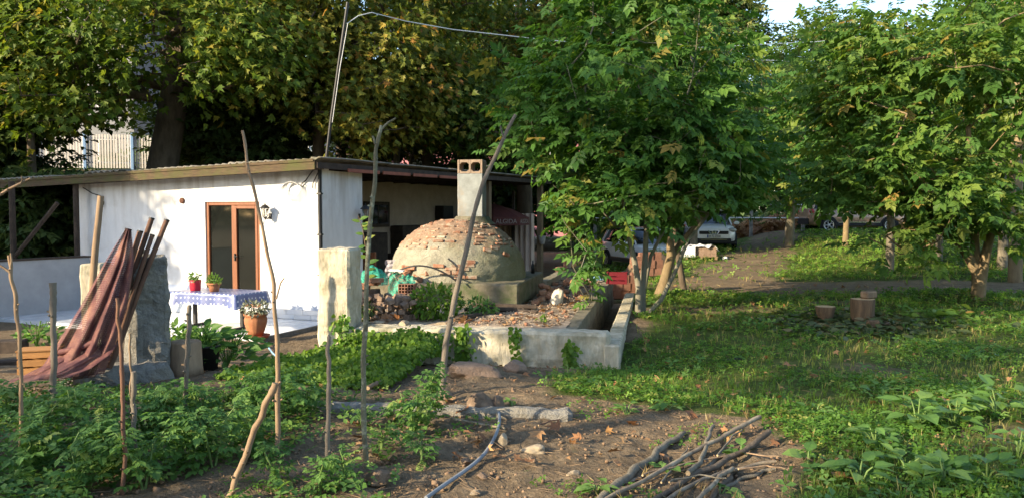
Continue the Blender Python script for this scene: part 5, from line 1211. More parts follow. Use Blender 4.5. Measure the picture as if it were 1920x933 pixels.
    for k in range(3): a = MB(); a.box(2.156, -.5, .33 + .045 * k, 2.163, .5, .345 + .045 * k); a.build('intake_bar', M['chrome'] if k == 2 else M['car_black'], c)
    a = MB(); a.box(1.96, -.84, .25, 2.09, .84, .36, ch=.02); a.build('lower_lip', M['car_black'], c)
    a = MB(); a.box(-2.15, -.7, .36, -2.09, .7, .62, ch=.02); a.build('rear_bumper', M['car_black'], c)
    a = MB(); a.box(2.14, -.26, .50, 2.175, .26, .61); pl = a.build('number_plate', M['plate'], c)
    a = MB(); a.box(2.1752, -.26, .50, 2.178, -.215, .61); a.build('blue_band', M['plate_blue'], pl)
    if plate:
        cu = bpy.data.curves.new('plate_lettering', 'FONT'); cu.body = plate; cu.size = .105; cu.align_x = 'CENTER'; cu.extrude = .001; cu.materials.append(M['car_black'])
        t_ = text_mesh('plate_lettering', cu); C.objects.link(t_); t_.parent = pl; t_.location = (2.1775, .02, .518); t_.rotation_euler = (R(90), 0, R(90))
    return c
g = P(1346, 466, 31.5); cx = g.x
car('parked_car', 'white crossover facing the camera at the end of the dirt road', (cx - .0, 33.0, h1(cx, 31.8)), R(-90) - math.atan2(cx, 32) * .6, M['car_white'], '34 RJ 8908')
g = P(1597, 437, 35.5); car('parked_car', 'bronze crossover parked side on behind the trees', (g.x, 35.6, h1(g.x, 35.2)), R(-2), M['car_bronze'], None)
g = P(1185, 446, 29); car('parked_car', 'white car standing half hidden behind the walnut leaves', (g.x + .75, 31.5, h1(g.x, 30)), R(-72), M['car_white'], None, False)

# ------------------------------------------------------------------ fences, wire pole, buildings behind
fw = thing('rail_fence', 'wire fence with two white rails and concrete posts behind the dirt road', 'fence', (8, 38, h1(8, 38)))
for k in range(8):
    x = 4 + k * 2.5; a = MB(); a.box(x - .07, 37.93, h1(x, 38) - .1, x + .07, 38.07, 2.25, ch=.01); a.build('post', M['concrete_grey'], fw, world=True)
for z in (1.42, 2.06): a = MB(); a.tube([(4, 37.9, z), (9, 37.88, z + .02), (14, 37.9, z), (21.5, 37.9, z + .05)], .035, 6); a.build('rail', M['whitewash'], fw, world=True)
# retaining wall and picket fence at upper left
rw = MB(); RW0, RW1 = Vector((-34, 25.5)), Vector((-3.5, 31.5)); rd = (RW1 - RW0).normalized(); rl = (RW1 - RW0).length; ra = math.atan2(rd.y, rd.x)
rw.rough_box(0, 0, -1, rl, .4, 3.25, step=.5, amp=.02, seed=81); o = rw.build('retaining_wall', M['concrete_dark']); o.location = (RW0.x, RW0.y, 0); o.rotation_euler = (0, 0, ra); tag(o, 'dark retaining wall behind the house carrying the white picket fence', 'wall')
em = MB(); nv_ = Vector((-rd.y, rd.x))
em.grid(lambda u, v: (RW0.x + rd.x * (rl + 1.5) * u + nv_.x * (.38 + 60 * v), RW0.y + rd.y * (rl + 1.5) * u + nv_.y * (.38 + 60 * v), 3.1 + 1.5 * v), 6, 6); o = em.build('embankment', M['ground']); tag(o, kind='structure')
pf = thing('picket_fence', 'white metal picket fence with blue posts on the retaining wall', 'fence', (RW0.x, RW0.y, 3.2), ra)
M['picket'] = mat('picket_white', (.66, .62, .58), (.55, .51, .47), .6, 3, bmp=.05, vary=.08); M['blue_post'] = mat('blue_post', (.22, .36, .58), (.17, .29, .48), .6, 5)
a = MB(); a.box(-.06, -.015, 0, .0, .015, 1.25); pm = a.mesh('picket'); pm.materials.append(M['picket'])
L0 = (Vector((-20.5, 0)).x - RW0.x) / rd.x
for k in range(110):
    o = bpy.data.objects.new('picket', pm); C.objects.link(o); o.parent = pf; o.location = (L0 + .098 * k, .2, .12)
for k in range(7): a = MB(); a.box(L0 + 1.63 * k - .07, .10, .0, L0 + 1.63 * k + .03, .17, 1.45, ch=.008); a.build('post', M['blue_post'], pf)
for z in (.3, 1.2): a = MB(); a.box(L0, .216, z, L0 + 10.8, .24, z + .05); a.build('rail', M['blue_post'], pf)
def building(label, x0, x1, y0, dep, hgt, zb, m, rows, cols, wz=1.4, ww=1.0, rz=0):
    bl = thing('building', label, 'building', (x0, y0, zb), rz)
    a = MB(); wd_ = x1 - x0; a.box(0, 0, 0, wd_, dep, hgt); a.build('wall', m, bl)
    a = MB(); a.box(-.4, -.4, hgt + .003, wd_ + .4, dep + .4, hgt + .35, ch=.03); a.build('roof', M['red_paint'], bl)
    for r_ in range(rows):
        for c_ in range(cols):
            x = wd_ * (c_ + .5) / cols; z = 1.0 + r_ * 3.0
            a = MB()
            for (xa, za, xb, zb_) in ((x - ww / 2, z, x + ww / 2, z + .07), (x - ww / 2, z + wz - .07, x + ww / 2, z + wz), (x - ww / 2, z + .07, x - ww / 2 + .07, z + wz - .07), (x + ww / 2 - .07, z + .07, x + ww / 2, z + wz - .07)): a.box(xa, -.06, za, xb, .02, zb_)
            f = a.build('window', M['whitewash'], bl); a = MB(); a.box(x - ww / 2 + .07, -.03, z + .07, x + ww / 2 - .07, -.01, z + wz - .07); a.build('pane', M['glass'], f)
M['pink_wall'] = mat('pink_wall', (.56, .25, .26), (.48, .21, .22), .85, 2, bmp=.1)
M['blue_wall'] = mat('pale_blue_wall', (.52, .60, .68), (.45, .53, .61), .85, 2, bmp=.1); M['grey_wall'] = mat('grey_building', (.24, .24, .235), (.19, .19, .19), .85, 2, bmp=.1)
building('pink house glimpsed between the trunks behind the oven chimney', -9.5, 4, 46, 8, 5.6, .3, M['pink_wall'], 2, 5)
building('pale blue house glimpsed right of the wire pole above the roof', -17.5, -10, 42, 8, 5.4, .3, M['blue_wall'], 2, 3)
building('grey building behind the picket fence at upper left', -34, -20, 42, 9, 9.5, 3.2, M['grey_wall'], 3, 5)
# wire pole on the house corner and the overhead wire
wp = thing('wire_pole', 'slender black wire pole leaning over the corner of the house roof', 'pole', P(610, 330, 17.0))
a = MB(); pp = [P(608, 330, 17.0), P(620, 230, 17.0), P(634, 130, 17.0), P(652, 5, 17.0)]; a.tube(pp, .035, 8); a.build('shaft', M['black'], wp, world=True)
a = MB(); a.tube([p + Vector((.042, -.03, 0)) for p in [P(620, 230, 17.0), P(634, 130, 17.0), P(649, 45, 17.0)]], .007, 6); a.build('cable', bpy.data.materials['white_cable'], wp, world=True)
ow = MB(); pix = [(650, 45, 17), (672, 30, 17.3), (697, 24, 17.6), (760, 40, 18.5), (850, 56, 20), (940, 66, 21.5), (1000, 73, 22.5), (1120, 84, 25), (1250, 90, 28), (1340, 89, 30), (1420, 84, 32), (1530, 79, 35), (1700, 60, 40)]
pts = [P(*q) for q in pix]; sm = []
for k in range(len(pts) - 1):
    for f in np.linspace(0, 1, 6, endpoint=False): sm.append(pts[k].lerp(pts[k + 1], f))
ow.tube(sm + [pts[-1]], [.009 + .011 * min(1, k / 60) for k in range(len(sm) + 1)], 6); o = ow.build('overhead_wire', bpy.data.materials['white_cable']); tag(o, 'white overhead wire sagging from the black pole across the trees', 'wire')
o2 = MB(); o2.tube([P(1400, 112, 38), P(1500, 116, 40), P(1600, 112, 44)], .03, 5); o = o2.build('overhead_wire', bpy.data.materials['white_cable']); tag(o, 'lower thin grey wire in front of the far trees at upper right', 'wire')
# off-camera shade trees: (along sun, across, crown height, radius, half height, clusters)
SHADE = [(13, -7.1, 8.2, .95, 2.0, 40), (13, -6.0, 4.0, .7, 1.4, 20), (13, -4.75, 8.4, .25, 1.2, 8), (12.5, -2.2, 6.6, .5, 2.0, 9), (12, -.9, 6.4, .5, 2.4, 14), (14, 2.2, 6.6, 1.8, 2.6, 22),
         (12, 5.5, 6.2, 2.2, 2.6, 24), (15, -7.6, 11.3, 1.4, 1.2, 14), (17, -10.5, 13.0, 1.8, 1.2, 14), (9, -12.6, 2.6, 1.0, 1.0, 24), (13, -21.4, 6.6, 2.6, 3.0, 330)]
# ------------------------------------------------------------------ trees
WL = [walnut_leaf() for _ in range(3)]; PLM = palmate()
M['straw'] = leaf_mat('straw', [(0, (.26, .19, .08)), (.6, (.40, .30, .13)), (1, (.50, .40, .20))], trans=.2)
def skeleton(stems, clusters, rng_, seg=.35, up=.25):
    """stems: list of [(x,y,z)...]; returns nodes (pos, parent, thickness count) joined by nearest-node growth"""
    pos, par = [], []
    start = []
    for st in stems:
        prev = -1
        for k, p in enumerate(st):
            p = Vector(p); pos.append(p); par.append(prev); prev = len(pos) - 1
            if k >= len(st) // 2: start.append(prev)
    allow = list(start)
    arr = np.array([pos[i][:] for i in allow])
    order = sorted(range(len(clusters)), key=lambda k: min((Vector(clusters[k]) - pos[i]).length for i in start))
    tips = []
    for k in order:
        c = Vector(clusters[k]); d = arr - np.array(c[:])[None]
        cost = np.sqrt((d ** 2).sum(1)) + .8 * np.maximum(0, d[:, 2])
        a = allow[int(np.argmin(cost))]; p0 = pos[a]; L = (c - p0).length; n = max(1, int(L / seg)); prev = a; new = []
        for j in range(1, n + 1):
            f = j / n; q = p0.lerp(c, f) + Vector((0, 0, up * L * .25 * math.sin(f * math.pi))) + Vector([rng_.uniform(-.05, .05) * min(L, 1.5) * (1 if j < n else 0) for _ in range(3)])
            pos.append(q); par.append(prev); prev = len(pos) - 1; allow.append(prev); new.append(q[:])
        arr = np.vstack([arr, np.array(new)]); tips.append(prev)
    cnt = [0.] * len(pos)
    for t in tips:
        i = t
        while i >= 0: cnt[i] += 1; i = par[i]
    return pos, par, cnt, tips
def limb_mesh(mb, pos, par, cnt, rtip, rexp, trunk_r=None, rmax=9):
    ch = {}
    for i, p in enumerate(par):
        if p >= 0: ch.setdefault(p, []).append(i)
    rad = [min(rmax, rtip * max(c, .7) ** rexp) for c in cnt]
    if trunk_r:
        for i, r_ in trunk_r.items(): rad[i] = r_
    roots = [i for i, p in enumerate(par) if p < 0]
    stack = [(r_, None) for r_ in roots]
    while stack:
        i, pr = stack.pop(); pts = [] if pr is None else [pos[pr]]; rr = [] if pr is None else [min(rad[pr], rad[i] * 1.25)]
        while True:
            pts.append(pos[i]); rr.append(rad[i]); k = ch.get(i, [])
            if not k: break
            k = sorted(k, key=lambda q: -cnt[q]); 
            for q in k[1:]: stack.append((q, i))
            i = k[0]
        if len(pts) > 1: mb.tube(pts, rr, 8 if max(rr) > .05 else 5, caps=False)
# windows through the foliage that the photograph shows: (x0, y0, x1, y1, share of leaves missing, nearest, farthest)
GAPS = [(1288, 392, 1402, 472, .97, 0, 32), (1490, 386, 1700, 448, .97, 0, 34.5), (960, 325, 1050, 520, .95, 0, 20), (1050, 385, 1180, 505, .45, 0, 20), (60, 248, 282, 318, .82, 0, 29), (1418, -10, 1482, 42, .9, 0, 99), (1685, -10, 1765, 22, .9, 0, 99),
        (1262, 455, 1510, 545, .9, 0, 40), (1420, 440, 1720, 520, .75, 0, 25), (1745, 425, 1885, 575, .9, 0, 20), (1890, 430, 1930, 520, .6, 0, 20), (855, 50, 965, 118, .6, 0, 99), (585, 250, 665, 305, .85, 0, 40), (690, 285, 1000, 335, .5, 0, 40),
        (1170, 430, 1300, 610, .8, 0, 20), (100, 110, 190, 250, .35, 0, 30), (262, 20, 356, 330, .9, 0, 23.4), (575, 150, 600, 300, .8, 0, 25), (690, 180, 790, 320, .5, 0, 26)]
def gap_keep(p, g):
    d = p - np.array(CAM[:]); y = np.maximum(d[:, 1], .1); c, s = math.cos(PITCH), math.sin(PITCH)
    f = c * d[:, 1] - s * d[:, 2]; upv = s * d[:, 1] + c * d[:, 2]; f = np.maximum(f, .1)
    px = 960 + F * d[:, 0] / f; py = 466.5 - F * upv / f; keep = np.ones(len(p), bool)
    for x0, y0, x1, y1, pr, a, b in GAPS:
        e = 12 * np.sin(py * .13) ; keep &= ~((px > x0 + e) & (px < x1 + e) & (py > y0) & (py < y1) & (d[:, 1] > a) & (d[:, 1] < b) & (g.random(len(p)) < pr))
    return keep
def in_frame(p):
    d = p - np.array(CAM[:]); y = d[:, 1]; px = 960 + F * d[:, 0] / y; py = 400 - F * d[:, 2] / y
    return (px > -20) & (px < 1940) & (py > -20) & (py < 950) & (y > .5)
def tree(name, label, group, stems, rads, ells, tm, leaf_mat_, bark, size, per, crad, seed, nparts=0, rtip=.006, rexp=.5, droop=.25, up=.25, shell=.55, loc=None, limb='trunk', hang=0., leafname='leaf', flat=.75):
    rs = random.Random(seed); g = np.random.default_rng(seed)
    base = Vector(stems[0][0]) if loc is None else loc
    t_ = thing(name, label, 'tree', base, 0, group)
    cl = []
    for (cx, cy, cz, rx, ry, rz_, n) in ells:
        v = g.normal(size=(n, 3)); v /= np.linalg.norm(v, axis=1, keepdims=True); r_ = (shell + (1 - shell) * g.random(n) ** .7)[:, None]
        cl.append(np.array([cx, cy, cz]) + v * r_ * np.array([rx, ry, rz_]))
    cl = np.vstack(cl); cl = cl[cl[:, 2] > H(cl[:, 0], cl[:, 1]) + .35]
    pos, par, cnt, tips = skeleton(stems, [tuple(c) for c in cl], rs, up=up)
    tr = {}; i = 0
    for st, rr in zip(stems, rads):
        for k in range(len(st)): tr[i] = rr[0] + (rr[1] - rr[0]) * k / (len(st) - 1) if k else rr[0]; i += 1
    mb = MB(); limb_mesh(mb, pos, par, cnt, rtip, rexp, tr, rmax=min(r_[1] for r_ in rads))
    mb.build(limb, bark, t_, world=True)
    # leaves round every cluster
    m_ = len(cl); k = per
    v = g.normal(size=(m_ * k, 3)); off = v * np.array([crad, crad, crad * flat]) * .6
    pc = np.repeat(cl, k, 0); pp = pc + off
    out = pp - np.array(base[:])[None]; out[:, 2] = 0; out /= np.maximum(np.linalg.norm(out, axis=1, keepdims=True), .01)
    D = off / crad + out * .5 + g.normal(size=off.shape) * .45; D[:, 2] = D[:, 2] * .6 - droop - hang * g.random(len(D))
    U = np.array([0, 0, 1.])[None] + g.normal(size=off.shape) * (.45 + .6 * hang) + out * (.25 + hang)
    B = bases(D, U); S = size * (.65 + .6 * g.random(len(pp)))
    ok = (pp[:, 2] > H(pp[:, 0], pp[:, 1]) + .12) & gap_keep(pp, g); pp, B, S, pc = pp[ok], B[ok], S[ok], pc[ok]
    rnd = (np.sin(pc[:, 0] * 1.1 + pc[:, 2] * .9 + seed) * .5 + .5) * .35 + g.random(len(pp)) * .65
    tms = tm if isinstance(tm, list) else [tm]
    mask = np.zeros(len(pp), bool)
    if nparts:
        vis = in_frame(pp); dist = np.linalg.norm(pp - np.array(CAM[:]), axis=1); face = np.abs((B[:, :, 2] * (pp - np.array(CAM[:]))).sum(1)) / dist
        # largest in the picture: big, near, turned to the camera and on the camera side of the crown
        depth = np.abs(pp[:, 1] - pp[vis][:, 1].min()) if vis.any() else dist
        sc_ = S / dist * (.35 + face) * np.exp(-depth * .5) * vis; mask[np.argsort(-sc_)[:nparts]] = True
        ms = leaf_meshes(tms, leaf_mat_, leafname); inv = Vector(base)
        for i in np.nonzero(mask)[0]:
            o = bpy.data.objects.new(leafname, ms[i % len(ms)]); C.objects.link(o); o.parent = t_; b_ = B[i] * S[i]; p = pp[i] - np.array(inv[:])
            o.matrix_basis = Matrix(((*b_[0], p[0]), (*b_[1], p[1]), (*b_[2], p[2]), (0, 0, 0, 1)))
    rest = np.nonzero(~mask)[0]
    sel = [rest[q::len(tms)] for q in range(len(tms))]
    Vs, Ts, Rs, b0 = [], [], [], 0
    for tmm, s_i in zip(tms, sel):
        tv, tf = np.asarray(tmm[0]), np.asarray(tmm[1]); n = len(s_i)
        V = np.einsum('nij,vj->nvi', B[s_i], tv) * S[s_i][:, None, None] + (pp[s_i] - np.array(base[:]))[:, None, :]
        Vs.append(V.reshape(-1, 3)); Ts.append((tf[None] + (np.arange(n) * len(tv))[:, None, None]).reshape(-1, 3) + b0); Rs.append(np.repeat(rnd[s_i], len(tv))); b0 += n * len(tv)
    o = tri_mesh('crown', np.vstack(Vs), np.vstack(Ts), leaf_mat_, t_, np.concatenate(Rs)); tag(o, kind='stuff')
    return t_
def Pl(pts, Y): return [P(x, y, Y) if len(q) == 2 else P(x, y, q[2]) for q in pts for x, y in [q[:2]]]
def E(px, py, Y, rx, rz_, n, ry=None): q = P(px, py, Y); return (q.x, q.y, q.z, rx * Y / F, (ry if ry else rx * Y / F), rz_ * Y / F, n)
def grounded(pts):
    pts = [Vector(p) for p in pts]; pts[0].z = h1(pts[0].x, pts[0].y) - .05; return pts
# central walnut with several stems
Yc = 13.0
tree('walnut_tree', 'multi stemmed walnut tree with dense green leaves beside the drainage channel', 'walnut trees',
     [grounded(Pl([(1197, 598), (1198, 540), (1190, 490), (1178, 440), (1170, 380), (1160, 300)], Yc)), grounded(Pl([(1205, 596), (1204, 540), (1210, 480), (1212, 420), (1215, 330), (1220, 240)], Yc + .15)),
      grounded(Pl([(1207, 605), (1240, 560), (1265, 510), (1290, 450), (1330, 400), (1370, 330)], Yc - .1)), grounded(Pl([(1203, 594), (1208, 540), (1220, 480), (1240, 440), (1260, 400), (1290, 320)], Yc + .3))],
     [(.062, .026), (.062, .026), (.046, .02), (.042, .02)],
     [E(1200, 150, Yc, 190, 190, 80), E(1110, 300, Yc - .2, 120, 110, 32), E(1290, 300, Yc - .3, 140, 120, 44), E(1200, 380, Yc - .4, 170, 60, 26), E(1390, 330, Yc - .2, 60, 60, 12), E(1030, 200, Yc - .1, 70, 150, 15), E(1190, -60, Yc, 150, 100, 30)],
     WL, M['walnut'], M['bark_grey'], .36, 15, .38, 3, 300, rtip=.0045, up=.2, limb='stem')
tree('walnut_tree', 'golden lit forked walnut trunk just behind the multi stemmed walnut', 'walnut trees',
     [grounded(Pl([(1233, 572), (1245, 530), (1258, 480), (1255, 430), (1250, 360)], 15.2)), grounded(Pl([(1232, 574), (1246, 528), (1262, 476), (1290, 440), (1330, 390)], 15.3))],
     [(.12, .05), (.10, .04)], [E(1260, 260, 15.4, 160, 150, 50)], WL, M['walnut'], M['bark_gold'], .36, 13, .4, 5, 0, limb='stem')
tree('walnut_tree', 'thin dark leaning trunk right of the golden lit walnut trunk', 'walnut trees',
     [grounded(Pl([(1284, 555), (1275, 500), (1265, 440), (1262, 380)], 16.0))], [(.075, .04)], [E(1300, 280, 16.4, 120, 100, 30)], WL, M['walnut'], M['bark_dark'], .36, 12, .4, 6, 0)
# right-hand walnut
Yr = 14.6
tree('walnut_tree', 'right hand walnut tree with three limbs rising from a short sunlit trunk', 'walnut trees',
     [grounded(Pl([(1832, 572), (1834, 530), (1832, 510), (1815, 480), (1790, 445), (1750, 410), (1720, 380)], Yr)), grounded(Pl([(1830, 572), (1836, 530), (1838, 505), (1828, 470), (1828, 430), (1825, 340), (1815, 240)], Yr + .06)), grounded(Pl([(1834, 572), (1838, 530), (1842, 508), (1850, 470), (1860, 430), (1885, 370), (1910, 300)], Yr - .06))],
     [(.125, .05), (.125, .045), (.12, .045)],
     [E(1770, 200, Yr, 200, 170, 92), E(1640, 330, Yr - .4, 120, 80, 34), E(1760, 380, Yr - .7, 130, 50, 26), E(1900, 380, Yr - .6, 110, 70, 22), E(1680, 455, Yr - .9, 80, 36, 11), E(1880, 80, Yr, 120, 120, 36), E(1600, 130, Yr + .2, 100, 110, 34)],
     WL, M['walnut_b'], M['bark_gold'], .40, 15, .42, 9, 300, limb='limb')
# more walnuts behind
for k, (px, py, Y, r_, cx_, cy_, rx, rz_, n, lab, lm) in enumerate((
    (1668, 480, 21.5, .13, 1640, 240, 170, 190, 95, 'forked grey walnut trunk standing on the lit strip of grass', 'walnut'), (1585, 455, 28.5, .12, 1560, 250, 150, 140, 80, 'slim pale tree trunk in front of the bronze crossover', 'walnut'),
    (1480, 440, 31, .2, 1440, 250, 170, 150, 110, 'tree with dense crown over the end of the dirt road', 'walnut'), (1880, 470, 22, .15, 1890, 210, 130, 210, 90, 'walnut tree behind the right hand walnut at the right edge', 'walnut_b'),
    (1300, 455, 29, .15, 1310, 200, 170, 190, 110, 'tall walnut rising behind the multi stemmed walnut', 'walnut_b'), (1760, 470, 24, .12, 1770, 300, 140, 90, 60, 'low bushy walnut between the lit strip and the right hand walnut', 'walnut'))):
    tree('walnut_tree', lab, 'walnut trees', [grounded(Pl([(px, py), (px + 3, py - 60), (px - 4, py - 130), (cx_, cy_ + 20)], Y))], [(r_, r_ * .4)], [E(cx_, cy_, Y, rx, rz_, n)], WL, M[lm], M['bark_gold' if k == 1 else 'bark'], .42, 13, .55, 20 + k, 120 if Y < 25 else 0)
# tall sunlit trunk at the right edge
tree('tall_tree', 'tall tree with a straight sunlit trunk at the right edge', 'tall background trees', [grounded(Pl([(1905, 470), (1906, 300), (1912, 120), (1920, -60), (1925, -250)], 19))], [(.16, .07)], [E(1930, -200, 19, 180, 130, 60), E(1850, 40, 19.5, 90, 70, 26)], WL, M['walnut_b'], M['bark_gold'], .40, 13, .5, 41, 0)
# plane trees behind the house
PLT = [palmate() for _ in range(5)]
tree('plane_tree', 'large leaning plane tree with a dark thick trunk behind the house roof', 'plane trees behind the house',
     [grounded(Pl([(300, 470), (300, 340), (318, 240), (332, 140), (340, 20), (345, -160)], 23.5))], [(.52, .30)],
     [E(200, 60, 21.5, 210, 130, 120), E(60, 120, 20.5, 120, 130, 60), E(420, 85, 21.5, 160, 105, 95), E(300, -120, 23, 300, 150, 110), E(180, 205, 21.5, 120, 30, 16)], PLT, M['plane_lime'], M['bark_dark'], .22, 44, .72, 51, 300, rtip=.012, hang=.5)
tree('plane_tree', 'plane tree with yellowing leaves right of the wire pole', 'plane trees behind the house',
     [grounded(Pl([(592, 460), (598, 240), (612, 60), (620, -100)], 25))], [(.22, .12)],
     [E(560, 85, 24, 130, 110, 75), E(730, 130, 24, 130, 120, 95), E(690, 215, 23.5, 130, 60, 50), E(620, -80, 25, 260, 120, 110)], PLT, M['plane_gold'], M['bark_dark'], .21, 46, .75, 52, 300, rtip=.012, hang=.5)
tree('plane_tree', 'plane tree with dark green shaded crown above the chimney', 'plane trees behind the house',
     [grounded(Pl([(800, 470), (802, 320), (798, 200), (805, 60)], 28))], [(.24, .12)],
     [E(830, 180, 27, 130, 100, 90), E(930, 240, 26, 100, 70, 60), E(850, 20, 28, 160, 50, 50)], PLT, M['plane'], M['bark_dark'], .21, 44, .8, 53, 200, rtip=.012, hang=.5)
tree('plane_tree', 'tall plane tree with a thick dark trunk right of the chimney', 'plane trees behind the house',
     [grounded(Pl([(985, 480), (983, 300), (978, 160), (975, -40)], 30))], [(.32, .2)],
     [E(1000, 150, 29, 110, 150, 100), E(960, -20, 30, 200, 90, 80), E(1100, 100, 31, 140, 150, 90)], PLT, M['plane'], M['bark_dark'], .22, 44, .85, 54, 0, rtip=.012, hang=.5)
for k, (px, r_, lab) in enumerate(((705, .10, 'slim trunk between the lichen stake and the chimney behind the roof'), (745, .13, 'light brown slim trunk behind the veranda roof'), (772, .08, 'thinnest pale trunk behind the veranda roof'))):
    tree('young_plane_tree', lab, 'slim trees behind the veranda', [grounded(Pl([(px, 470), (px - 4, 330), (px + 5, 230), (px - 5, 120)], 26 + k))], [(r_, r_ * .6)], [E(px, 200, 25.5 + k, 80, 70, 26)], PLT, M['plane_gold' if k != 1 else 'plane'], M['bark' if k else 'bark_dark'], .24, 38, .7, 60 + k, 0, rtip=.01)
# dark ivy-clad thicket behind the roof and at the far left
sprig = [shrub_sprig() for _ in range(2)]
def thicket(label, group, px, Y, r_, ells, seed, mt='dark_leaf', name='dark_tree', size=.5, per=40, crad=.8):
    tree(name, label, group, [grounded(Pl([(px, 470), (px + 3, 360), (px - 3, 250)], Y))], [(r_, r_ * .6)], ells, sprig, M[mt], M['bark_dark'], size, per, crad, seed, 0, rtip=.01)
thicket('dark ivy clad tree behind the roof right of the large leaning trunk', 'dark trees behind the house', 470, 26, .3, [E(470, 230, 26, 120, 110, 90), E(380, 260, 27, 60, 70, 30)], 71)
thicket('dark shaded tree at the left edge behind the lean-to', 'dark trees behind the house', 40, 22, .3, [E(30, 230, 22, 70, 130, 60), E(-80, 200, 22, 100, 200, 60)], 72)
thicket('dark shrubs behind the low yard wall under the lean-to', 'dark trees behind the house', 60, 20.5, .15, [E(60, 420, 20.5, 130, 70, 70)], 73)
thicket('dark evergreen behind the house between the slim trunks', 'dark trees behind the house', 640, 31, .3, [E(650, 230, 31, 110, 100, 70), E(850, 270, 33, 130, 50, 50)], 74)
# far trees on the skyline
for k, (px, top, Y, rx, rz_, n, lab, mt) in enumerate((
    (1300, 60, 52, 130, 200, 170, 'tall rounded far tree left of the sky gap', 'far_leaf'), (1540, 100, 60, 95, 130, 120, 'dark green far tree right of the sky gap', 'far_leaf'),
    (1150, 30, 50, 120, 250, 150, 'far tree behind the tall plane crown', 'far_leaf'), (1850, 80, 55, 90, 120, 100, 'far yellow green tree at the upper right corner', 'plane'), (1700, 160, 50, 130, 110, 120, 'far tree behind the walnuts on the right', 'far_leaf'),
    (1640, 110, 46, 80, 90, 70, 'far tree below the right hand patch of sky', 'walnut'))):
    tree('far_tree', lab, 'far trees on the skyline', [grounded([P(px, 430, Y), P(px, 300, Y), P(px, top + 60, Y)])], [(.35, .15)], [E(px, top + rz_ * .45, Y, rx, rz_, n)], sprig, M[mt], M['bark_dark'], .75, 44, 1.3, 80 + k, 0, rtip=.02)
# woodland closing the view (reads as one mass)
def wood(name, label, n, xr, yr, zr, mt, size, seed, cut=None):
    g = np.random.default_rng(seed); pp = np.stack([g.uniform(*xr, n), g.uniform(*yr, n), np.zeros(n)], 1)
    top = zr[1] * (.75 + .25 * np.sin(pp[:, 0] * .35 + seed) * np.sin(pp[:, 0] * .13)); pp[:, 2] = zr[0] + (top - zr[0]) * g.random(n) ** .8
    if cut is not None: pp = pp[cut(pp)]
    n = len(pp); D = g.normal(size=(n, 3)); D[:, 2] -= .2; U = np.array([0, -.6, .8])[None] + g.normal(size=(n, 3)) * .4
    o = scatter(name, sprig[0], pp, bases(D, U), size * (.6 + .7 * g.random(n)), M[mt], None, rnd=g.random(n)); tag(o, label, 'woodland', kind='stuff')
wood('woodland', 'dark woodland closing the view behind the house', 15000, (-50, 6), (52, 64), (3, 21), 'far_leaf', 1.3, 5)
wood('woodland', 'shaded woodland closing the view behind the parked cars', 9000, (2, 48), (62, 74), (0, 13.5), 'far_leaf', 1.3, 6)
wood('undergrowth', 'tangled undergrowth behind the rail fence', 9000, (3, 34), (39, 43), (.3, 2.6), 'far_leaf', .5, 7)
wood('undergrowth', 'dry reddish undergrowth along the rail fence', 1200, (9, 14), (38.5, 39.4), (.3, 1.8), 'dry', .4, 8)
wood('undergrowth', 'low scrub on the bank behind the house', 11000, (-30, 3), (32.5, 36), (1.0, 5.2), 'dark_leaf', .6, 9, cut=lambda p: (p[:, 0] > -9) | (p[:, 2] > 3.0))

wood('woodland', 'unseen woodland added behind the camera to darken reflections', 5000, (-70, 60), (-75, -60), (0, 13), 'far_leaf', 2.6, 15)  # unseen mass added so the door glass has something dark to reflect
wood('woodland', 'unseen woodland added left of the camera to darken reflections', 3500, (-95, -80), (-70, 40), (0, 13), 'far_leaf', 2.6, 16)  # its unseen left part, likewise added for reflections and low sky light

# unseen trees left of and behind the camera, crowns shaped to throw dappled shade
def shade_pt(a_, p_): return Vector((-.84 * a_ + .545 * p_, -.545 * a_ - .84 * p_, 0))
for k, (a_, p_, zc, r_, rz_, n) in enumerate(SHADE):
    c = shade_pt(a_, p_)
    tree('shade_tree', ['broad tree left of the garden', 'tall tree behind the vegetable bed', 'tree on the near side of the garden', 'old tree behind the camera', 'spreading tree beyond the bed', 'tree behind and left of the camera', 'tree farthest behind the camera', 'leafy tree behind the garden', 'low round tree by the yard', 'low tree left of the bed', 'dense tree beyond the yard wall'][k % 11] + ', out of view, crown shaped for its shade', 'trees outside the view',
         [[Vector((c.x, c.y, h1(c.x, c.y) - .1)), Vector((c.x + .1, c.y, zc * .3)), Vector((c.x - .1, c.y + .1, zc * .55)), Vector((c.x, c.y, zc * .8))]], [(.25, .12)], [(c.x, c.y, zc, r_, r_, rz_, n)], sprig, M['far_leaf'], M['bark_dark'], .45, 30, .55, 100 + k, 0, rtip=.012, shell=.25)

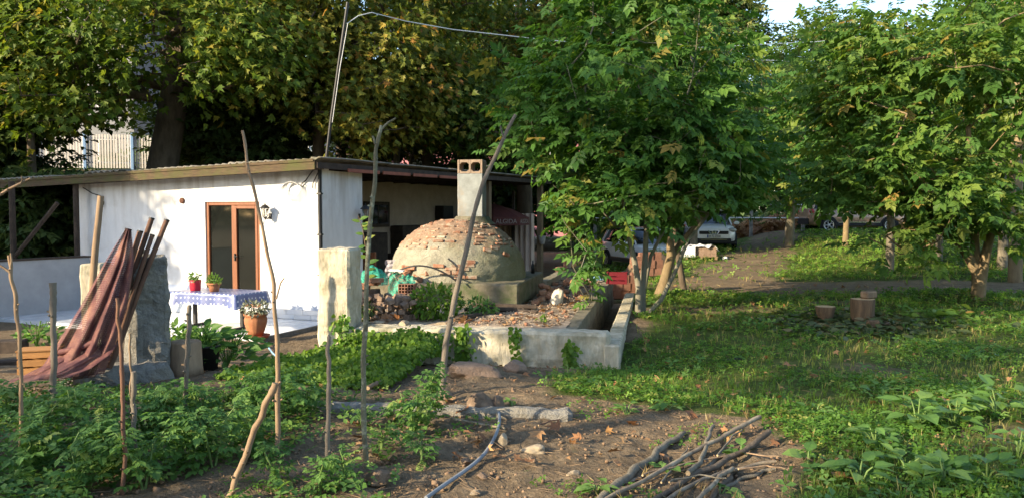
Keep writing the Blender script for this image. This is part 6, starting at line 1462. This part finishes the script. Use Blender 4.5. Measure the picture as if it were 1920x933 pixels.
# ------------------------------------------------------------------ ground cover (nobody could count it)
def cover(name, tm, n, xr, yr, mat_, size, gate, seed, lift=.0, lod=True, upn=.55, flat=True, lean=.25, kindlabel=None, zmax=0):
    g = np.random.default_rng(seed)
    y = yr[0] * (yr[1] / yr[0]) ** g.random(n) if lod else g.uniform(*yr, n)
    half = .68 * y + 1; x = np.clip(g.uniform(-1, 1, n) * half, -90, 90); keep = (x > xr[0]) & (x < xr[1]); x, y = x[keep], y[keep]
    gv = gate(x, y); keep = g.random(len(x)) < gv; x, y = x[keep], y[keep]; n = len(x)
    k = np.maximum(1, (y / 9) ** .75) if lod else np.ones(n)
    z = H(x, y) + lift + zmax * g.random(n) * k
    pos = np.stack([x, y, z], 1); t = g.uniform(0, 6.283, n)
    if flat: D = np.stack([np.cos(t), np.sin(t), g.uniform(-.1, .35, n)], 1); U = np.array([0, 0, 1.])[None] + g.normal(size=(n, 3)) * upn
    else: D = np.stack([np.cos(t), np.sin(t), np.zeros(n)], 1); U = np.array([0, 0, 1.])[None] + g.normal(size=(n, 3)) * lean * .5
    rnd = np.clip((np.sin(x * .9 + 1.3 * np.sin(y * .8)) * .5 + .5) * .4 + g.random(n) * .6, 0, .999)
    o = scatter(name, tm, pos, bases(D, U), size * k * (.6 + .8 * g.random(n)), mat_, None, rnd=rnd); tag(o, kindlabel, 'ground cover', kind='stuff'); return o
def notplat(x, y):
    lx = (x - PB[0]) * pex[0] + (y - PB[1]) * pex[1]; ly = (x - PB[0]) * pey[0] + (y - PB[1]) * pey[1]
    return np.where((lx < .16) & (lx > -3.8) & (ly > -.03) & (ly < 9), 0., 1.)
def patchy(x, y, f=1.): return .55 + .45 * np.sin(f * 2.1 * x + 1.1 * np.sin(f * 1.7 * y)) * np.sin(f * 1.9 * y + .8 * np.sin(f * 2.3 * x))
right = lambda x, y: green(x, y) * notplat(x, y) * (1 - .75 * np.exp(-((x - 5.0 - .25 * (y - 11.5)) ** 2 / 1.0 + (y - 11.6) ** 2 / 1.1)))
cover('clover_cover', clover(), 130000, (-3, 30), (3.8, 16), M['cover'], .030, lambda x, y: right(x, y) * np.clip(1.7 * patchy(x, y) - .45, .08, 1), 11, .02, zmax=.05, kindlabel='low leafy weeds covering the lawn on the right')
cover('clover_cover', clover(), 60000, (1, 40), (14, 36), M['cover'], .034, lambda x, y: right(x, y) * (.5 + .5 * patchy(x, y, .6)), 12, .03, zmax=.06, kindlabel='green leafy cover between the walnut trees and the track')
cover('grass_cover', tuft(), 34000, (-3, 30), (3.8, 34), M['grass'], .085, lambda x, y: right(x, y) * np.clip(1.5 - 1.6 * patchy(x, y), .12, 1), 13, 0, flat=False, kindlabel='thin grass growing through the lawn on the right')
cover('soil_weeds', clover(), 16000, (-3, 4), (3.8, 9), M['cover'], .026, lambda x, y: (1 - green(x, y)) * (patchy(x, y, 1.6) > .78) * (np.where(x > -.5, 1., np.where(y < 7, .55, 0))) * notplat(x, y) * .8, 14, .015, zmax=.03, kindlabel='small weeds sprouting from the bare soil')
cover('grass_cover', tuft(), 2500, (1.3, 3.2), (12.0, 15.5), M['grass'], .16, lambda x, y: np.exp(-((x - 2.45) ** 2 / .1 + (y - 12.9) ** 2 / .3)), 15, 0, lod=False, flat=False, kindlabel='dry grass tussock at the foot of the walnut stems')
cover('cut_leaves', ovate(W=.5), 30000, (3.6, 8), (9.6, 13.6), M['cut'], .13, lambda x, y: np.exp(-((x - 5.0 - .25 * (y - 11.5)) ** 2 / 1.0 + (y - 11.6) ** 2 / 1.1)), 16, .02, lod=False, zmax=.06, kindlabel='wilting cut leaves strewn round the sawn stumps')
cover('cut_leaves', ovate(W=.5), 14000, (5.5, 8), (11.3, 13), M['walnut_b'], .15, lambda x, y: np.exp(-((x - 6.5) ** 2 / .12 + (y - 12.1) ** 2 / .08)), 17, .03, lod=False, zmax=.16, kindlabel='heap of drooping yellow green cut leaves right of the stumps')
cover('bed_weeds', clover(), 30000, (-4.5, -.7), (3.8, 7.3), M['tomato'], .045, lambda x, y: (patchy(x, y, 1.2) > .45) * np.where(x < -1.5, .55, .12), 21, .02, zmax=.09, kindlabel='low weeds filling the ground between the tomato plants')
cover('leaf_litter', PLM, 1100, (-3, 14), (5, 20), M['dry'], .06, lambda x, y: notplat(x, y) * .6, 22, .035, kindlabel='small dry leaves littering the lawn and soil', upn=.5)
# clods, pebbles and twigs on the soil
ic = bmesh.new(); bmesh.ops.create_icosphere(ic, subdivisions=1, radius=1); ic.verts.index_update(); PEB = ([tuple(v.co * (1 + .25 * math.sin(v.index * 2.3))) for v in ic.verts], [tuple(v.index for v in f.verts) for f in ic.faces]); ic.free()
M['clod'] = mat('clod_earth', (.27, .18, .11), (.16, .10, .06), .95, 20, bmp=.4); M['twig'] = mat('dry_twig', (.26, .18, .11), (.15, .10, .06), .9, 12)
cover('clods', PEB, 7500, (-5, 4), (3.9, 9.5), M['clod'], .011, lambda x, y: (1 - green(x, y)) * notplat(x, y) * (.25 + .75 * patchy(x, y, 1.1)), 18, 0, kindlabel='small clods of earth and pebbles on the bare soil')
cover('weed_cover', clover(), 9000, (-1, 14), (3.9, 16), M['broad'], .062, lambda x, y: right(x, y) * (patchy(x + 3, y, .8) > .62) * .8, 24, .02, zmax=.07, kindlabel='coarser leafy weeds in patches over the lawn')
cover('straw_cover', tuft(), 9000, (-1, 14), (3.9, 20), M['straw'], .075, lambda x, y: notplat(x, y) * (patchy(x, y + 2, 1.1) > .74) * .6 * (x > .5), 25, 0, flat=False, lean=1.6, kindlabel='dry straw coloured grass lying in patches on the lawn')
cover('clods', PEB, 220, (-5, 4), (3.9, 9.5), M['clod'], .022, lambda x, y: (1 - green(x, y)) * notplat(x, y) * .6, 26, 0, kindlabel='larger clods of earth on the bare soil')
TW = ([(-.02, 0, .01), (.02, 0, .01), (0, 1, .05), (0, 0, .04)], [(0, 1, 2), (1, 3, 2), (3, 0, 2)])
cover('twig_litter', TW, 5000, (-5, 5), (3.9, 10), M['twig'], .11, lambda x, y: (1 - .6 * green(x, y)) * notplat(x, y) * .8, 19, .02, kindlabel='thin dry twigs and stalks scattered on the ground')
def plat_litter(name, tm, n, m_, size, seed, label, up=.3, ly=(.5, 7.5), z=.19):
    g = np.random.default_rng(seed); lx = g.uniform(-2.2, -.66, n); l_y = g.uniform(*ly, n); keep = ~((lx < -1.5) & (l_y > 2.5)); lx, l_y = lx[keep], l_y[keep]; n = len(lx)
    pos = np.stack([PB[0] + lx * pex[0] + l_y * pey[0], PB[1] + lx * pex[1] + l_y * pey[1], np.full(n, z) + .02 * g.random(n)], 1); t = g.uniform(0, 6.28, n)
    o = scatter(name, tm, pos, bases(np.stack([np.cos(t), np.sin(t), .1 * g.random(n)], 1), np.array([0, 0, 1.])[None] + g.normal(size=(n, 3)) * up), size * (.5 + g.random(n)), m_, None); tag(o, label, 'litter', kind='stuff')
plat_litter('rubble_litter', PEB, 1500, M['fill'], .010, 31, 'crumbs of rubble and mortar on the oven platform')
plat_litter('rubble_litter', PEB, 130, M['brick'], .020, 32, 'brick chips strewn over the oven platform')
plat_litter('twig_litter', TW, 1500, M['wood_dark'], .16, 33, 'dark twigs and bark strips on the oven platform')
plat_litter('leaf_litter', PLM, 150, M['dry'], .10, 34, 'dry leaves lying on the oven platform')
# ------------------------------------------------------------------ fallen plane leaves, large enough to pick out
dl = leaf_meshes([palmate(), palmate()], M['dry'], 'fallen_leaf')
FL = [(740, 795), (1305, 730), (1725, 740), (1775, 757), (1855, 665), (1565, 665), (1530, 710), (1235, 715), (1215, 640), (1330, 622), (1655, 625), (1452, 792), (760, 762), (870, 780), (895, 822), (900, 838), (1050, 812), (1090, 830), (1010, 820), (940, 870), (990, 880), (660, 830), (650, 800), (730, 860), (1560, 905), (1600, 870), (1700, 720), (1620, 640), (1480, 690), (1400, 705), (1260, 690), (1290, 780), (1180, 800), (1820, 620), (1760, 640), (1890, 700), (845, 860), (1140, 860), (1500, 640), (1435, 655)]
LM = [('the bowed stake', 828, 745), ('the tall lichen covered stake', 685, 880), ('the grey split stake', 612, 897), ('the kerb boulder', 902, 770), ('the bend of the grey hose', 905, 865), ('the flat grey stone', 1003, 846), ('the right end of the kerb', 1070, 785), ('the black rag', 1374, 676), ('the small stump', 1547, 604), ('the larger stump', 1617, 604), ('the branch pile', 1300, 860), ('the platform corner', 1150, 690), ('the right hand walnut trunk', 1832, 570), ('the long leaved weed', 1720, 800), ('the foot of the walnut stems', 1205, 600)]
near = {}
for px, py in FL: l = min(LM, key=lambda q: math.hypot(q[1] - px, (q[2] - py) * 1.6)); near.setdefault(l[0], []).append((math.hypot(l[1] - px, (l[2] - py) * 1.6), px, py))
k = 0
for nm, lst in near.items():
    for r_, (_, px, py) in enumerate(sorted(lst)):
        g = G(px, py); k += 1; o = bpy.data.objects.new('fallen_leaf', dl[k % 2]); C.objects.link(o); s = random.uniform(.09, .15)
        o.location = g + Vector((0, 0, .045)); o.rotation_euler = (random.uniform(-.5, .5), random.uniform(-.5, .5), random.uniform(0, 6)); o.scale = (s, s, s)
        tag(o, 'dry brown fallen leaf, ' + ('' if r_ == 0 else ORD[r_] + ' ') + 'nearest to ' + nm, 'leaf', 'fallen leaves on the ground')
for k, (lx, ly) in enumerate(((-2.98, .42), (-2.9, .38), (-2.80, .44), (-1.9, .5))):
    o = bpy.data.objects.new('fallen_leaf', dl[k % 2]); C.objects.link(o); o.location = plat(lx, ly, .25); o.rotation_euler = (.9, .3 * k, k); o.scale = (.15,) * 3; tag(o, 'orange dry leaf on the platform edge behind the beam, %s from the left' % ORD[k], 'leaf', 'orange leaves on the beam')

# ------------------------------------------------------------------ ivy over the bank and beam
def leafstuff(name, label, pos, size, mat_, seed, tm=None, cat='plant', outw=(0, -1, .4)):
    g = np.random.default_rng(seed); n = len(pos); D = g.normal(size=(n, 3)) * .6 + np.array([0, -.3, -.5])[None]; U = np.array(outw)[None] + g.normal(size=(n, 3)) * .4
    o = scatter(name, tm or ovate(W=.75), pos, bases(D, U), size * (.6 + .8 * g.random(n)), mat_, None, rnd=g.random(n)); return tag(o, label, cat, kind='stuff')
g = np.random.default_rng(77); n = 13000
lx = g.uniform(-3.75, -1.95, n) ; ly = -g.random(n) ** .8 * 2.4
prof = np.interp(-ly, [0, .3, .8, 1.5, 2.4], [.46, .42, .34, .24, .10]) * (.6 + .4 * np.exp(-((lx + 2.35) / .5) ** 2)) * (1 + .22 * np.sin(lx * 6) * np.sin(ly * 5 + 1))
X = PB[0] + lx * pex[0] + ly * pey[0]; Y = PB[1] + lx * pex[1] + ly * pey[1]
keep = Y > 6.85; X, Y, prof = X[keep], Y[keep], prof[keep]
leafstuff('ivy_patch', 'bright green ivy mound growing over the bank below the platform beam', np.stack([X, Y, H(X, Y) + prof * (.55 + .5 * g.random(len(X)))], 1), .052, M['ivy'], 78)
for k, (px, y0, y1, w_, n, lab) in enumerate(((866, 612, 690, 24, 240, 'ivy strand hanging down the middle of the beam'), (966, 612, 672, 17, 80, 'thin ivy strand on the sunlit face of the beam'), (1068, 640, 690, 18, 110, 'ivy strand climbing near the right end of the beam'), (690, 620, 650, 70, 260, 'ivy spreading up the left part of the beam'), (640, 590, 650, 26, 90, 'weed creeping up the foot of the concrete pillar'))):
    g = np.random.default_rng(90 + k); pos = []
    for _ in range(n):
        t = g.random(); lxx = (px - 960) / F; py = y0 + (y1 - y0) * t
        # beam front plane: intersect the pixel ray with it
        d = ray(px + g.normal() * w_ * .35, py); den = d.x * pey[0] + d.y * pey[1]; tt = ((PB[0]) * pey[0] + (PB[1]) * pey[1]) / den; p = CAM + d * (tt - .04 - .08 * g.random()); pos.append(p[:])
    leafstuff('ivy_strand', lab, np.array(pos), .065, M['ivy' if k != 4 else 'cover'], 95 + k)
def bush_at(name, label, q, rx, ry, rz_, n, size, mt, seed):
    b_ = thing(name, label, 'plant', q); a = MB()
    for k in range(6): t = k * 1.05; a.tube([(0, 0, -.03), (rx * .4 * math.cos(t), ry * .4 * math.sin(t), rz_ * .7), (rx * .7 * math.cos(t), ry * .7 * math.sin(t), rz_ * 1.4)], [.008, .006, .003], 5)
    a.build('stem', M['broad'], b_); mass(b_, OV, n, (0, 0, rz_ * .95), (rx, ry, rz_), size, M[mt]); return b_
bush_at('weed_bush', 'leafy weed bush growing on the platform in front of the oven plinth', plat(-2.52, 1.2, .17), .40, .35, .24, 700, .085, 'ivy', 1)
bush_at('weed_bush', 'low spreading weed on the platform right behind the bowed stake', plat(-2.0, 1.6, .17), .3, .2, .13, 200, .08, 'broad', 2)
bush_at('weed_bush', 'small dark weed at the foot of the concrete pillar', plat(-3.4, .8, .17), .16, .16, .14, 120, .07, 'dark_leaf', 3)
bush_at('weed_bush', 'tiny bright weed on the bare platform soil', plat(-.95, 1.0, .19), .07, .07, .05, 26, .05, 'ivy', 4)
# leafy walnut suckers hanging over the platform at the right
def sucker(label, pix, Y, n, size, seed, base=None):
    rs = random.Random(seed); t_ = thing('leafy_shoot', label, 'plant', base or P(*pix[0], Y), 0, 'leafy shoots round the platform'); pts = [P(x, y, Y) for x, y in pix]
    if base is not None: pts = [Vector(base)] + pts
    a = MB(); a.tube(pts, [.012 - .009 * k / (len(pts) - 1) for k in range(len(pts))], 6); a.build('stem', M['bark_grey'], t_, world=True); ms = leaf_meshes(WL, M['walnut'])
    for k in range(n):
        f = (.25 + .75 * k / n) * (len(pts) - 1); i = min(int(f), len(pts) - 2); p = pts[i].lerp(pts[i + 1], f - i) - t_.location
        d = Vector((rs.uniform(-1, 1), rs.uniform(-1, .5), rs.uniform(-.5, .5))); put_leaf(t_, rs.choice(ms), p, d, Vector((rs.uniform(-.3, .3), -.5, .8)), size * rs.uniform(.7, 1.2))
sucker('leafy walnut shoot bending low over the right of the platform', [(1075, 520), (1090, 500), (1100, 470), (1060, 420), (1040, 380)], 12.0, 26, .34, 1, plat(-.5, 3.2, .17))
sucker('leafy walnut shoot in front of the veranda post', [(1075, 500), (1070, 450), (1062, 410), (1070, 370)], 12.6, 12, .34, 2, plat(-.5, 3.8, .17))
sucker('low leafy shoot at the right edge of the platform rubble', [(1110, 560), (1108, 520), (1120, 480)], 12.0, 16, .32, 3, plat(-.52, 3.0, .17))
for (x, y, dx) in ((690, 450, -1), (702, 440, 1), (676, 462, -1), (706, 466, 1), (694, 425, 1), (688, 478, -1)): pass
tw = thing('leafy_shoot', 'young reddish leaved shoot climbing beside the lichen stake', 'plant', plat(-3.1, .9, .17), 0, 'leafy shoots round the platform'); pts = [plat(-3.1, .9, .17), P(688, 560, 10.9), P(690, 490, 10.9), P(680, 430, 10.9), P(672, 405, 10.9)]
a = MB(); a.tube(pts, [.009, .008, .007, .005, .003], 6); a.build('stem', M['stake'], tw, world=True); ms = leaf_meshes(OV, M['walnut_b'])
for k in range(13):
    f = 1.6 + 2.3 * k / 13; i = min(int(f), 3); p = pts[i].lerp(pts[i + 1], f - i) - tw.location; put_leaf(tw, random.choice(ms), p, Vector((random.choice((-1, 1)), -.2, random.uniform(-.2, .6))), Vector((0, -.7, .6)), random.uniform(.10, .17))

# ------------------------------------------------------------------ vegetable bed: tomato plants, each with separate leaves
TM = leaf_meshes([tomato_leaf() for _ in range(5)], M['tomato'])
beds = []
def tomato(px, py, hgt, n, seed, size=.24, lab=''):
    g_ = G(px, py); rs = random.Random(seed)
    t_ = thing('tomato_plant', lab, 'plant', g_, 0, 'tomato plants in the vegetable bed'); ns = rs.choice((2, 3))
    for s in range(ns):
        t = rs.uniform(0, 6.28); sp_ = rs.uniform(.08, .26) * hgt / .5; h_ = hgt * rs.uniform(.75, 1.05)
        pts = [Vector((0, 0, -.03)), Vector((sp_ * .3 * math.cos(t), sp_ * .3 * math.sin(t), h_ * .4)), Vector((sp_ * .7 * math.cos(t + .4), sp_ * .7 * math.sin(t + .4), h_ * .75)), Vector((sp_ * math.cos(t), sp_ * math.sin(t), h_))]
        a = MB(); a.tube(pts, [.009, .008, .006, .004], 5); a.build('stem', M['stemgreen'], t_)
        for k in range(n // ns):
            f = (.12 + .88 * (k + rs.random()) / (n // ns)) * 3; i = min(int(f), 2); p = pts[i].lerp(pts[i + 1], min(f - i, 1)); aa = rs.uniform(0, 6.28)
            put_leaf(t_, rs.choice(TM), p, Vector((math.cos(aa), math.sin(aa), rs.uniform(-.45, .55))), Vector((rs.uniform(-.3, .3), rs.uniform(-.4, .2), 1)), size * rs.uniform(.7, 1.2) * (1 - .25 * f / 3))
M['stemgreen'] = mat('green_stem', (.14, .22, .06), (.10, .16, .04), .6, 10)
spots = [
 (30, 900, .40, 'at the lower left corner beside the pale forked stake'), (20, 790, .34, 'left of the pale forked stake in mid bed'), (75, 870, .42, 'between the pale forked stake and the thick short stake'), (90, 810, .34, 'at the foot of the thick short stake'),
 (140, 780, .34, 'in front of the foot of the dark red net'), (165, 850, .45, 'right of the thick short stake'), (140, 925, .38, 'at the bottom edge left of the reddish brown stake'), (205, 815, .34, 'below the concrete slab footing on the left'),
 (215, 890, .40, 'left of the foot of the reddish brown stake'), (270, 915, .40, 'at the bottom edge right of the reddish brown stake'), (275, 830, .38, 'right of the stubby cut stake'), (310, 795, .32, 'in front of the upright concrete slab'),
 (340, 880, .42, 'below the smooth grey stake'), (330, 820, .40, 'left of the foot of the smooth grey stake'), (385, 800, .34, 'right of the smooth grey stake'), (400, 880, .38, 'left of the slanting stick low in the bed'),
 (415, 775, .28, 'in front of the bare earth slope'), (465, 775, .34, 'behind the top of the slanting stick'), (470, 850, .34, 'at the middle of the slanting stick'), (540, 770, .40, 'right of the tall thin bent stake'),
 (560, 790, .36, 'between the bent stake and the grey split stake'), (520, 915, .30, 'at the bottom edge right of the slanting stick'), (600, 925, .26, 'below the grey split stake'), (650, 915, .24, 'at the bottom between the grey split stake and the lichen stake'),
 (715, 850, .22, 'small on bare soil right of the lichen stake'), (800, 800, .42, 'tall left of the kerb boulder'), (775, 815, .34, 'dense in front of the kerb left of the boulder'), (740, 790, .16, 'sprouting below the kerb left of the big one'), (680, 800, .16, 'sprouting behind the lichen stake foot'), (790, 870, .18, 'small on dark soil left of the hose'), (490, 800, .36, 'right beside the bent stake foot')]
for k, (px, py, hgt, lab) in enumerate(spots): tomato(px, py, hgt, int(58 * min(1.1, hgt / .4)), 200 + k, .21 if hgt > .3 else .15, 'green tomato plant ' + lab)
# broad leaved weeds at the right
BR = leaf_meshes([ovate(W=random.uniform(.5, .68), droop=random.uniform(.1, .35), fold=.08) for _ in range(5)], M['broad'])
def broad(px, py, n, spread, hgt, size, seed, lab):
    g_ = G(px, py); rs = random.Random(seed); t_ = thing('broad_leaved_weed', lab, 'plant', g_, 0, 'broad leaved weeds')
    for k in range(n):
        t = rs.uniform(0, 6.28); r_ = spread * rs.uniform(.1, 1); z = .8 * hgt * rs.uniform(.2, 1) * (1 - .5 * r_ / spread); p = Vector((r_ * .6 * math.cos(t), r_ * .6 * math.sin(t), z))
        if k % 3 == 0: a = MB(); a.tube([(0, 0, -.02), p * .6 + Vector((0, 0, .02)), p], [.007, .006, .004], 5); a.build('stem', M['stemgreen'], t_)
        put_leaf(t_, rs.choice(BR), p, Vector((math.cos(t), math.sin(t), rs.uniform(-.1, .6))), Vector((rs.uniform(-.3, .3), rs.uniform(-.5, .1), 1)), .86 * size * rs.uniform(.5, 1.2))
for k, (px, py, n, sp_, h_, s, lab) in enumerate((
    (1720, 800, 26, .30, .34, .20, 'at the right with long upper leaves'), (1640, 840, 18, .24, .22, .15, 'left of the long leaved weed at right'), (1790, 800, 26, .32, .36, .20, 'tall at the right beyond the long leaved weed'), (1870, 780, 28, .34, .42, .20, 'tallest of all at the right edge'),
    (1610, 910, 24, .24, .24, .16, 'at the bottom edge right of the branch pile'), (1700, 890, 26, .26, .24, .15, 'low in the right foreground'), (1770, 910, 26, .26, .22, .15, 'at the bottom right between two low weeds'), (1850, 905, 28, .28, .26, .16, 'in the bottom right corner'), (1910, 860, 22, .28, .34, .18, 'cut by the right edge low down'),
    (1540, 890, 14, .18, .12, .13, 'with pale leaves right of the branch pile'), (1515, 865, 9, .16, .10, .15, 'with three large pale leaves by the cut branch tips'), (1390, 855, 9, .12, .16, .13, 'growing up between the cut branches'), (1245, 880, 9, .14, .14, .15, 'dock like beside the thick greenish branch'), (1120, 925, 8, .08, .16, .13, 'upright at the bottom edge left of the branch pile'),
    (1250, 770, 14, .20, .12, .11, 'in the lawn above the branch pile at left'), (1530, 780, 18, .22, .14, .11, 'round leaved in the lawn above the branch pile'), (1640, 740, 16, .22, .16, .12, 'in the lawn left of the dry leaf'), (1175, 775, 14, .18, .14, .10, 'beside the right end of the kerb'), (1350, 925, 8, .12, .10, .12, 'curled yellow green at the bottom of the branch pile'), (1065, 705, 6, .08, .16, .12, 'pale green sprouting under the beam end'), (1100, 700, 6, .10, .12, .13, 'second pale sprout under the beam end'), (960, 760, 8, .10, .10, .08, 'small beside the kerb boulder'))):
    broad(px, py, n, sp_, h_, s, 400 + k, 'broad leaved weed ' + lab)
